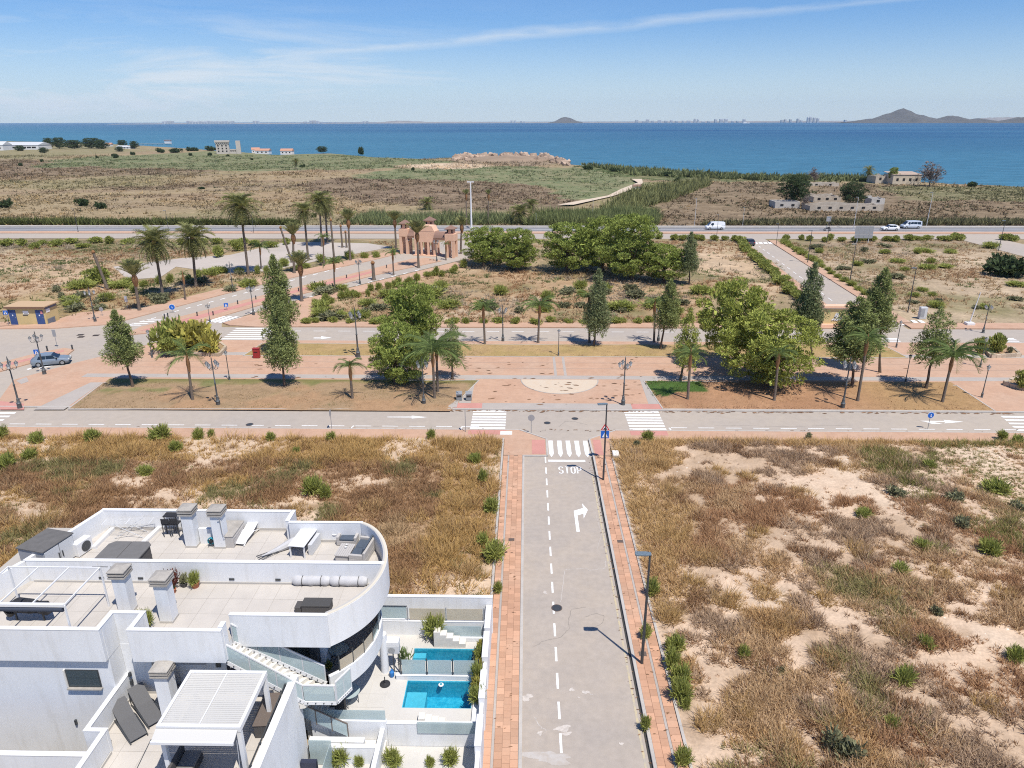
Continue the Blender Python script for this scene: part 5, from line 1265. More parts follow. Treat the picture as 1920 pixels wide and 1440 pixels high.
# low shower wall between the two rear chimneys
face(-16.63,-15.78,30.95,31.1,ZR,ZP-.2,'screen_wall')
sh = VB(); sh.tube([(-15.2,30.47,ZR+1.0),(-15.2,30.45,ZR+1.75),(-15.28,30.40,ZR+1.85)],.018,6); sh.tube([(-15.2,30.47,ZR+1.0),(-15.12,30.42,ZR+.75),(-15.02,30.44,ZR+.95)],.014,6); sh.part('shower', greymetal, smooth=True)
# --- outside stair with its two glazed sides
so0, so1 = Vector((-12.4,23.25,6.15)), Vector((-9.5,23.72,3.55)); si0, si1 = Vector((-12.25,24.0,6.45)), Vector((-8.75,24.62,3.75))
stair = VB()
for k in range(15):
    t0, t1 = k/15, (k+1)/15; a = so0.lerp(so1,t0); b_ = so0.lerp(so1,t1); c_ = si0.lerp(si1,t1); d_ = si0.lerp(si1,t0); zt = 6.55-(k+1)*(6.55-3.62)/15
    stair.prism([(a.x,a.y),(b_.x,b_.y),(c_.x,c_.y),(d_.x,d_.y)], zt-.42, zt)
stair.part('stairs', coping)
VB().prism([(-9.62,23.78),(-8.12,23.78),(-7.75,24.4),(-8.3,25.2),(-9.3,25.3),(-9.62,24.6)],3.35,Z1).part('landing', coping)
def stringer(p, q, hgt, n, name):
    b = VB(); b.bar(p, q, .07, .17); 
    o = b.part('stringer', white2)
    r = VB(); up = Vector((0,0,hgt)); r.bar(p+up, q+up, .06, .06); r.part('handrail', white2)
    for k in range(n):
        a = p.lerp(q,(k+.03)/n); c = p.lerp(q,(k+.97)/n); z0 = Vector((0,0,.12)); z1_ = Vector((0,0,hgt-.05))
        VB().slab([a+z0, c+z0, c+z1_, a+z1_], .015).part('glass_pane', frosted)
    for k in range(n+1):
        a = p.lerp(q,k/n); VB().bar(a, a+up, .045, .045).part('post', palegrey)
    bl = VB()
    for k in range(n*4): a = p.lerp(q,(k+.5)/(n*4)); bl.tube([a+Vector((0,-.05,.02)), a+Vector((0,-.07,.02))], .03, 6)
    bl.part('bolts', darkmetal)
stringer(so0, so1, .95, 3, 'outer'); stringer(si0, si1, .95, 4, 'inner')
stringer(Vector((-9.5,23.74,3.5)), Vector((-8.1,23.74,3.5)), .95, 1, 'front'); stringer(Vector((-8.06,23.78,3.5)), Vector((-7.62,24.55,3.55)), 1.1, 2, 'side')
# --- curved balcony of the first floor
bf = [(-9.3,25.2)]+balc_in+[(-9.3,31.2)]
VB().prism(bf, 3.32, Z1).part('balcony_floor', mat('grey_balcony_tile',(0.30,0.27,0.245),.8,noise=(1.2,.06)))
ribbon(balc, balc_in, 3.3, 4.22).part('balcony_parapet', white, smooth=True)
VB().box(-9.19,-8.3,24.8,25.5,6.0,6.2).part('lintel', white)
nb = len(balc)
for i in range(3, nb-6, 4):
    p, q = balc[i], balc[i+4]; pi_, qi = balc_in[i], balc_in[i+4]
    a = Vector(((p[0]+pi_[0])/2,(p[1]+pi_[1])/2,4.26)); b_ = Vector(((q[0]+qi[0])/2,(q[1]+qi[1])/2,4.26)); up = Vector((0,0,.52))
    VB().slab([a, b_, b_+up, a+up], .012).part('glass_pane', beigeglass if i < 14 else clearglass)
    VB().bar(a-Vector((0,0,.3)), a+Vector((0,0,.75)), .05, .05).part('post', darkmetal)
sd = VB().box(-11.9,-9.6,25.50,25.59,3.62,5.95).part('sliding_door', windowglass)
fr = VB(); fr.box(-11.95,-9.55,25.46,25.6,5.95,6.05)
for xx in (-11.95,-10.75,-9.6): fr.box(xx,xx+.06,25.46,25.62,3.6,5.95)
fr.part('frame', darkmetal, sd)
VB().box(-9.55,-9.21,25.2,25.59,3.6,6.2).part('dark_pier', mat('slate_cladding',(0.06,0.06,0.065),.6))
VB().box(-9.19,-9.0,25.62,31.0,3.6,6.2).part('wall', white)
dk = VB().box(-8.98,-8.9,26.4,29.4,3.62,5.95).part('sliding_door', windowglass)
# ground-floor walls under the balcony
VB().prism([(-9.19,25.62)]+[p for p in gcurve if p[1] > 25.9]+[(-9.19,30.9)], ZD, 3.3).part('wall', white)
cy = VB(); cy.tube([(-7.0,28.3,ZD),(-7.0,28.3,3.4)], .2, 14); cy.part('column', white, smooth=True)
# --- pool deck
P2 = (-5.78,-2.50,25.95,27.70); P1 = (-5.86,-2.47,29.05,29.98)
deck = VB()
def deck_box(xa,xb,ya,yb): deck.box(xa,xb,ya,yb,0.0,ZD-.012)
deck_box(-9.7,P2[0],24.9,32.3); deck_box(P2[1],-2.05,24.9,32.3); deck_box(P2[0],P2[1],24.9,P2[2]); deck_box(P2[0],P2[1],P2[3],P1[2]); deck_box(P2[0],P2[1],P1[3],32.3)
deck_o = deck.part('pool_deck', decktile)
def ingap(c, w, h):
    for a in (P1, P2):
        if c[0]+w/2 > a[0]-.02 and c[0]-w/2 < a[1]+.02 and c[1]+h/2 > a[2]-.02 and c[1]-h/2 < a[3]+.02: return True
    return False
tiles(deck_o, [(-9.15,P2[0],25.1,27.6),(-9.15,P1[0],28.0,30.2),(P2[0],P2[1],25.1,P2[2])], ZD-.012, .78, decktile, ingap)
for (xa,xb,ya,yb), nm in ((P2,'front'),(P1,'rear')):
    pb = VB()
    pb.box(xa,xb,ya,yb,0.0,.06); pb.box(xa,xa+.03,ya,yb,.06,ZD-.03); pb.box(xb-.03,xb,ya,yb,.06,ZD-.03); pb.box(xa+.03,xb-.03,ya,ya+.03,.06,ZD-.03); pb.box(xa+.03,xb-.03,yb-.03,yb,.06,ZD-.03)
    po = pb.part('pool_basin', pooltile)
    if nm == 'front': VB().box(xa+.04,xa+1.0,ya+.04,ya+1.35,.06,.72).part('pool_ledge', poolstep, po)
    else:
        VB().box(xa+.04,xa+.72,ya+.04,ya+.42,.06,.75).part('pool_step', poolstep, po); VB().box(xa+.04,xa+.72,ya+.43,ya+.80,.06,.88).part('pool_step', poolstep, po)
    VB().sheet([(xa+.03,ya+.03),(xb-.03,ya+.03),(xb-.03,yb-.03),(xa+.03,yb-.03)], ZD-.12).part('water', poolwater, po)
# dividing fence between the pools
wall(-6.35,-2.3,27.72,27.92,0.9,1.33,'fence_base')
for i in range(3):
    xa = -6.1+i*1.28; VB().box(xa+.06,xa+1.22,27.80,27.815,1.40,2.25).part('glass_pane', frosted); 
for i in range(4): VB().box(-6.13+i*1.28,-6.07+i*1.28,27.78,27.84,1.33,2.32).part('post', darkmetal)
# rear garden wall with screens, street wall, front wall
wall(-8.2,-1.78,32.35,32.55,0,2.5,'garden_wall')
wall(-8.0,-2.1,31.0,31.18,0,1.95,'garden_wall'); VB().box(-8.0,-6.4,31.02,31.16,1.98,2.1).part('garden_wall', white)
VB().box(-7.9,-6.3,31.07,31.085,2.12,2.85).part('glass_pane', frosted)
for i in range(2): VB().box(-6.15+i*2.0,-4.25+i*2.0,31.07,31.085,2.02,2.75).part('reed_screen', beigeglass)
for xx in (-6.25,-4.2,-2.2): VB().box(xx-.03,xx+.03,31.05,31.11,1.95,2.8).part('post', greymetal)
hrb = VB(); hrb.bar((-7.95,31.06,2.9),(-6.25,31.06,2.9),.04,.04); hrb.part('handrail', darkmetal)
VB().box(-4.4,-2.3,30.62,30.635,1.35,2.0).part('glass_pane', frosted); VB().box(-4.4,-2.2,30.5,30.75,ZD,1.33).part('garden_wall', white)
for k in range(5): VB().box(-4.75+k*.33,-4.75+(k+1)*.33,30.05,30.48,ZD,ZD+.95-(k)*.18).part('step', coping)
wall(-2.06,-1.9,4,32.34,0,1.75,'street_wall')
for k,(ya,yb) in enumerate(((30.4,32.3),(28.2,30.1),(25.6,27.4),(22.9,24.6))): wall(-2.12,-1.84,ya,yb,0,2.05+.05*(k%2),'wall_pier')
# planting trough between pools and street
VB().box(-2.43,-2.08,24.9,30.4,ZD-.1,ZD+.14).part('planter', white)
wall(-9.7,-6.25,24.72,24.9,0,1.5,'garden_wall',cap=False); VB().box(-9.1,-6.3,24.80,24.815,1.52,2.05).part('glass_pane', frosted)
wall(-6.24,-2.1,24.72,24.9,0,1.35,'garden_wall'); VB().box(-4.85,-2.2,24.66,24.675,0.9,1.55).part('glass_pane', frosted)
for k in range(4): VB().box(-4.85+k*.3,-4.85+(k+1)*.3,24.95,25.35,ZD,ZD+.34-k*.1).part('step', coping)
# lower stair, lobby and front garden
for k in range(9): VB().box(-10.0+k*.23,-10.0+(k+1)*.23+.0,24.95,25.6,0,2.2-k*.2).part('step', coping)
VB().prism([(-7.92,23.9),(-6.3,23.9),(-6.3,24.7),(-7.92,24.7)],0,.42).part('landing', coping)
VB().box(-9.7,-7.2,24.1,24.4,0,.9).part('garden_wall', white)
wall(-8.95,-6.55,23.7,23.9,0,1.0,'garden_wall'); wall(-6.54,-6.36,22.6,24.7,0,1.1,'garden_wall')
VB().prism([(-9.7,14),(-2.08,14),(-2.08,24.7),(-9.7,24.7)],0,.06).part('front_yard', decktile)
sg = VB(); p_, q_ = Vector((-10.0,24.42,2.05)), Vector((-7.95,24.42,.9)); up = Vector((0,0,.75))
sg.slab([p_, q_, q_+up, p_+up], .012); sg.part('glass_pane', frosted)
hh = VB(); hh.bar(p_+up, q_+up, .045, .05)
for t in (0,.33,.66,1): a = p_.lerp(q_,t); hh.bar(a-Vector((0,0,.1)), a+up, .045, .045)
hh.part('handrail', mat('bronze_rail',(0.16,0.13,0.11),.5))
VB().box(-9.5,-8.5,23.62,23.635,.1,1.5).part('glass_pane', frosted); VB().box(-8.5,-8.485,22.2,23.6,.1,1.5).part('glass_pane', frosted)
VB().box(-9.69,-9.2,22.3,22.9,.06,.6).part('bench', coping); VB().box(-9.695,-9.0,22.9,23.1,.06,1.0).part('dark_cladding', mat('navy_cladding',(0.03,0.035,0.06),.6))
VB().box(-9.68,-8.3,25.62,25.66,ZD,3.3).part('landing_shade_panel', mat('landing_shade_panel',(0.07,0.07,0.072),.7,noise=(2,.15)))  # dark panel added to paint the shadow beneath the landing
# louvred pergola on the terrace
pg = thing('louvred_pergola', 'white louvred pergola over the wicker seats on the first-floor terrace', 'pergola', (-12.0,21.0,Z1))
def PGP(b, name, m, parent=None, **k):
    b.v = [(p[0]+12.0,p[1]-21.0,p[2]-Z1) for p in b.v]; return b.build(name, m, pg if parent is None else parent, **k)
px0,px1,py0,py1,pz = -13.5,-10.38,19.75,22.6,6.15
fb = MB(); fb.box(px0,px1,py0,py0+.14,pz-.12,pz+.1); fb.box(px0,px1,py1-.14,py1,pz-.12,pz+.1); fb.box(px0,px0+.12,py0+.14,py1-.14,pz-.12,pz+.1); fb.box(px1-.12,px1,py0+.14,py1-.14,pz-.12,pz+.1); fb.box((px0+px1)/2-.02,(px0+px1)/2+.02,py0+.14,py1-.14,pz+.03,pz+.105)
PGP(fb,'frame',white2)
for xx,yy in ((px0+.1,py0+.1),(px1-.1,py0+.1),(px1-.1,py1-.1),(px0+.1,py1-.1)): PGP(MB().box(xx-.08,xx+.08,yy-.08,yy+.08,Z1,pz-.12),'post',white2)
ns = 27
for k in range(ns):
    yy = py0+.16+(py1-py0-.32)*(k+.5)/ns
    for xa,xb in ((px0+.13,(px0+px1)/2-.025),((px0+px1)/2+.025,px1-.13)): PGP(MB().slab([(xa,yy-.0465,pz+.066),(xb,yy-.0465,pz+.066),(xb,yy+.0450,pz+.052),(xa,yy+.0450,pz+.052)],.010),'louvre',louvre_m)
aw = MB(); aw.slab([(px0,py0-.45,pz-.18),(px1-.1,py0-.45,pz-.18),(px1-.1,py0-.02,pz-.02),(px0,py0-.02,pz-.02)],.03); PGP(aw,'awning',louvre_m)
PGP(MB().box(px0,px1-.1,py0-.52,py0-.44,pz-.24,pz-.12),'awning_bar',white2)
rp = MB(); rp.tube([(px0,py0-.4,pz-.1),(px0-.6,py0-1.8,4.7),(px0-1.1,py0-3,3.7)],.016,5); PGP(rp,'guy_rope',darkmetal)
rp = MB(); rp.tube([(px0+.05,py1,pz+.05),(px0-.5,py1+.1,pz-.05),(-14.4,22.75,pz-.1)],.014,5); PGP(rp,'guy_rope',darkmetal)
rp = MB(); rp.tube([(px1,py0-.4,pz-.1),(px1+.25,py0-1.0,5.2),(px1+.3,py0-1.4,4.75)],.014,5); PGP(rp,'guy_rope',greymetal)
# retractable awning frame on the roof terrace
pf = thing('awning_frame', 'white tubular awning frame with rolled dark canopy on the front roof terrace', 'awning frame', (-20.5,25,ZR))
def PF(b, name, m, **k):
    b.v = [(p[0]+20.5,p[1]-25,p[2]-ZR) for p in b.v]; return b.build(name, m, pf, **k)
fx0,fx1,fy0,fy1,fz = -22.6,-18.55,23.35,25.9,8.75
b = MB(); b.bar((fx0,fy1,fz),(fx1,fy1,fz),.06); b.bar((fx0,fy0,fz),(fx1,fy0,fz),.14,.12); PF(b,'beam',white2)
for xx in (fx0,fx0+1.35,fx0+2.7,fx1): b = MB(); b.bar((xx,fy0,fz+.02),(xx,fy1,fz+.02),.05); PF(b,'rafter',white2)
for xx,yy in ((fx0,fy1),(fx1,fy1),(fx0,fy0),(fx1,fy0)): b = MB(); b.bar((xx,yy,ZR),(xx,yy,fz),.06); PF(b,'post',white2)
b = MB(); b.tube([(fx0+.1,fy0+.03,fz-.2),(fx1-.1,fy0+.03,fz-.2)],.13,10); PF(b,'rolled_canopy',mat('dark_blue_canopy',(0.05,0.06,0.085),.8),smooth=True)
# ================================================================== THINGS ON THE VILLA TERRACES
ZF = ZR+.004
def lounger(label, u, v, z, rz, frame, sling, group, back=.0):
    x, y = at(u, v, z); T = thing('sun_lounger', label, 'sun lounger', (x,y,z), rz, group); T.scale = (1.12,1.12,1.0) if group else (1,1,1)
    for s in (-1,1):
        b = MB(); b.tube([(s*.29,-.95,.05),(s*.31,-.6,.24),(s*.31,.1,.30),(s*.30,.55,.12),(s*.30,.75,.02)],.025,6); b.build('side_rail', frame, T, True)
    MB().slab([(-.28,-.92,.14),(.28,-.92,.14),(.28,.15,.30),(-.28,.15,.30)],.02).build('seat', sling, T)
    MB().slab([(-.28,.15,.30),(.28,.15,.30),(.28,.92,.30+back),(-.28,.92,.30+back)],.02).build('backrest', sling, T)
    for s in (-1,1):
        MB().bar((s*.28,-.8,0),(s*.28,-.8,.18),.03).build('leg', frame, T); MB().bar((s*.28,.8,0),(s*.28,.8,.26+back*.9),.03).build('leg', frame, T)
lounger('dark grey mesh sun lounger nearer the terrace parapet, left of the two', 243,1362,Z1, rad(48), darkmetal, greyfabric, 'grey loungers on the first-floor terrace', .42)
lounger('dark grey mesh sun lounger nearer the chimney, right of the two', 276,1334,Z1, rad(48), darkmetal, greyfabric, 'grey loungers on the first-floor terrace', .42)
lounger('white sun lounger on the rear roof terrace beside the storage box', 465,1006,ZF, rad(-8), white2, white2, None, .25)
def boxy(name, label, cat, x, y, z, parts, rz=0):
    T = thing(name, label, cat, (x,y,z), rz)
    for nm, m, (a,b,c,d,e,f), bv in parts: MB().box(a,b,c,d,e,f).build(nm, m, T, bevel=bv)
    return T
x,y = at(428,1012,ZF); boxy('storage_box', 'grey slatted storage box behind the shower chimney on the roof', 'storage box', x+.15,y,ZF,[('body',wicker,(-.45,.45,-.75,.75,0,.62),.02)]+[('slat',wicker,(.455,.475,-.72,.72,.06+k*.13,.16+k*.13),0) for k in range(4)]+[('lid',concrete,(-.47,.47,-.77,.77,.625,.69),.02)])
x,y = at(105,1035,ZF); boxy('storage_cabinet', 'large dark grey garden cabinet with two doors at the roof edge', 'cabinet', x+.35,y-.95,ZF,[('body',mat('grey_cabinet',(0.30,0.31,0.33),.6),(-.75,.75,-.85,.85,0,1.24),.02),('lid',mat('dark_cabinet_lid',(0.13,0.125,0.12),.8,noise=(3,.15)),(-.8,.8,-.9,.9,1.26,1.32),.01),('door',palegrey,(.76,.785,-.8,-.02,.08,1.2),.005),('door',palegrey,(.76,.785,.02,.8,.08,1.2),.005),('handle',darkmetal,(.79,.83,-.12,-.08,.5,.8),0),('handle',darkmetal,(.79,.83,.08,.12,.5,.8),0)], rad(-14))
x,y = at(157,1036,ZF); T = boxy('air_conditioner', 'white air conditioner unit beside the grey cabinet', 'air conditioner', x,y,ZF,[('casing',white2,(-.2,.2,-.45,.45,.05,.75),.02)], rad(-14))
MB().tube([(.2,.05,.4),(.225,.05,.4)],.27,16).build('fan_grille', darkmetal, T)
for s in (-1,1): MB().box(-.18,.18,s*.35-.03,s*.35+.03,0,.05).build('foot', greymetal, T)
x,y = at(231,1040,ZF); T = thing('hot_tub', 'hot tub under a dark grey padded cover on the rear roof terrace', 'hot tub', (at(231,1040,7.4)[0],28.75,ZF))
MB().prism([(-1.0,-.8),(-.8,-1.0),(.8,-1.0),(1.0,-.8),(1.0,.8),(.8,1.0),(-.8,1.0),(-1.0,.8)],0,.78).build('shell', charcoal, T, bevel=.03)
cov = mat('grey_cover',(0.155,0.15,0.145),.75,noise=(3,.1))
MB().prism([(-1.05,-.82),(-.82,-1.05),(-.01,-1.05),(-.01,1.05),(-.82,1.05),(-1.05,.82)],.785,.88).build('cover_half', cov, T, bevel=.03); MB().prism([(.01,-1.05),(.82,-1.05),(1.05,-.82),(1.05,.82),(.82,1.05),(.01,1.05)],.785,.88).build('cover_half', cov, T, bevel=.03)
# white beams of a knocked-down bed frame
for u0,v0,u1,v1,lb in ((176,1030,212,994,'white painted beam lying left of the drying rack'),(268,1022,300,992,'white painted beam lying right of the drying rack')):
    a, b = at(u0,v0,ZF), at(u1,v1,ZF); T = thing('white_beam', lb, 'beam', (a[0],a[1],ZF), 0, 'white beams on the rear roof')
    m_ = MB(); m_.bar((0,0,.09),(b[0]-a[0],b[1]-a[1],.09),.22,.16); m_.build('beam', white2, T)
    for q in (0.03,.97): MB().box((b[0]-a[0])*q-.13,(b[0]-a[0])*q+.13,(b[1]-a[1])*q-.05,(b[1]-a[1])*q+.05,0,.012).build('end_plate', palegrey, T)
x,y = at(246,1004,ZF); T = thing('drying_rack', 'white folding laundry drying rack on the rear roof terrace', 'drying rack', (x,y,ZF), rad(5))
for s in (-1,1):
    b = MB(); b.tube([(-.75,s*.28,0),(.6,s*.28,.85)],.016,5); b.tube([(.75,s*.28,0),(-.6,s*.28,.85)],.016,5); b.build('leg_frame', palegrey, T)
b = MB()
for k in range(9): b.tube([(-1.2,-.3+k*.075,.87),(1.2,-.3+k*.075,.87)],.008,4)
b.build('wires', palegrey, T); b = MB(); b.tube([(-1.2,-.3,.87),(-1.2,.3,.87)],.014,5); b.tube([(1.2,-.3,.87),(1.2,.3,.87)],.014,5); b.tube([(0,-.3,.87),(0,.3,.87)],.014,5); b.build('frame', white2, T)
x,y = at(324,1000,ZF); T = thing('bar_table', 'small square dark bar table by the rear chimney', 'bar table', (x,y+.3,ZF))
MB().box(-.35,.35,-.35,.35,1.0,1.04).build('top', blackcover, T)
for s in (-1,1):
    for t in (-1,1): MB().bar((s*.3,t*.3,0),(s*.3,t*.3,1.0),.04).build('leg', darkmetal, T)
for u,v,lb in ((318,1004,'dark bar stool left of the bar table on the roof'),(334,1003,'dark bar stool right of the bar table on the roof')):
    x,y = at(u,v,ZF); T = thing('bar_stool', lb, 'bar stool', (x,y,ZF), 0, 'bar stools on the rear roof')
    MB().box(-.2,.2,-.2,.2,.72,.76).build('seat', blackcover, T); MB().box(-.2,.2,-.22,-.19,.8,1.1).build('backrest', blackcover, T)
    for s in (-1,1):
        for t in (-1,1): MB().bar((s*.18,t*.18,0),(s*.18,t*.18,.72 if t > 0 else 1.1),.03).build('leg', darkmetal, T)
# gas bottle / hose at the shower
x,y = at(398,1025,ZF); T = thing('garden_hose_reel', 'teal garden hose reel at the foot of the shower chimney', 'hose reel', (x,y,ZF))
b = MB(); n = 40; b.tube([(.17*math.cos(k*.8),.05*math.sin(k*.3),.35+.17*math.sin(k*.8)) for k in range(n)],.022,5); b.build('hose', teal, T, True); MB().tube([(0,-.09,.35),(0,.09,.35)],.1,10).build('drum', blackcover, T)
for s in (-1,1): b = MB(); b.tube([(-.18,s*.1,0),(0,s*.1,.38),(.18,s*.1,0)],.015,5); b.build('stand', darkmetal, T)
# lounge set by the curved corner
def armset(name, label, cat, u, v, wx, wy, rz, group=None, seatm=cushion, hgt=.34):
    x,y = at(u,v,ZF); T = thing(name, label, cat, (x,y,ZF), rz, group)
    MB().box(-wx/2,wx/2,-wy/2,wy/2,.03,.30).build('base', wicker, T, bevel=.015)
    MB().box(-wx/2,wx/2,wy/2-.13,wy/2,.305,.68).build('back_panel', wicker, T, bevel=.015)
    for s in (-1,1): MB().box(s*wx/2-(.14 if s > 0 else 0),s*wx/2+(.14 if s < 0 else 0),-wy/2,wy/2-.14,.305,.52).build('armrest', wicker, T, bevel=.015)
    n = max(1,round((wx-.3)/.7)); w = (wx-.3)/n
    for k in range(n):
        xa = -wx/2+.15+k*w; MB().box(xa+.01,xa+w-.01,-wy/2+.01,wy/2-.16,.305,.42).build('seat_cushion', seatm, T, bevel=.03); MB().slab([(xa+.01,wy/2-.30,.43),(xa+w-.01,wy/2-.30,.43),(xa+w-.01,wy/2-.15,.86),(xa+.01,wy/2-.15,.86)],-.10).build('back_cushion', seatm, T, bevel=.03)
    return T
armset('garden_armchair','pale wicker armchair with slate cushions near the curved roof parapet','armchair',655,1016,1.05,.85,rad(-4))
armset('garden_sofa','pale wicker two-seat sofa with slate cushions along the curved roof parapet','sofa',682,1040,1.75,.85,rad(-98))
x,y = at(648,1043,ZF); T = thing('coffee_table','low pale grey slatted coffee table between the wicker seats','coffee table',(x,y,ZF),rad(-6))
for k in range(7): MB().box(-.36+k*.105,-.265+k*.105,-.55,.55,.36,.39).build('slat', wicker, T)
MB().box(-.33,.33,-.5,.5,.02,.355).build('base', wicker, T)
for dy,lb in ((.1,'white candle jar on the coffee table, the nearer of two'),(.32,'white candle jar on the coffee table, the farther of two')):
    T = thing('candle_jar', lb, 'candle', (x+.02,y+dy,ZF+.39), 0, 'candle jars'); MB().lathe([(.05,0),(.05,.10)],10).build('jar', white2, T); MB().lathe([(.051,.03),(.051,.06)],10).build('band', black, T)
x,y = at(630,1012,ZF); T = thing('side_table','small round white side table by the rear roof parapet','side table',(x,y,ZF)); MB().lathe([(.24,.40),(.24,.44)],16).build('top',white2,T); MB().lathe([(.03,0),(.03,.4)],8).build('column',white2,T); MB().lathe([(.16,0),(.15,.02)],14).build('base',white2,T)
# white outdoor table and a collapsed parasol
x,y = at(566,1040,ZF); T = thing('garden_table','long white outdoor table end-on behind the dividing wall','table',(x,y+.5,ZF),rad(-7))
MB().box(-.42,.42,-.9,.9,.70,.74).build('top',white2,T,bevel=.01)
for s in (-1,1):
    for t in (-1,1): MB().bar((s*.36,t*.8,0),(s*.36,t*.8,.7),.06).build('leg',white2,T)
MB().box(.43,.62,-.5,.6,.02,.6).build('folded_chairs', palegrey, T)
x,y = at(536,1036,ZF); T = thing('folded_parasol','collapsed cream parasol lying on the rear roof terrace','parasol',(x,y+.3,ZF),rad(38))
b = MB(); b.tube([(-1.3,0,.12),(-.5,.02,.16),(.3,0,.30),(1.0,0,.34),(1.25,0,.3)],[.02,.14,.24,.20,.05],8); b.build('canopy', tarp, T, True)
for k in range(4): b = MB(); b.tube([(-.4,-.1+k*.07,.14),(-1.5,-.25+k*.17,.05)],.018,5); b.build('rib', darkmetal, T)
# rolled bundles in front of the dividing wall
def bundle(label, u, v, L):
    x,y = at(u,v,ZF); T = thing('wrapped_bundle', label, 'bundle', (x,y+.18,ZF), 0, 'wrapped bundles on the front roof terrace'); b = MB(); n = 15
    b.tube([(-L/2+L*k/(n-1), .005*math.sin(k*1.7), .22) for k in range(n)],[.16]+[.235+.012*math.sin(k*1.1)+.008*math.cos(k*2.7) for k in range(1,n-1)]+[.16],12)
    o = b.build('cover', tarp, T, True)
    for q in (-.22,.28): b = MB(); b.tube([(L*q+.012*math.cos(t), .25*math.cos(t), .22+.25*math.sin(t)) for t in np.linspace(0,6.28,17)],.014,5); b.build('strap', black, T)
bundle('grey-white wrapped bundle with black straps, left of two by the dividing wall', 583,1100, 1.75); bundle('grey-white wrapped bundle with black straps, right of two near the curved parapet', 653,1101, 1.75)
x,y = at(597,1150,ZF); boxy('deck_box','low dark charcoal deck box in front of the curved roof corner','deck box',x-.1,y+.25,ZF,[('body',charcoal,(-.62,.62,-.28,.28,0,.36),.02),('lid',mat('charcoal_lid',(0.07,0.068,0.066),.7),(-.64,.64,-.30,.30,.365,.42),.015),('side_step',charcoal,(-.95,-.65,-.24,.24,0,.28),.02)])
# potted plants
def pot(label, u, v, z, r, m, leaves, h, group=None, ypl=0, name='potted_plant'):
    x,y = at(u,v,z); T = thing(name, label, 'potted plant', (x,y+ypl,z), 0, group)
    MB().lathe([(r*.7,0),(r*.95,r*1.2),(r*1.05,r*1.35),(r*.9,r*1.36)],14).build('pot', m, T, True); MB().lathe([(r*.88,r*1.25),(r*.88,r*1.29)],14).build('soil', bark, T)
    add('foliage', random.choice(leaves), T, (0,0,r*1.1), (0,0,random.uniform(0,6)), (h*.55,h*.55,h))
    return T
GPOT = 'pots on the front roof terrace'
pot('reddish spiky plant in a terracotta pot by the dividing wall, leftmost of four', 323,1103,ZF,.17,terracotta,[bush_mesh(360,mat('reddish_leaves',(0.10,0.03,0.02),.7,rnd=.4),300,.6,.09)],.75,GPOT)
pot('tiny terracotta pot with a low succulent by the dividing wall', 330,1105,ZF,.15,terracotta,BUSHD,.22,GPOT,-.25)
pot('grey-leaved plant in a dark pot, third of four by the dividing wall', 346,1100,ZF,.15,charcoal,BUSHG,.5,GPOT)
pot('bushy green plant in a terracotta pot, rightmost of four by the dividing wall', 367,1101,ZF,.20,terracotta,BUSH,.55,GPOT)
pot('green pot plant in the corner behind the middle roof parapet', 277,1176,ZF,.17,charcoal,BUSH,.6,None)
pot('leafy plant in a dark pot beside it behind the middle roof parapet', 262,1176,ZF,.14,charcoal,BUSHD,.5,None)
pot('small tree in a square grey pot beside the steps at the rear pool', 813,1197,ZD,.28,mat('slate_pot',(0.10,0.105,0.115),.7),BUSH,.95,None)
pot('spiky young palm in a dark pot at the left end of the pool fence', 757,1245,ZD,.13,charcoal,[bush_mesh(361,frond2_m,90,1.2,.10,1.5)],.7,None)
for i,(v,h) in enumerate(((1226,.7),(1240,.65),(1262,.8),(1282,.95),(1303,1.0),(1318,.8))):
    x,y = at(897,v,ZD); T = thing('planter_shrub', ['yellow-green shrub at the rear end of the planting trough by the street wall','second shrub from the rear in the planting trough by the street wall','shrub beside the pool fence in the planting trough','tall shrub beside the front pool in the planting trough','leafy shrub at the middle of the front pool in the planting trough','shrub at the front end of the planting trough by the street wall'][i], 'shrub', (-2.27,y,ZD+.1), i, 'shrubs in the planting trough')
    add('foliage', random.choice(BUSH if i%2 else BUSHY), T, None, None, (.33,.38,h)); MB().tube([(0,0,-.1),(0,0,h*.6)],[.03,.015],5).build('stem', bark, T)
for i,(u,v,h,lb) in enumerate(((636,1432,.8,'round green bush in the lower front garden by the white wall'),(672,1436,.45,'small leafy shrub in the lower front garden, right of the round bush'),(738,1436,.7,'yellow-green bush behind the white railing in the front garden'),(808,1436,.4,'sparse little shrub in the middle of the front garden'),(848,1432,.75,'tall sparse shrub near the street wall in the front garden'))):
    x,y = at(u,v,.06); T = thing('garden_shrub', lb, 'shrub', (x,y,.06), i, 'shrubs in the front garden'); add('foliage', BUSH[i%3], T, None, None, (h*.55,h*.55,h)); MB().tube([(0,0,-.05),(0,0,h*.6)],[.03,.015],5).build('stem', bark, T)
# covered barbecue under the roof awning
x,y = at(50,1172,ZF); T = thing('covered_barbecue','black-covered barbecue under the awning frame on the roof','barbecue',(x,y+.3,ZF))
b = MB(); b.tube([(-.85,0,.25),(-.8,0,.62),(-.4,.02,.78),(.2,.0,.74),(.75,0,.70),(.9,0,.4)],[.12,.30,.34,.32,.30,.14],9); b.build('cover', blackcover, T, True)
for s in (-1,1): MB().bar((s*.6,0,0),(s*.6,0,.4),.06).build('leg', darkmetal, T)
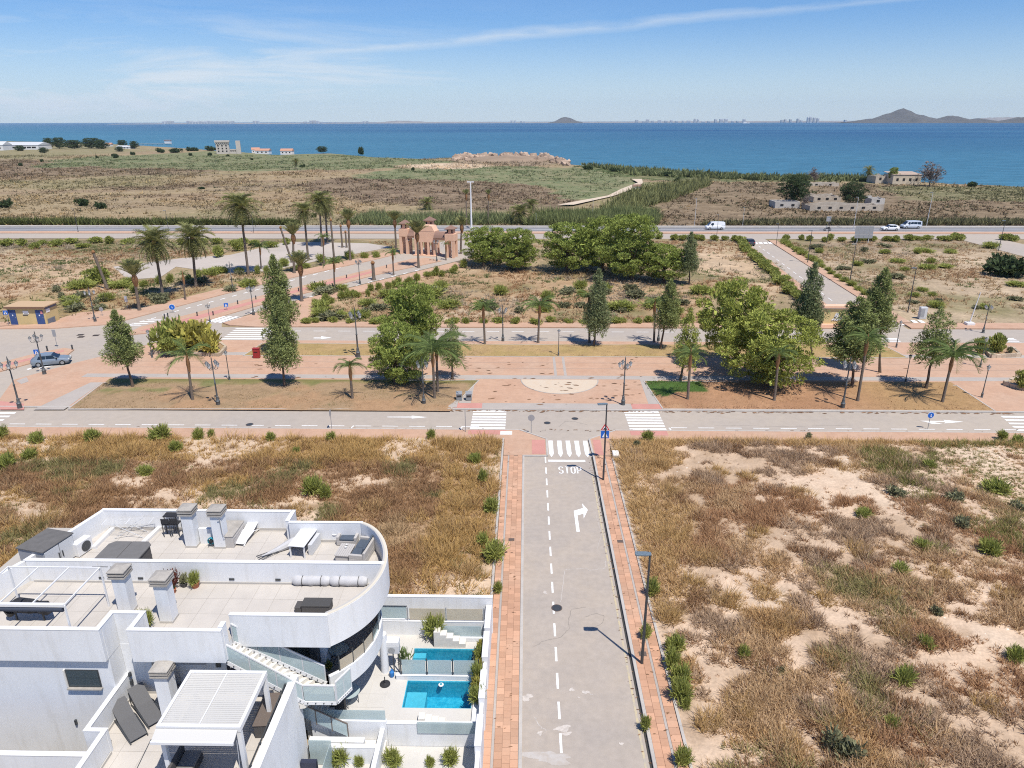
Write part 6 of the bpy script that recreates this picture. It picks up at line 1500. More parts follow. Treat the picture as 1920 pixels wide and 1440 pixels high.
# garden seats under the pergola
def wickersofa(label, x, y, rz, n):
    T = thing('wicker_sofa', label, 'sofa', (x,y,Z1), rz, 'wicker seats under the pergola'); L = .75*n
    MB().box(-L/2,L/2,-.4,.4,.03,.30).build('base', charcoal, T, bevel=.02); MB().box(-L/2,L/2,.28,.4,.305,.75).build('back_panel', charcoal, T, bevel=.02)
    strp = mat('striped_grey_cushion',(0.20,0.195,0.19),.9,noise=(25,.35))
    for k in range(n): MB().box(-L/2+k*.75+.02,-L/2+(k+1)*.75-.02,-.38,.26,.305,.44).build('seat_cushion', strp, T, bevel=.03)
wickersofa('grey striped wicker corner sofa end under the pergola, left side', -12.95,20.0,rad(90),2); wickersofa('grey striped wicker sofa across the front under the pergola', -11.75,19.2,rad(180),3)
T = thing('storage_bench','long dark brown storage bench behind the pergola post','storage bench',(-10.62,22.6,Z1),rad(4)); MB().box(-.33,.33,-.85,.85,0,.62).build('body', charcoal, T, bevel=.02); MB().box(-.36,.36,-.88,.88,.625,.68).build('lid', mat('brown_lid',(0.13,0.105,0.09),.7), T, bevel=.015)
x,y = at(310,1343,Z1); T = thing('drain_cover','square steel floor drain on the first-floor terrace','drain',(x,y,Z1+.012)); MB().box(-.15,.15,-.15,.15,0,.008).build('plate', greymetal, T); MB().lathe([(.09,.008),(.09,.014)],14).build('grate', darkmetal, T)
x,y = at(208,1350,Z1); T = thing('wall_lantern','dark lantern standing by the terrace parapet','lantern',(x+.1,y,Z1)); MB().box(-.09,.09,-.09,.09,0,.26).build('body', darkmetal, T); MB().lathe([(.07,.26),(.03,.34)],8).build('top', darkmetal, T)
# balcony table
x,y = at(638,1240,Z1); T = thing('bistro_table','round glass-topped bistro table on the curved balcony','table',(x,y,Z1)); MB().lathe([(.46,.70),(.46,.72)],24).build('top', clearglass, T); b = MB(); b.tube([(.46*math.cos(t),.46*math.sin(t),.71) for t in np.linspace(0,6.283,25)],.018,6); b.build('rim', darkmetal, T)
for k in range(4):
    a = k*1.57+.6; b = MB(); b.tube([(.4*math.cos(a),.4*math.sin(a),.70),(.12*math.cos(a),.12*math.sin(a),.4),(.34*math.cos(a),.34*math.sin(a),0)],.014,5); b.build('leg', darkmetal, T)
x,y = at(618,1252,Z1); pot('small green plant on the balcony floor behind the stair foot', 618,1256,Z1,.09,mat('green_glazed_pot',(0.05,0.16,0.05),.4),BUSH,.3)
# pool-side clutter
x,y = at(722,1283,ZD); T = thing('parasol_base','round black parasol base on the pool deck','parasol base',(x,y,ZD)); MB().lathe([(.26,0),(.25,.05),(.06,.08),(.035,.1)],20).build('disc', blackcover, T, True); MB().tube([(0,0,.1),(0,0,.45)],.025,8).build('tube', blackcover, T)
x,y = at(735,1268,ZD); T = thing('gas_bottle','blue gas bottle beside the outdoor sink','gas bottle',(x,y,ZD)); MB().lathe([(.10,0),(.12,.05),(.12,.28),(.05,.36)],14).build('body', plasticblue, T, True); MB().lathe([(.05,.36),(.05,.42)],10).build('collar', plasticblue, T)
x,y = at(737,1262,ZD); T = thing('heat_pump','pale grey pool heat pump raised on a frame by the column','heat pump',(x,y+.25,ZD)); MB().box(-.36,.36,-.2,.2,1.15,1.6).build('casing', palegrey, T, bevel=.02); MB().tube([(0,-.2,1.37),(0,-.225,1.37)],.17,16).build('fan_grille', greymetal, T)
for s in (.05,.30): MB().bar((s,-.15,0),(s,-.15,1.15),.05).build('post', darkmetal, T)
MB().box(-.36,.36,-.2,.25,1.605,1.85).build('towel_box', white2, T, bevel=.03)
x,y = at(827,1285,ZD-.12); T = thing('pool_skimmer_float','white floating chlorine dispenser in the front pool','pool float',(x,y,ZD-.13)); MB().lathe([(.10,0),(.13,.03),(.13,.06),(.06,.08)],14).build('float', white2, T, True); MB().lathe([(.06,.08),(.06,.1)],10).build('cap', teal, T)
x,y = at(655,1323,ZD); T = thing('round_glass_table','round glass table on the pool deck behind the front glass','table',(x,y+.2,ZD)); MB().lathe([(.5,.68),(.5,.70)],24).build('top', frosted, T)
for k in range(4): a = k*1.57; b = MB(); b.tube([(.4*math.cos(a),.4*math.sin(a),.68),(.4*math.cos(a),.4*math.sin(a),0)],.016,5); b.build('leg', darkmetal, T)
# ================================================================== STREET FURNITURE
# --- ornate lamp: fluted base, tapered shaft, scrolled arms with lanterns
def ornate_proto(H):
    T = bpy.data.objects.new('ornate_street_lamp', None); COL.objects.link(T)
    k = H/5.3
    MB().lathe([(.26,0),(.26,.10),(.21,.14),(.20,.55),(.23,.60),(.16,.68),(.12,1.0),(.14,1.05),(.10,1.1)],12).build('base', lampmetal, T, True)
    MB().lathe([(.085,1.1),(.075,2.4),(.10,2.43),(.10,2.5),(.065,2.55),(.05,4.2*k),(.09,4.23*k),(.07,4.45*k),(.04,4.9*k),(.06,5.0*k),(.012,5.3*k)],10).build('shaft', lampmetal, T, True)
    z0 = 4.05*k
    for i in range(4):
        a = i*math.pi/2+.35; c, s = math.cos(a), math.sin(a)
        b = MB(); b.tube([(.05*c,.05*s,z0+.12),(.28*c,.28*s,z0-.10),(.52*c,.52*s,z0-.02),(.58*c,.58*s,z0+.16)],.028,6); b.tube([(.06*c,.06*s,z0-.12),(.2*c,.2*s,z0-.02),(.3*c,.3*s,z0+.1),(.24*c,.24*s,z0+.16),(.2*c,.2*s,z0+.1)],.016,5)
        arm = b.build('arm', lampmetal, T, True)
        L = MB().lathe([(.05,0),(.10,.04),(.16,.34),(.165,.36)],8,(.58*c,.58*s,z0+.16)).build('lantern', lampglass, T); 
        MB().lathe([(.20,.362),(.17,.40),(.06,.50),(.02,.60)],8,(.58*c,.58*s,z0+.16)).build('lantern_cap', lampmetal, L, True)
    return T
def post_proto():
    T = bpy.data.objects.new('lantern_post', None); COL.objects.link(T)
    MB().lathe([(.16,0),(.16,.08),(.11,.14),(.10,.5),(.12,.53),(.06,.62),(.045,1.2),(.06,1.23),(.045,1.27),(.038,2.85),(.06,2.88),(.05,2.95)],10).build('shaft', lampmetal, T, True)
    L = MB().lathe([(.06,2.95),(.11,2.99),(.17,3.28),(.175,3.30)],8).build('lantern', lampglass, T)
    MB().lathe([(.21,3.302),(.18,3.34),(.06,3.43),(.02,3.52)],8).build('lantern_cap', lampmetal, L, True)
    return T
def modern_proto(H, white_=False):
    T = bpy.data.objects.new('street_lamp', None); COL.objects.link(T); m = palegrey if white_ else darkmetal
    MB().box(-.14,.14,-.14,.14,0,.03).build('base_plate', m, T); MB().lathe([(.085,.03),(.08,1.0),(.05,H-.1),(.045,H)],10).build('pole', m, T, True)
    MB().bar((.05,0,H-.03),(-.25,0,H+.02),.06).build('arm', m, T)
    hd = MB(); hd.prism([(-.75,-.12),(-.70,-.16),(-.2,-.17),(.06,-.10),(.06,.10),(-.2,.17),(-.70,.16),(-.75,.12)],H+.0,H+.09); h_ = hd.build('lamp_head', mat('lamp_head_grey',(0.13,0.17,0.20),.4,.5,noise=(20,.4)) if 'lamp_head_grey' not in MATS else MATS['lamp_head_grey'], T, bevel=.02)
    MB().box(-.62,-.22,-.11,.11,H-.012,H-.001).build('lens', lampglass, h_)
    return T
USED = {}
def place(key, proto_fn, label, cat, x, y, rz=0, group=None, scale=1.0):
    if key not in USED: USED[key] = proto_fn(); o = USED[key]
    else: o = copy_tree(USED[key])
    o.location = (x,y,0); o.rotation_euler = (0,0,rz); o.scale = (scale,)*3; tag(o, label, cat, group); return o
GO = 'ornate multi-lantern street lamps'
for u,v,t,rz,lb in [(38,767,668,.2,'ornate lamp at the left edge of the plaza by the zebra crossing'),(84,703,620,.5,'ornate lamp standing in front of the parked car'),(410,762,668,1.1,'ornate lamp on the left lawn right of the tattered palm'),(795,760,668,.7,'ornate lamp on the left lawn in front of the pines'),
    (1168,761,668,1.5,'ornate lamp on the paved forecourt right of the sand half circle'),(1579,767,668,.1,'ornate lamp at the kerb of the right lawn before the broad dark conifer'),(943,641,570,.3,'ornate lamp at the upper road between two queen palms'),(672,671,575,.8,'ornate lamp behind the lawn left of the pines, rising over the upper road'),
    (476,592,531,.4,'ornate lamp just left of the tall conifers at the boulevard'),(437,545,489,1.0,'ornate lamp on the far boulevard pavement by the gravel car park'),(394,604,568,.6,'ornate lamp behind the shrub bed at the boulevard crossing'),(179,604,538,.2,'ornate lamp on the pavement right of the yellow kiosk'),
    (675,533,483,.9,'ornate lamp on the near boulevard pavement in mid avenue'),(819,491,446,.5,'ornate lamp before the centre of the pink gatehouse'),(1843,624,567,.1,'ornate lamp at the far right corner behind the round bushes'),(1234,641,572,.7,'ornate lamp at the upper road hidden behind the leaning conifer'),(766,476,445,.3,'ornate lamp inside the left arch of the gatehouse')]:
    x,y = at(u,v); h = top(u,v,t); place('orn', lambda: ornate_proto(5.3), lb, 'street lamp', x, y, rz, GO, h/5.3)
GPo = 'single-lantern posts'
for u,v,t,lb in [(286,672,618,'single-lantern post left of the shrub bed'),(431,715,657,'single-lantern post between the shrub bed and the twin conifers'),(1047,669,617,'single-lantern post on the upper edge of the plaza, centre'),(1680,653,601,'single-lantern post near the right zebra crossing by the upper lawn'),(1697,719,664,'single-lantern post behind the airy conifer on the right lawn'),(1840,747,684,'single-lantern post at the right end of the lawn'),(1837,690,632,'single-lantern post beside the round bushes at far right')]:
    x,y = at(u,v); place('post', post_proto, lb, 'street lamp', x, y, u*.01, GPo, top(u,v,t)/3.5)
GM = 'slim modern street lamps'
for u,v,t,rz,lb in [(1203,1247,1040,0,'slim dark street lamp nearest the camera on the right pavement'),(1131,902,758,.15,'slim dark street lamp beside the STOP lettering'),(1702,585,503,.1,'slim street lamp right of the side road nearest the plaza'),(1593,531,458,.1,'slim street lamp midway along the side road'),(1514,493,432,.1,'third slim street lamp along the side road'),(1455,461,420,.1,'farthest slim street lamp of the side road'),(1872,470,414,0,'slim street lamp at the far right side road'),(1550,455,408,0,'slim lamp by the blank road sign on the service road'),
    (147,436,392,0,'slim highway lamp at far left'),(317,437,395,0,'slim highway lamp behind the fruiting palm'),(476,437,398,3,'slim highway lamp behind the car park palm'),(1344,440,402,0,'slim lamp on the highway median by the white van')]:
    x,y = at(u,v); h = top(u,v,t); place('mod', lambda: modern_proto(6.85), lb, 'street lamp', x, y, rz, GM, h/6.85)
GW = 'tall pale highway masts'
for u,v,t,rz,lb in [(1302,424,372,0,'pale grey highway lamp right of the pine grove'),(1392,426,389,0,'short pale post behind the white van'),(1737,424,361,-.2,'leaning pale highway lamp right of the white minibus'),(1600,430,370,0,'pale highway lamp in front of the low ruin'),(1111,412,375,0,'pale highway lamp rising from the reeds'),(1005,424,400,0,'pale post at the reeds left of the pines')]:
    x,y = at(u,v); h = top(u,v,t); place('mast', lambda: modern_proto(9.0, True), lb, 'street lamp', x, y, rz, GW, h/9.0)
x,y = at(884,428); h = top(884,428,342); T = thing('white_mast','tall thick white mast beyond the highway right of the gatehouse','mast',(x,y,0)); MB().lathe([(.42,0),(.40,.3),(.26,.35),(.16,h)],14).build('pole',white2,T,True); MB().box(-.9,.9,-.12,.12,h,h+.25).build('crossbar',white2,T)
x,y = at(1817,610); h = top(1817,610,548); T = thing('white_flagpole','bare white pole on a white concrete block at the right lot corner','pole',(x,y,0)); MB().tube([(0,0,.4),(.55,0,h)],[.09,.05],10).build('pole',white2,T,True); MB().box(-.55,.55,-.45,.45,.05,.45).build('footing',white2,T,bevel=.05)
# --- traffic signs
def sign(label, u, v, t, face, r=.3, mface=None, rz=0, back=False, cat='traffic sign'):
    x,y = at(u,v,.1); h = top(u,v,t); T = thing('traffic_sign', label, cat, (x,y,0), rz)
    MB().tube([(0,.03,0),(0,.03,h)],.03,8).build('pole', greymetal, T)
    return T, h
def disc(T, z, r, m, y=0.0, n=20, name='plate'):
    b = MB(); b.tube([(0,y,z),(0,y-.02,z)],r,n); return b.build(name, m, T)
T,h = sign('triangular hump warning above a blue crossing plate at the near junction', 1132,862,793,None)
zc = h-.32
MB().slab([(-.37,-.02,zc-.25),(.37,-.02,zc-.25),(0,-.02,zc+.38)],-.02).build('warning_plate', signred, T); MB().slab([(-.24,-.045,zc-.17),(.24,-.045,zc-.17),(0,-.045,zc+.22)],-.006).build('warning_face', signwhite, T)
MB().slab([(-.15,-.056,zc-.14),(.15,-.056,zc-.14),(.09,-.056,zc-.03),(-.09,-.056,zc-.03)],-.004).build('hump_symbol', black, T)
MB().slab([(-.34,-.02,zc-.98),(.34,-.02,zc-.98),(.34,-.02,zc-.30),(-.34,-.02,zc-.30)],-.02).build('crossing_plate', signblue, T); MB().slab([(-.25,-.045,zc-.88),(.25,-.045,zc-.88),(0,-.045,zc-.38)],-.006).build('crossing_face', signwhite, T)
MB().slab([(-.05,-.056,zc-.82),(.07,-.056,zc-.82),(.03,-.056,zc-.52),(-.03,-.056,zc-.52)],-.004).build('walker_symbol', black, T)
T,h = sign('round grey back of a traffic sign at the junction, left of the STOP line', 996,812,776,None); disc(T,h-.3,.31,signback)
T,h = sign('thin grey sign pole edge-on at the cross road left of the zebra', 873,810,767,None); MB().box(-.015,.0,-.28,.28,h-.6,h).build('plate', signback, T)
T,h = sign('thin grey sign pole at the left cross road', 622,804,767,None); MB().box(-.02,.0,-.25,.25,h-.55,h).build('plate', signback, T)
def arrowdisc(label,u,v,t,rz=0,r=.31):
    T,h = sign(label,u,v,t,None); T.rotation_euler[2] = rz; d = disc(T,h-.3,r,signwhite); b = MB(); b.tube([(0,-.022,h-.3),(0,-.03,h-.3)],r*.9,20); b.build('face', signblue, T)
    MB().slab([(-.03,-.04,h-.18),(.03,-.04,h-.18),(.03,-.04,h-.38),(.12,-.04,h-.38),(.0,-.04,h-.5),(-.03,-.04,h-.42)],-.004).build('arrow', signwhite, T); return T
arrowdisc('blue round arrow sign at the right cross road', 1740,803,771); arrowdisc('blue round arrow sign standing at the far boulevard lane', 324,585,571,.2,.45)
def bluecross(label,u,v,t,rz=0):
    T,h = sign(label,u,v,t,None); T.rotation_euler[2] = rz; MB().box(-.3,.3,-.02,0,h-.6,h).build('plate', signblue, T); MB().slab([(-.2,-.025,h-.52),(.2,-.025,h-.52),(0,-.025,h-.1)],-.004).build('triangle', signwhite, T); MB().slab([(-.05,-.032,h-.48),(.05,-.032,h-.48),(.03,-.032,h-.25),(-.03,-.032,h-.25)],-.004).build('walker_symbol', black, T)
bluecross('blue crossing sign behind the parked car', 70,668,654,.2); bluecross('blue crossing sign on the boulevard median', 425,581,567,.5); bluecross('blue sign on a pole beside the yellow kiosk', 16,609,581,.2)
for lb,u,v,t in (('grey backs of two signs on a pole on the left traffic island',107,650,617),('round sign seen from behind on the lot right of the kiosk lamp',192,592,575),('tall pale sign board on a post at the sandy lot edge',239,577,554)):
    T,h = sign(lb,u,v,t,None); (disc(T,h-.3,.32,signback) if 'round' in lb else MB().box(-.22,.22,-.02,.01,h-.9,h).build('plate', signback if 'grey' in lb else palegrey, T))
x,y = at(1617,456); h = top(1617,456,424); T = thing('road_sign_board','large blank grey back of a road sign on two posts by the service road','road sign',(x,y,0))
for s in (-1.3,1.3): MB().bar((s,.1,0),(s,.1,h),.12).build('post', palegrey, T)
for i in range(4):
    for j in range(3): MB().box(-2.1+i*1.05+.02,-2.1+(i+1)*1.05-.02,-.03,.03,h-2.8+j*.93+.02,h-2.8+(j+1)*.93-.02).build('panel', signback, T)
T,h = sign('dark road sign beside the motorcycle on the highway',1551,431,405,None); MB().box(-.6,.6,-.03,0,h-1.3,h).build('plate', signback, T)
# --- bins, boxes
for u,lb in ((861,'grey litter bin on the paved pad, left of two'),(879,'grey litter bin on the paved pad, right of two')):
    x,y = at(u,749,.17); T = thing('litter_bin', lb, 'litter bin', (x,y,.17), .1, 'litter bins on the paved pad'); MB().box(-.30,.30,-.25,.25,0,.62).build('body', mat('bin_grey',(0.22,0.235,0.24),.5) if 'bin_grey' not in MATS else MATS['bin_grey'], T, bevel=.03)
    MB().slab([(-.32,-.27,.63),(.32,-.27,.63),(.32,.27,.80),(-.32,.27,.80)],.05).build('lid', greymetal, T); MB().box(-.22,.22,-.27,-.255,.36,.54).build('slot', blackcover, T)
x,y = at(482,671,.12); T = thing('red_bin','dark red post box on the plaza left of the tall conifers','bin',(x,y,.12)); MB().box(-.38,.38,-.25,.25,.05,1.15).build('body',redpaint,T,bevel=.04); MB().box(-.41,.41,-.28,.28,1.155,1.25).build('lid',redpaint,T,bevel=.03); MB().box(-.22,.22,-.265,-.252,.75,.85).build('slot',black,T)
x,y = at(1728,597); T = thing('utility_cabinet','pale utility cabinet with a dark door at the right lot corner','utility cabinet',(x,y,0)); MB().box(-.5,.5,-.3,.3,0,1.7).build('housing',palegrey,T,bevel=.03); MB().box(-.46,.1,-.33,-.305,.3,1.5).build('door',signback,T)
x,y = at(1247,832); 
x,y = at(1149,862,.1); T = thing('concrete_block','small pale concrete kerb block at the corner of the right lot','concrete block',(x+.3,y+.6,.1)); MB().box(-.28,.28,-.5,.5,0,.4).build('block',coping,T,bevel=.06); MB().box(-.2,.2,-.53,-.505,.1,.3).build('recess',concrete,T)
x,y = at(949,812,.12); T = thing('utility_cover','pale square concrete lid on the left corner pavement','utility cover',(x,y,.125)); MB().box(-.55,.55,-.4,.4,0,.02).build('frame',coping,T); MB().box(-.48,.48,-.33,.33,.02,.028).build('lid',white2,T)
GDR = 'dark drain gratings in the left junction'
for u,v,lb in ((151,628,'dark drain grating in the left junction, rear of the pair'),(152,632,'dark drain grating in the left junction, front of the pair'),(180,629,'dark drain grating in the left junction, right of the pair')):
    x,y = at(u,v); T = thing('drain_grate', lb, 'drain', (x,y,.012), rad(8), GDR); MB().box(-.4,.4,-.35,.35,0,.015).build('frame',iron,T)
    for k in range(5): MB().box(-.34+k*.145,-.26+k*.145,-.3,.3,.016,.024).build('bar',black,T)
for u,v,lb in ((176,612,'little boulder bollard'),):
    pass
GBo = 'low dark bollards on the boulevard median'
for i,(u,v) in enumerate([(309,596),(315,594),(370,592),(400,591),(446,570),(480,561),(520,552),(560,546),(590,533),(650,521),(725,502),(89,657),(136,655)]):
    x,y = at(u,v,.12); T = thing('bollard', 'low dark iron bollard on the boulevard median', 'bollard', (x,y,.12), 0, GBo); MB().lathe([(.09,0),(.09,.45),(.12,.48),(.09,.58),(.02,.62)],8).build('post', darkmetal, T, True); MB().lathe([(.13,0),(.13,.04)],8).build('base', darkmetal, T)

# --- vehicles
def wheel(T, x, y, r, w):
    o = MB(); o.tube([(x,y-w/2,r),(x,y+w/2,r)],r,18); t = o.build('wheel', black, T, True)
    MB().tube([(x,y-w/2-.012,r),(x,y+w/2+.012,r)],r*.62,14).build('rim', greymetal, t)
def loft(secs):
    """secs: list of (x, [(y,z)...]) cross sections"""
    b = MB(); n = len(secs[0][1]); vs = [(x,y,z) for x,pr in secs for y,z in pr]; fs = []
    for i in range(len(secs)-1):
        for k in range(n): fs.append((i*n+k, i*n+(k+1)%n, (i+1)*n+(k+1)%n, (i+1)*n+k))
    fs += [tuple(range(n-1,-1,-1)), tuple((len(secs)-1)*n+k for k in range(n))]; b._add(vs, fs); return b
def vehicle(label, cat, u, v, rz, kind, paint, group=None, name='parked_car'):
    x,y = at(u,v); T = thing(name, label, cat, (x,y,.01), rz, group)
    if kind == 'car':   L, Wd, belt, roofz = 4.3, 1.8, .88, 1.46; prof = [(-2.15,.45,.80),(-2.08,.30,.98),(-1.85,.24,1.02),(-1.0,.22,.96),(.75,.22,.94),(1.5,.22,.86),(2.0,.26,.72),(2.15,.40,.58)]; cab = [(-1.95,1.0),(-1.45,1.42),(-.6,1.48),(.2,1.42),(.95,.97)]
    else:               L, Wd, belt, roofz = 5.0, 1.95, 1.1, 1.95; prof = [(-2.5,.40,1.08),(-2.45,.28,1.12),(-1.0,.25,1.12),(.9,.25,1.12),(1.7,.25,1.05),(2.3,.28,.88),(2.5,.42,.66)]; cab = [(-2.46,1.10),(-2.38,1.90),(-1.0,1.98),(.7,1.95),(1.15,1.85),(1.85,1.10)]
    hw = Wd/2; secs = []
    for px,zb,zt in prof:
        e = .82 if abs(px) > L/2-.1 else 1.0; w = hw*e
        secs.append((px,[(-w*.92,zb),(w*.92,zb),(w,zb+.16),(w,zt-.14),(w*.90,zt),(-w*.90,zt),(-w,zt-.14),(-w,zb+.16)]))
    loft(secs).build('body', paint, T, True)
    secs = []
    for cx,z in cab:
        base_z = belt-.02; zz = max(z, base_z+.06); f = min(1,(zz-base_z)/(roofz-base_z)); w0 = hw*.90; w1 = hw*(.90-.14*f)
        secs.append((cx,[(-w0,base_z),(w0,base_z),(w1,zz),(-w1,zz)]))
    cabo = loft(secs).build('cabin', paint if kind == 'van' else paint, T, True)
    # side windows, windscreen and rear window as their own panes
    for s in (-1,1):
        if kind == 'car': spans = [(-1.35,-.42),(-.36,.55)]
        else: spans = [(.55,1.25)] if 'panel' in label else [(-2.1,-1.25),(-1.15,-.3),(-.2,.55),(.65,1.2)]
        for xa,xb in spans:
            z0 = belt+.06; z1 = (1.36 if kind == 'car' else 1.72); w0 = hw*.895; w1 = hw*(.90-.14*(z1-belt)/(roofz-belt))
            sl = .28 if xb > .5 else 0; sl2 = .22 if (xa < -1.2 and kind == 'car') else 0
            pts = [(xa,s*(w0+.012),z0),(xb+sl*.5,s*(w0+.012),z0),(xb-sl*.6,s*(w1+.03),z1),(xa+sl2,s*(w1+.03),z1)]
            MB().slab(pts if s < 0 else pts[::-1],.012).build('side_window', carglass, T)
    (x0,zA),(x1,zB) = cab[-1],cab[-2]; n_ = .02
    MB().slab([(x0+.0,-hw*.80,belt+.08),(x0+.0,hw*.80,belt+.08),(x1+.05,hw*.70,zB-.04),(x1+.05,-hw*.70,zB-.04)],.03).build('windscreen', carglass, T)
    (x0,zA),(x1,zB) = cab[0],cab[1]
    MB().slab([(x0-.0,hw*.78,belt+.12),(x0-.0,-hw*.78,belt+.12),(x1-.06,-hw*.68,zB-.05),(x1-.06,hw*.68,zB-.05)],.03).build('rear_window', carglass, T)
    r = .33
    for sx in (-L*.30,L*.31):
        for s in (-1,1): wheel(T, sx, s*(hw-.10), r, .22)
    for s in (-1,1):
        MB().box(L/2-.16,L/2-.02,s*hw*.62-.16,s*hw*.62+.16,.60,.74).build('headlight', lampglass, T); MB().box(-L/2+.0,-L/2+.12,s*hw*.66-.12,s*hw*.66+.12,.72,.88).build('tail_light', signred, T)
        MB().box(.72,.88,s*hw*1.02-.09,s*hw*1.02+.09,belt+.03,belt+.16).build('mirror', black, T)
    return T
silverblue = mat('silver_blue_paint',(0.25,0.30,0.35),.28,.5,.3); whitecar = mat('white_car_paint',(0.76,0.77,0.78),.25,.5); palecar = mat('pale_silver_paint',(0.62,0.65,0.69),.25,.5,.2); darkcar = mat('dark_car_paint',(0.05,0.055,0.065),.3,.5)
vehicle('silver-blue hatchback waiting by the crossing behind the ornate lamp','car',98,683,rad(22),'car',silverblue,name='car').scale = (.93,.93,.93)
vehicle('white panel van driving on the highway right of the pine grove','van',1340,430,rad(180),'van',whitecar,name='van')
vehicle('white car on the highway just left of the pale minibus','car',1668,432,rad(180),'car',whitecar,name='car')
vehicle('pale silver minibus with side windows on the highway','minibus',1707,428,rad(180),'van',palecar,name='minibus')
vehicle('small dark car at the far mouth of the side road','car',1403,459,rad(95),'car',darkcar,name='car')
x,y = at(1551,433); T = thing('motorcycle','dark motorcycle with rider-height screen on the highway below the dark sign','motorcycle',(x,y,.01),rad(180))
for s in (-.65,.65): o = MB(); o.tube([(s,-.07,.32),(s,.07,.32)],.32,16); w_ = o.build('wheel', black, T); MB().tube([(s,-.08,.32),(s,.08,.32)],.2,12).build('rim', greymetal, w_)
MB().box(-.6,.35,-.14,.14,.45,.85).build('body', darkcar, T, bevel=.08); MB().box(-.55,.0,-.16,.16,.855,.95).build('seat', black, T, bevel=.04); MB().bar((.65,0,.32),(.35,0,1.05),.07).build('fork', greymetal, T); MB().bar((.35,-.35,1.05),(.35,.35,1.05),.04).build('handlebar', black, T); MB().slab([(.45,-.2,1.0),(.45,.2,1.0),(.3,.18,1.4),(.3,-.18,1.4)],.02).build('windshield', clearglass, T)
# --- yellow kiosk
kx,ky = at(20,609); kx2,_ = at(90,609); T = thing('utility_kiosk','small ochre utility building with two blue doors and a flat overhanging roof','kiosk',((kx+kx2)/2,ky+1.4,0)); Wk = (kx2-kx)
MB().box(-Wk/2,Wk/2,-1.4,1.4,0,2.55).build('wall',yellowwall,T); rf = MB(); rf.box(-Wk/2-.25,Wk/2+.25,-1.7,1.7,2.56,2.72); rf.build('roof',mat('tan_roof',(0.47,0.33,0.20),.9),T,bevel=.02)
MB().box(-Wk/2-.24,Wk/2+.24,-1.715,-1.70,2.42,2.70).build('fascia',mat('brown_fascia',(0.20,0.12,0.08),.8),T)
for xa,xb in ((-Wk/2+.15,-Wk/2+1.15),(Wk/2-1.35,Wk/2-.25)):
    d = MB().box(xa,xb,-1.45,-1.405,0,2.15).build('door',bluedoor,T); MB().box(xa+.45,xa+.6,-1.465,-1.452,1.3,1.5).build('notice',signwhite,d); MB().box(xb-.15,xb-.1,-1.49,-1.452,1.0,1.15).build('handle',greymetal,d)
MB().box(-.45,.35,-1.44,-1.405,1.55,2.05).build('sign_plate',signwhite,T); MB().box(-.35,.25,-1.452,-1.442,1.62,1.68).build('sign_line',black,T); MB().box(-.55,.15,-1.43,-1.405,1.35,1.47).build('shelf',darkmetal,T)
MB().box(Wk/2-.6,Wk/2-.3,-1.48,-1.465,1.6,2.05).build('poster',mat('pink_poster',(0.6,0.25,0.25),.8),T); MB().box(Wk/2+.005,Wk/2+.04,-1.1,-.3,1.7,2.2).build('sign_plate',signwhite,T); MB().box(Wk/2+.005,Wk/2+.05,-1.2,.4,0,.8).build('vent_panel',mat('slate_panel',(0.16,0.18,0.22),.7),T); MB().box(Wk/2+.005,Wk/2+.03,-1.3,1.3,2.2,2.5).build('vent_band',mat('slate_band',(0.14,0.15,0.2),.7),T)
# --- lettered ochre wall
x0,y0 = at(1548,613); x1,_ = at(1600,613); T = thing('lettered_wall','ochre monument wall with white script letters and a stone cap behind the conifers','sign wall',(x0+2.2,y0+.4,0)); hW = top(1560,613,573)
MB().box(-2.6,3.6,-.3,.3,0,hW-.5).build('wall',yellowwall,T); MB().box(-2.75,3.75,-.42,.42,hW-.49,hW-.36).build('moulding',coping,T); MB().box(-2.85,3.85,-.55,.55,hW-.35,hW-.02).build('cap',peach,T,bevel=.03); MB().box(-3.0,4.0,-.8,.8,0,.45).build('plinth',peach,T)
def script(paths, x, z, sx, sz): 
    for m_, dy, dx in ((black,0,.05),(signwhite,-.03,0)):
        b = MB()
        for p in paths:
            for a,c in zip(p[:-1],p[1:]): b.bar((x+a[0]*sx+dx,-.33+dy,z+a[1]*sz-dx),(x+c[0]*sx+dx,-.33+dy,z+c[1]*sz-dx),.13,.04,(0,1,0))
        b.build('lettering', m_, T)
script([[(0,0),(.25,.15),(.55,.6),(.75,1.0),(.62,1.02),(.45,.6),(.35,.1),(.5,0),(.8,.25)],[(.95,.95),(.8,.5),(.7,.05),(.9,.0),(1.15,.25),(1.1,.5),(.9,.45)],[(1.25,.05),(1.5,.5),(1.75,1.05),(1.6,.95),(1.45,.4),(1.5,.02),(1.75,.15),(1.95,.5),(2.2,.55),(2.05,.3),(2.2,.05),(1.95,0)],[(2.3,.62),(2.6,.85)]],-1.5,.95,.85,1.0)
# --- stone planters on the plaza
def planter(label, u, v, px, group, h=.45):
    poly = gp(px,.12); c = np.mean(poly,0); T = thing('stone_planter', label, 'planter', (c[0],c[1],.12), 0, group); pr_ = [(p[0]-c[0],p[1]-c[1]) for p in poly]
    MB().prism(pr_,0,h-.1).build('earth', soil_red, T)
    n = len(pr_)
    for i in range(n):
        a, b_ = Vector(pr_[i]), Vector(pr_[(i+1)%n]); L = (b_-a).length; k = max(1,int(L/.55))
        for j in range(k):
            p, q = a.lerp(b_,(j+.02)/k), a.lerp(b_,(j+.98)/k); s_ = MB(); z_ = h+random.uniform(-.06,.05); s_.bar((p.x,p.y,z_/2),(q.x,q.y,z_/2),.3+random.uniform(-.05,.05),z_); s_.build('stone', stonewall, T)
    return T
planter('low rubble-stone planter under the big variegated shrubs at left',0,0,[(290,664),(412,668),(424,655),(405,640),(318,640)],'stone planters')
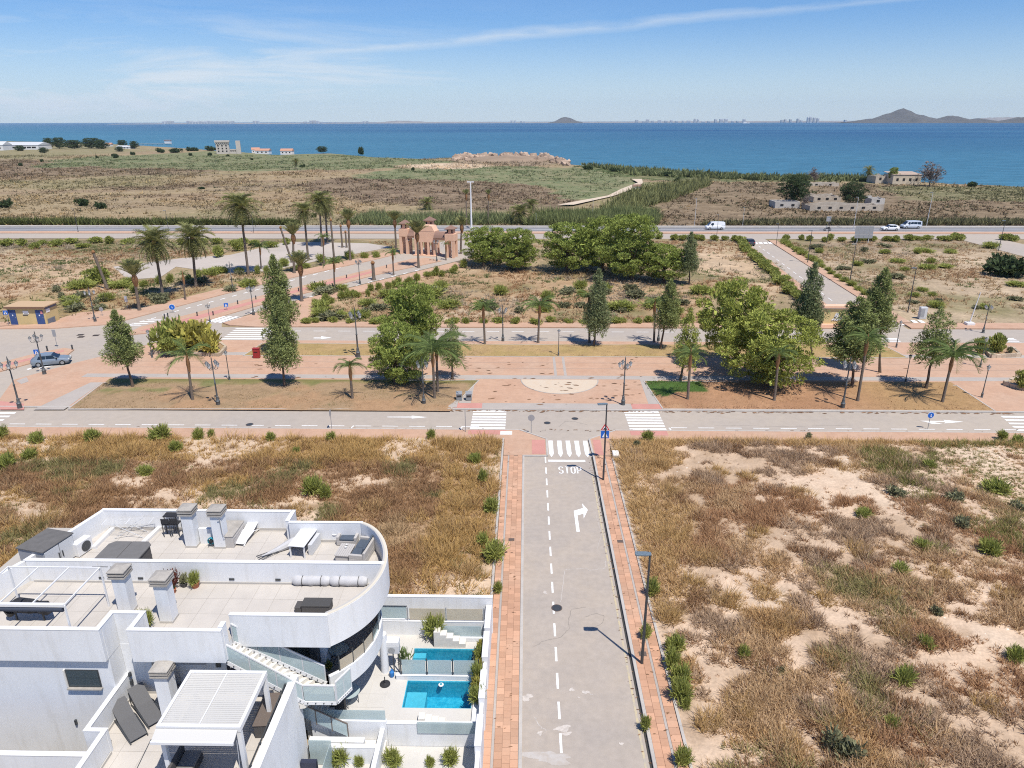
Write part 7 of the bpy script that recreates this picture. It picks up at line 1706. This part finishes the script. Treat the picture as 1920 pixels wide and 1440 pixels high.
planter('low stone planter with round bushes at the far right of the plaza',0,0,[(1857,671),(1912,669),(1898,657),(1845,655)],'stone planters')
planter('stone planter cut by the right edge of the picture',0,0,[(1882,722),(1990,752),(1990,705),(1930,706)],'stone planters')
bush(BUSHF,'dark green rounded shrub at the left of the stone planter','shrub',325,652,72,56,'shrubs of the left stone planter',.4); bush(BUSHY,'big yellow variegated shrub in the middle of the stone planter','shrub',365,650,90,50,'shrubs of the left stone planter',.4); bush(BUSHF,'low green shrub at the front left of the stone planter','shrub',328,662,52,34,'shrubs of the left stone planter',.4); bush(BUSHY,'bright yellow-green shrub at the right of the stone planter','shrub',395,660,52,40,'shrubs of the left stone planter',.4)
bush(BUSHF,'round clipped bush, the larger of two in the far right planter','bush',1867,660,44,40,None,.4); bush(BUSHF,'round clipped bush left of the larger one in the far right planter','bush',1836,662,32,36,None,.3); bush(BUSHG,'small bare grey bush on the rim of the far right planter','bush',1892,662,12,14,None,.5); bush(BUSHF,'green bush in the planter at the right edge','bush',1915,725,40,36,None,.4)

# ================================================================== GATEHOUSE
gx, gy = at(805,478); G = thing('gatehouse','peach gatehouse with three tiled towers and roofed arches across the boulevard','gatehouse',(gx,gy,0),rad(-13))
sg_ = mpp(805,478)
def gpt(u): return (u-805)*sg_*1.03
def tower(xc, w, h, d=2.6, yo=0.0):
    for sx in (-1,1):
        for sy in (-1,1): MB().box(xc+sx*(w/2-.28)-.28,xc+sx*(w/2-.28)+.28,yo+sy*(d/2-.28)-.28,yo+sy*(d/2-.28)+.28,0,h*.52).build('pillar',peach,G)
    MB().box(xc-w/2-.02,xc+w/2+.02,yo-d/2-.02,yo+d/2+.02,h*.52+.002,h*.74).build('wall',peach,G); MB().box(xc-w*.33,xc+w*.33,yo-d*.33,yo+d*.33,h*.74+.002,h*.9).build('lantern_wall',peach,G)
    r = MB(); q, e = w*.52, d*.5; r._add([(xc-q,yo-e,h*.9),(xc+q,yo-e,h*.9),(xc+q,yo+e,h*.9),(xc-q,yo+e,h*.9),(xc,yo,h),(xc-q,yo-e,h*.88),(xc+q,yo-e,h*.88),(xc+q,yo+e,h*.88),(xc-q,yo+e,h*.88)],[(0,1,4),(1,2,4),(2,3,4),(3,0,4),(0,1,6,5),(1,2,7,6),(2,3,8,7),(3,0,5,8),(5,6,7,8)]); r.build('tiled_roof',rooftile,G)
    for s in (-1,1): MB().box(xc+s*w*.24-.14,xc+s*w*.24+.14,yo-d*.335-.01,yo-d*.335+.02,h*.77,h*.86).build('window',darkhole,G)
tower(gpt(757),2.0,7.2,2.4,1.0); tower(gpt(852),2.0,6.7,2.4,-1.4)
cxm = gpt(801); MB().box(cxm-2.3,cxm+2.3,-1.3,1.7,2.9,5.2).build('wall',peach,G)
b = MB(); b._add([(cxm-2.3,-1.33,5.202),(cxm+2.3,-1.33,5.202),(cxm+1.7,-1.33,6.3),(cxm-.6,-1.33,6.3),(cxm-2.3,1.2,5.202),(cxm+2.3,1.2,5.202),(cxm+1.7,1.2,6.3),(cxm-.6,1.2,6.3)],[(0,1,2,3),(7,6,5,4),(0,4,5,1),(1,5,6,2),(2,6,7,3),(3,7,4,0)]); b.build('gable',peach,G)
for xx in (-2.1,-.75,.75,2.1):
    for yy in (-1.1,1.5): MB().box(cxm+xx-.2,cxm+xx+.2,yy-.2,yy+.2,0,2.898).build('pillar',peach,G)
MB().box(cxm-2.6,cxm+2.6,-1.7,2.1,0,.2).build('plinth',peach,G); tower(cxm-.2,2.2,7.8,2.2,2.9)
for xa,xb,dy in ((gpt(757)+1.0,cxm-2.3,.8),(cxm+2.3,gpt(852)-1.0,-.9)):
    o = MB().box(xa,xb,dy-.9,dy+.9,3.5,3.9).build('arch_beam',peach,G)
    n = max(3,int((xb-xa)/.45))
    for j in range(4):
        MB().slab([(xa,dy-1.25+j*.33,3.95+j*.30),(xb,dy-1.25+j*.33,3.95+j*.30),(xb,dy-.90+j*.33,4.27+j*.30),(xa,dy-.90+j*.33,4.27+j*.30)],.06).build('roof_course',rooftile,G)
    MB().slab([(xa,dy+.15,5.1),(xb,dy+.15,5.1),(xb,dy+1.3,4.0),(xa,dy+1.3,4.0)],.06).build('rear_roof',rooftile,G)

# ================================================================== RUINS AND FAR HOUSES
def holes(T, x0, x1, y, z0, z1, n, w=.9, m=darkhole, name='window'):
    for k in range(n): xc = x0+(x1-x0)*(k+.5)/n; MB().box(xc-w/2,xc+w/2,y-.04,y-.004,z0,z1).build(name, m, T)
def ruin(label, u0, u1, v, vt, depth, n, m=ruinwall, roof=None, seed=0, cat='ruin', jag=True):
    x0,y0 = at(u0,v); x1,_ = at(u1,v); h = top((u0+u1)/2,v,vt); T = thing('ruined_building', label, cat, ((x0+x1)/2,y0,0)); hw = (x1-x0)/2; rr = random.Random(seed); k = 9
    for yy in (0,depth):
        pts = [(-hw,yy,-.3),(hw,yy,-.3)]+[(hw-2*hw*i/k,yy,h*(rr.uniform(.72,1.02) if jag else 1)) for i in range(k+1)]
        MB().slab(pts,.3).build('wall',m,T)
    for xx in (-hw,hw-.3): MB().box(xx,xx+.3,.01,depth,-.3,h*(.8 if jag else 1)).build('wall',m,T)
    holes(T,-hw*.9,hw*.9,-.32,h*.38,h*.66,n,min(1.0,hw*.9/n))
    if roof: MB().slab([(-hw-.2,-.5,h),(hw+.2,-.5,h),(hw+.2,depth+.3,h+.8),(-hw-.2,depth+.3,h+.8)],.15).build('roof',roof,T)
    return T
ruin('roofless pale ruin wall with two window holes at the left of the farmstead',1452,1498,391,378,6,2,mat('grey_plaster',(0.46,0.43,0.39),.9,noise=(.8,.15)),seed=1,jag=False)
ruin('long crumbling farm wall with window openings beside the highway',1517,1655,396,383,7,6,seed=2)
ruin('small ruined shed with tiled rim in the middle of the farmstead',1524,1575,380,366,8,3,seed=3)
ruin('gabled fragment of white wall at the right end of the farmstead',1632,1657,385,369,5,1,mat('pale_plaster',(0.52,0.49,0.45),.9,noise=(.8,.12)),seed=4)
ruin('low ruin wall behind the farmstead trees',1514,1572,350,342,5,2,seed=5)
ruin('cream shore house with dark door openings and broken roof edge',1672,1725,346,328,9,4,mat('cream_plaster',(0.56,0.48,0.37),.9,noise=(.7,.15)),mat('pale_roof_slab',(0.40,0.31,0.25),.9,noise=(.8,.2)),6,'house',False)
ruin('grey side wing of the ruined shore house',1640,1672,344,327,9,2,ruinwall,None,7)
def blobtree(name, label, u, v, px, meshes, cat='tree', m=None, group=None):
    x,y = at(u,v); s = mpp(u,v); l,r,t,b = px; R = (r-l)/2*s; zt = top(u,v,t); zb = max(.2, top(u,v,b) if b < v else .2); T = thing(name, label, cat, (x,y,0), 0, group)
    add('crown', meshes, T, (((l+r)/2-u)*s,0,(zt+zb)/2), (0,0,random.uniform(0,6)), (R,R*.9,(zt-zb)/2)); add('trunk', trunk_mesh((zt+zb)/2,.22,.1,bark,6,int(u),R*.5), T); return T
DARKC = [pine_crown(130,dark_m,90,90), pine_crown(131,dark_m,80,90)]; DEADC = pine_crown(132,dead_m,46,34)
blobtree('farm_tree','dense dark tree left of the farmstead ruins',1488,386,(1453,1524,326,380),DARKC[0]); blobtree('farm_tree','dark tree in the middle of the farmstead ruins',1598,386,(1570,1624,340,384),DARKC[1])
blobtree('dead_tree','bare grey tree behind the dark farmstead tree',1526,345,(1510,1538,316,340),DEADC,'dead tree'); blobtree('dead_tree','wide bare grey tree right of the shore house',1742,349,(1712,1774,306,346),DEADC,'dead tree'); blobtree('dead_tree','small bare bush in front of the left ruin',1508,392,(1498,1519,366,388),DEADC,'dead tree'); blobtree('farm_tree','bright green pine beside the shore house',1671,345,(1661,1684,313,336),PINE[0])
# stone watchtower and chimney tower by the shore
x,y = at(433,289); s = mpp(433,289); T = thing('old_tower_building','pale derelict tower block with corbelled top and a separate chimney tower','tower',(x,y,0),rad(16)); h1 = top(433,289,263); 
MB().box(-24*s,-1*s,-8*s,1*s,-.3,h1*.86).build('main_tower',towerstone,T); MB().box(-25.5*s,.5*s,-9.5*s,2*s,h1*.86+.01,h1).build('parapet',towerstone,T)
for i in range(7): MB().box(-24.2*s+i*3.6*s,-22.6*s+i*3.6*s,-9.0*s,-8.02*s,h1*.74,h1*.855).build('corbel',concrete,T)
for r_ in range(3):
    for c_ in range(3): MB().box(-21*s+c_*7*s,-18.6*s+c_*7*s,-8.25*s,-8.02*s,h1*(.18+r_*.2),h1*(.28+r_*.2)).build('window',darkhole,T)
MB().box(-.9*s,11*s,-5*s,1*s,-.3,h1*.36).build('link_wing',towerstone,T); MB().box(11.02*s,19*s,-6*s,1*s,-.3,h1*.97).build('chimney_tower',towerstone,T)
for c_ in range(3): MB().box(.5*s+c_*3.6*s,2.4*s+c_*3.6*s,-5.2*s,-5.02*s,h1*.20,h1*.30).build('window',darkhole,T)
def cottage(label, u, v, wpx, hpx, rz=0.0, wall=farwhite, roof=redroof, dpx=None, group='far cottages along the shore', nwin=3):
    x,y = at(u,v); s = mpp(u,v); T = thing('cottage', label, 'house', (x,y,0), rz, group); w = wpx*s/2; h = hpx*s; d = (dpx or wpx*.6)*s/2
    MB().box(-w,w,-d,d,-.3,h*.62).build('wall',wall,T); r = MB(); o = .3
    r._add([(-w-o,-d-o,h*.62),(w+o,-d-o,h*.62),(w+o,d+o,h*.62),(-w-o,d+o,h*.62),(-w-o,0,h),(w+o,0,h)],[(0,1,5,4),(2,3,4,5),(0,4,3),(1,2,5),(3,2,1,0)]); r.build('roof',roof,T); holes(T,-w*.9,w*.9,-d,h*.2,h*.42,nwin,w*.22)
cottage('white cottage with faded red roof alone left of the dark shore trees',539,289,22,10); cottage('low white house with red roof beside the chimney tower',494,288,26,9); cottage('small white house end right of the low red-roofed house',480,287,14,10,.3); cottage('tiny pump house beside the white dirt path',1194,355,14,9,0,farwhite,rooftile,nwin=1)
cottage('long white waterfront building at the far left edge',50,280,72,13,0,farwhite,palegrey,40,'white waterfront buildings',7); cottage('white waterfront building cut by the left edge',0,282,30,16,.1,farwhite,palegrey,30,'white waterfront buildings',3); cottage('low white waterfront hall behind the trees',236,279,26,6,0,farwhite,palegrey,20,'white waterfront buildings',4); cottage('white villa half hidden by the waterfront trees',205,275,12,7,0,farwhite,redroof)
GT = 'dark waterfront trees'
for u,v,l,r,t,b,lb in [(92,279,80,106,258,278,'dark waterfront tree right of the long white building'),(112,279,100,126,257,278,'second dark waterfront tree from the left'),(140,280,118,160,262,279,'low wide dark waterfront tree'),(172,279,152,194,258,278,'broad dark tree in the middle of the waterfront row'),(192,280,176,206,262,280,'dark waterfront tree right of the broad one'),(230,277,220,240,262,275,'dark tree behind the low white hall'),(252,279,242,262,264,278,'small dark waterfront tree at the right end'),(226,285,216,234,274,284,'dark bush in front of the low white hall'),(38,284,28,48,272,284,'dark tree before the long white building'),(84,288,72,92,276,287,'dark bush before the long white building'),(606,288,592,616,274,286,'dark shore tree right of the white cottage')]:
    blobtree('shore_tree', lb, u, v, (l,r,t,b), DARKC[u%2], group=GT)
# pier
x0,y0 = at(250,270); x1,y1 = at(312,270.5); T = thing('pier','thin pier with a small white boathouse on the sea','pier',(x0,y0,ZS)); b = MB(); b.box(0,x1-x0,-1,1,.8,1.3); b.build('deck',concrete,T)
for k in range(9): MB().tube([((x1-x0)*k/8,0,-1),((x1-x0)*k/8,0,.8)],.25,6).build('pile',concrete,T)
MB().box(x1-x0-8,x1-x0-1,-2.5,2.5,1.31,5.2).build('boathouse',farwhite,T); MB().prism([(x1-x0-8.4,-3),(x1-x0-.6,-3),(x1-x0-.6,3),(x1-x0-8.4,3)],5.21,5.8).build('roof',redroof,T)
# boulders of the headland
hd = thing('boulder_headland','bank of pale boulders on the headland jutting into the sea','boulders',(*at(955,303),0)); hx,hy = at(955,303)
def rock(seed):
    rr = random.Random(seed); bm = bmesh.new(); bmesh.ops.create_icosphere(bm, subdivisions=1, radius=1.0)
    for v_ in bm.verts: v_.co *= rr.uniform(.7,1.15)
    me = bpy.data.meshes.new('boulder'); bm.to_mesh(me); bm.free(); me.materials.append(rockm); return me
RK = [rock(i) for i in range(5)]
for i in range(240):
    u = random.uniform(850,1066); vmin = 294+max(0,(u-1020))*.22+abs(u-955)*.006; v = random.triangular(vmin, vmin+9, vmin+1.5)
    x,y = at(u,v); s_ = random.uniform(1.2,3.0); add('boulder', RK[i%5], hd, (x-hx,y-hy,random.uniform(.0,1.8)*(1 if v < vmin+4 else .4)), (random.uniform(0,3),random.uniform(0,3),0), (s_*1.3,s_*1.3,s_*.8))
mnd = MB(); mnd.lathe([(1.0,-1.0),(.85,.3),(.5,.8),(.01,1.0)],22); o = mnd.build('mound', mat('headland_earth',(0.27,0.20,0.14),.95,noise=(.1,.2)), hd, True); o.scale = (at(1060,303)[0]-hx, 32, 3.2); o.location = (0,20,0)

# ================================================================== FAR SHORE
def ridge(name, label, pts, dist, thick, m, cat='hill', kind=None):
    """pts: (u, height px above the sea edge)"""
    b = MB(); W_ = []
    for u,h in pts:
        d = vdir(u,226); t = dist/math.hypot(d.x,d.y); W_.append((d.x*t, d.y*t, h*dist/FPX*1.05))
    c = W_[len(W_)//2]; vs, fs = [], []; n = len(W_)
    for x,y,h in W_: vs += [(x-c[0],y-c[1]-thick*.5,ZS-1),(x-c[0],y-c[1]-thick*.2,h*.55),(x-c[0],y-c[1],h),(x-c[0],y-c[1]+thick*.5,ZS-1)]
    for i in range(n-1):
        for k in range(3): fs.append((i*4+k,(i+1)*4+k,(i+1)*4+k+1,i*4+k+1))
    b._add(vs, fs); o = b.build(name, m, None, True); o.location = (c[0],c[1],0); o['kind'] = 'structure'; return o
def smoothpts(pts, n=6, rough=.5, seed=1):
    rr = random.Random(seed); us = np.array([p[0] for p in pts]); hs = np.array([p[1] for p in pts]); uu = np.arange(us[0], us[-1]+.1, n); return [(float(u), max(.25,float(np.interp(u,us,hs))+rr.uniform(-rough,rough)*min(1,np.interp(u,us,hs)/4))) for u in uu]
ridge('hill','',smoothpts([(1580,0.5),(1600,2),(1612,4),(1640,7),(1655,11),(1668,14),(1680,19),(1690,20.5),(1702,17),(1716,12),(1728,11.5),(1742,7),(1760,5.5),(1775,9),(1788,9.5),(1800,7),(1812,4),(1830,6),(1850,4),(1870,1.5),(1880,.6)],5,.7,2),8200,900,hillm)
ridge('hill','',smoothpts([(1872,.5),(1888,4),(1905,7),(1930,8),(1970,5),(2000,2)],5,.5,3),8000,700,hillm)
ridge('hill','',smoothpts([(1028,.5),(1040,3),(1050,7.5),(1060,9.5),(1070,8),(1080,4),(1092,1)],4,.4,4),9400,500,hillm)
ridge('far_coast','',smoothpts([(210,.6),(300,1.2),(460,1.4),(700,1.6),(712,1.8),(735,3.6),(760,4.2),(780,3.4),(800,2),(880,2.4),(900,1.6),(1030,1.6),(1200,1.8),(1400,2.0),(1560,2.0),(1620,1.4)],6,.4,5),10200,300,farland)
ridge('far_coast','',smoothpts([(1800,2),(1850,5.5),(1890,6),(1960,6),(2020,4)],6,.5,6),11500,400,farland)
GTb = 'apartment blocks on the far shore'
far_me = MB().box(-.5,.5,-.5,.5,0,1).mesh('block', fartower); far_win = MB().box(-.42,.42,-.53,-.51,.15,.85).mesh('window_band', mat('far_window_grey',(0.40,0.41,0.43),.6))
def fartowers(u, w, h, lb):
    d = vdir(u,226); t = 10000/math.hypot(d.x,d.y); k = 10000/FPX; T = thing('apartment_block', lb, 'building', (d.x*t,d.y*t,ZS), 0, GTb); add('wall', far_me, T, None, None, (w*k,40,h*k)); add('window_band', far_win, T, None, None, (w*k,40,h*k)); return T
for i in range(4): fartowers(307+i*5.2,4.2,random.uniform(4.5,6),'far shore apartment block in the leftmost cluster')
for i in range(16): fartowers(353+i*5.5,4.6,random.uniform(3.8,5.2),'far shore apartment block in the long unbroken row')
for u in (477,483): fartowers(u,4,5,'apartment block of the lone pair on the far shore')
for u,h in ((566,3),(572,3.5),(583,5),(589,5.5),(595,4.5),(602,3)): fartowers(u,4.5,h,'far shore block in the small cluster right of the lone pair')
for u in (682,688): fartowers(u,3.4,4,'apartment block of the second pair on the far shore')
for u,h in ((959,4.5),(965,4.5),(977,3.5),(983,3)): fartowers(u,3.6,h,'far shore apartment block left of the small conical hill')
for i in range(20): u = 1195+i*10.5+random.uniform(-3,3); fartowers(u,random.uniform(3,6),random.uniform(2.2,6.5),'far shore apartment block in the scattered skyline right of centre')
for u,h in ((1466,4),(1472,5),(1482,5),(1496,6),(1502,3.5),(1515,8),(1519,9),(1526,7.5),(1533,6.5),(1585,4)): fartowers(u,3.2,h,'far shore slender tower block left of the dark hills')
x,y = at(1398,231.2,ZS); T = thing('white_motor_boat','white motor boat far out on the sea','boat',(x,y,ZS)); MB().prism([(-30,-8),(20,-8),(40,0),(20,8),(-30,8)],-.5,6).build('hull',farwhite,T); MB().box(-18,8,-5,5,6.01,13).build('cabin',farwhite,T)
# ================================================================== AIR
hz = MB(); hz.box(-15000,15000,-400,13500,-8,330)
hm_ = bpy.data.materials.new('air_haze'); hm_.use_nodes = True; t_ = hm_.node_tree; t_.nodes.remove(t_.nodes['Principled BSDF'])
pv = N(t_, 'ShaderNodeVolumePrincipled'); pv.inputs['Color'].default_value = (0.66,0.84,1.0,1); pv.inputs['Density'].default_value = 0.000036; pv.inputs['Anisotropy'].default_value = -0.15
t_.links.new(pv.outputs[0], t_.nodes['Material Output'].inputs['Volume'])
hob = hz.build('haze', hm_); hob['kind'] = 'stuff'

# ================================================================== LITTER
def litter(name, n, fn, m, label, rmin=.10, rmax=.38):
    V, Fc = [], []
    for i in range(n):
        x, y, z = fn(); a = random.uniform(-.5,.5); L = random.uniform(rmin,rmax); w = L*random.uniform(.18,.45); c, s = math.cos(a), math.sin(a); k = len(V)
        for px, py, pz in ((-L,0,0),(-L*.2,-w,.015),(L,0,.03),(L*.1,w,.02)): V.append((x+px*c-py*s, y+px*s+py*c, z+pz))
        Fc.append((k,k+1,k+2,k+3))
    o = add(name, mesh_np(name, np.array(V), np.array(Fc), m)); o['kind'] = 'stuff'; o['label'] = label; o['category'] = 'leaf litter'
brownleaf = mat('dead_leaf_brown',(0.22,0.125,0.07),.9,rnd=.35)
def f1():
    u = random.choice((random.uniform(880,1230),random.uniform(1150,1700),random.uniform(450,900))); v = random.uniform(670,712) if random.random() < .7 else random.uniform(716,760)
    if v > 714: u = random.uniform(905,1200)
    x, y = at(u,v,.13); return x, y, .14
litter('leaf_litter', 130, f1, brownleaf, 'brown fallen palm leaves strewn over the plaza paving', .10, .42)
def f2():
    x = random.choice((random.gauss(65.25,.0),)); xx = random.uniform(-40,48); return xx, random.gauss(65.1,.12), .02
litter('leaf_litter', 420, f2, brownleaf, 'brown leaf litter gathered along the kerb of the cross road', .08, .34)
def f3():
    s = random.random(); y = random.uniform(24,57)
    return (random.uniform(-1.8,-.4) if s < .4 else random.uniform(5.9,7.3)), y, .135
litter('leaf_litter', 150, f3, brownleaf, 'small dry leaves on the two near pavements', .03, .12)
def f4():
    y = random.uniform(24,56); return random.gauss(5.5,.12), y, .015
litter('leaf_litter', 120, f4, brownleaf, 'small dry leaves in the right gutter of the near road', .03, .11)
def f5():
    x = random.uniform(-45,48); return x, random.uniform(60.2,60.7), .02
litter('leaf_litter', 260, f5, brownleaf, 'dry leaves along the near kerb of the cross road', .05, .22)

# stones lying on the lots
V, Fc = [], []
for i in range(420):
    if i % 3: x, y = random.uniform(8.5,50), random.uniform(22,57); z = float(hR(np.array([x]),np.array([y]))[0])
    else: x, y = random.uniform(-50,-3), random.uniform(33.5,57); z = float(hL(np.array([x]),np.array([y]))[0])
    r = random.uniform(.03,.11)*(1.8 if random.random() < .06 else 1); k = len(V)
    P = [(1,0,0),(.2,.9,0),(-.9,.3,0),(-.5,-.8,0),(.6,-.7,0),(0,0,.9)]
    V += [(x+p[0]*r*random.uniform(.7,1.2), y+p[1]*r*random.uniform(.7,1.2), z-.01+p[2]*r*random.uniform(.5,.9)) for p in P]; Fc += [(k+a,k+(a+1)%5,k+5) for a in range(5)]
o = add('loose_stones', mesh_np('loose_stones', np.array(V), np.array(Fc), mat('pale_stone',(0.56,0.50,0.42),.9,rnd=.3))); o['kind'] = 'stuff'; o['label'] = 'loose pale stones scattered over the vacant lots'; o['category'] = 'stones'
# every look-alike gets its own place in its row
ONES = 'first second third fourth fifth sixth seventh eighth ninth tenth eleventh twelfth thirteenth fourteenth fifteenth sixteenth seventeenth eighteenth nineteenth'.split()
def ordinal(n):
    if n < 20: return ONES[n-1]
    t, o_ = divmod(n,10); return ('twentieth thirtieth fortieth fiftieth sixtieth'.split()[t-2] if o_ == 0 else 'twenty thirty forty fifty sixty'.split()[t-2]+'-'+ONES[o_-1])
byl = {}
for o in SC.objects:
    if o.parent is None and o.get('category') and o.get('kind') is None: byl.setdefault(o['label'], []).append(o)
for lb, lst in byl.items():
    if len(lst) > 1:
        lst.sort(key=lambda o: math.atan2(o.location.x, o.location.y))
        for i, o in enumerate(lst): o['label'] = lb+', '+('leftmost one' if i == 0 else 'rightmost one' if i == len(lst)-1 else ordinal(i+1)+' from the left')
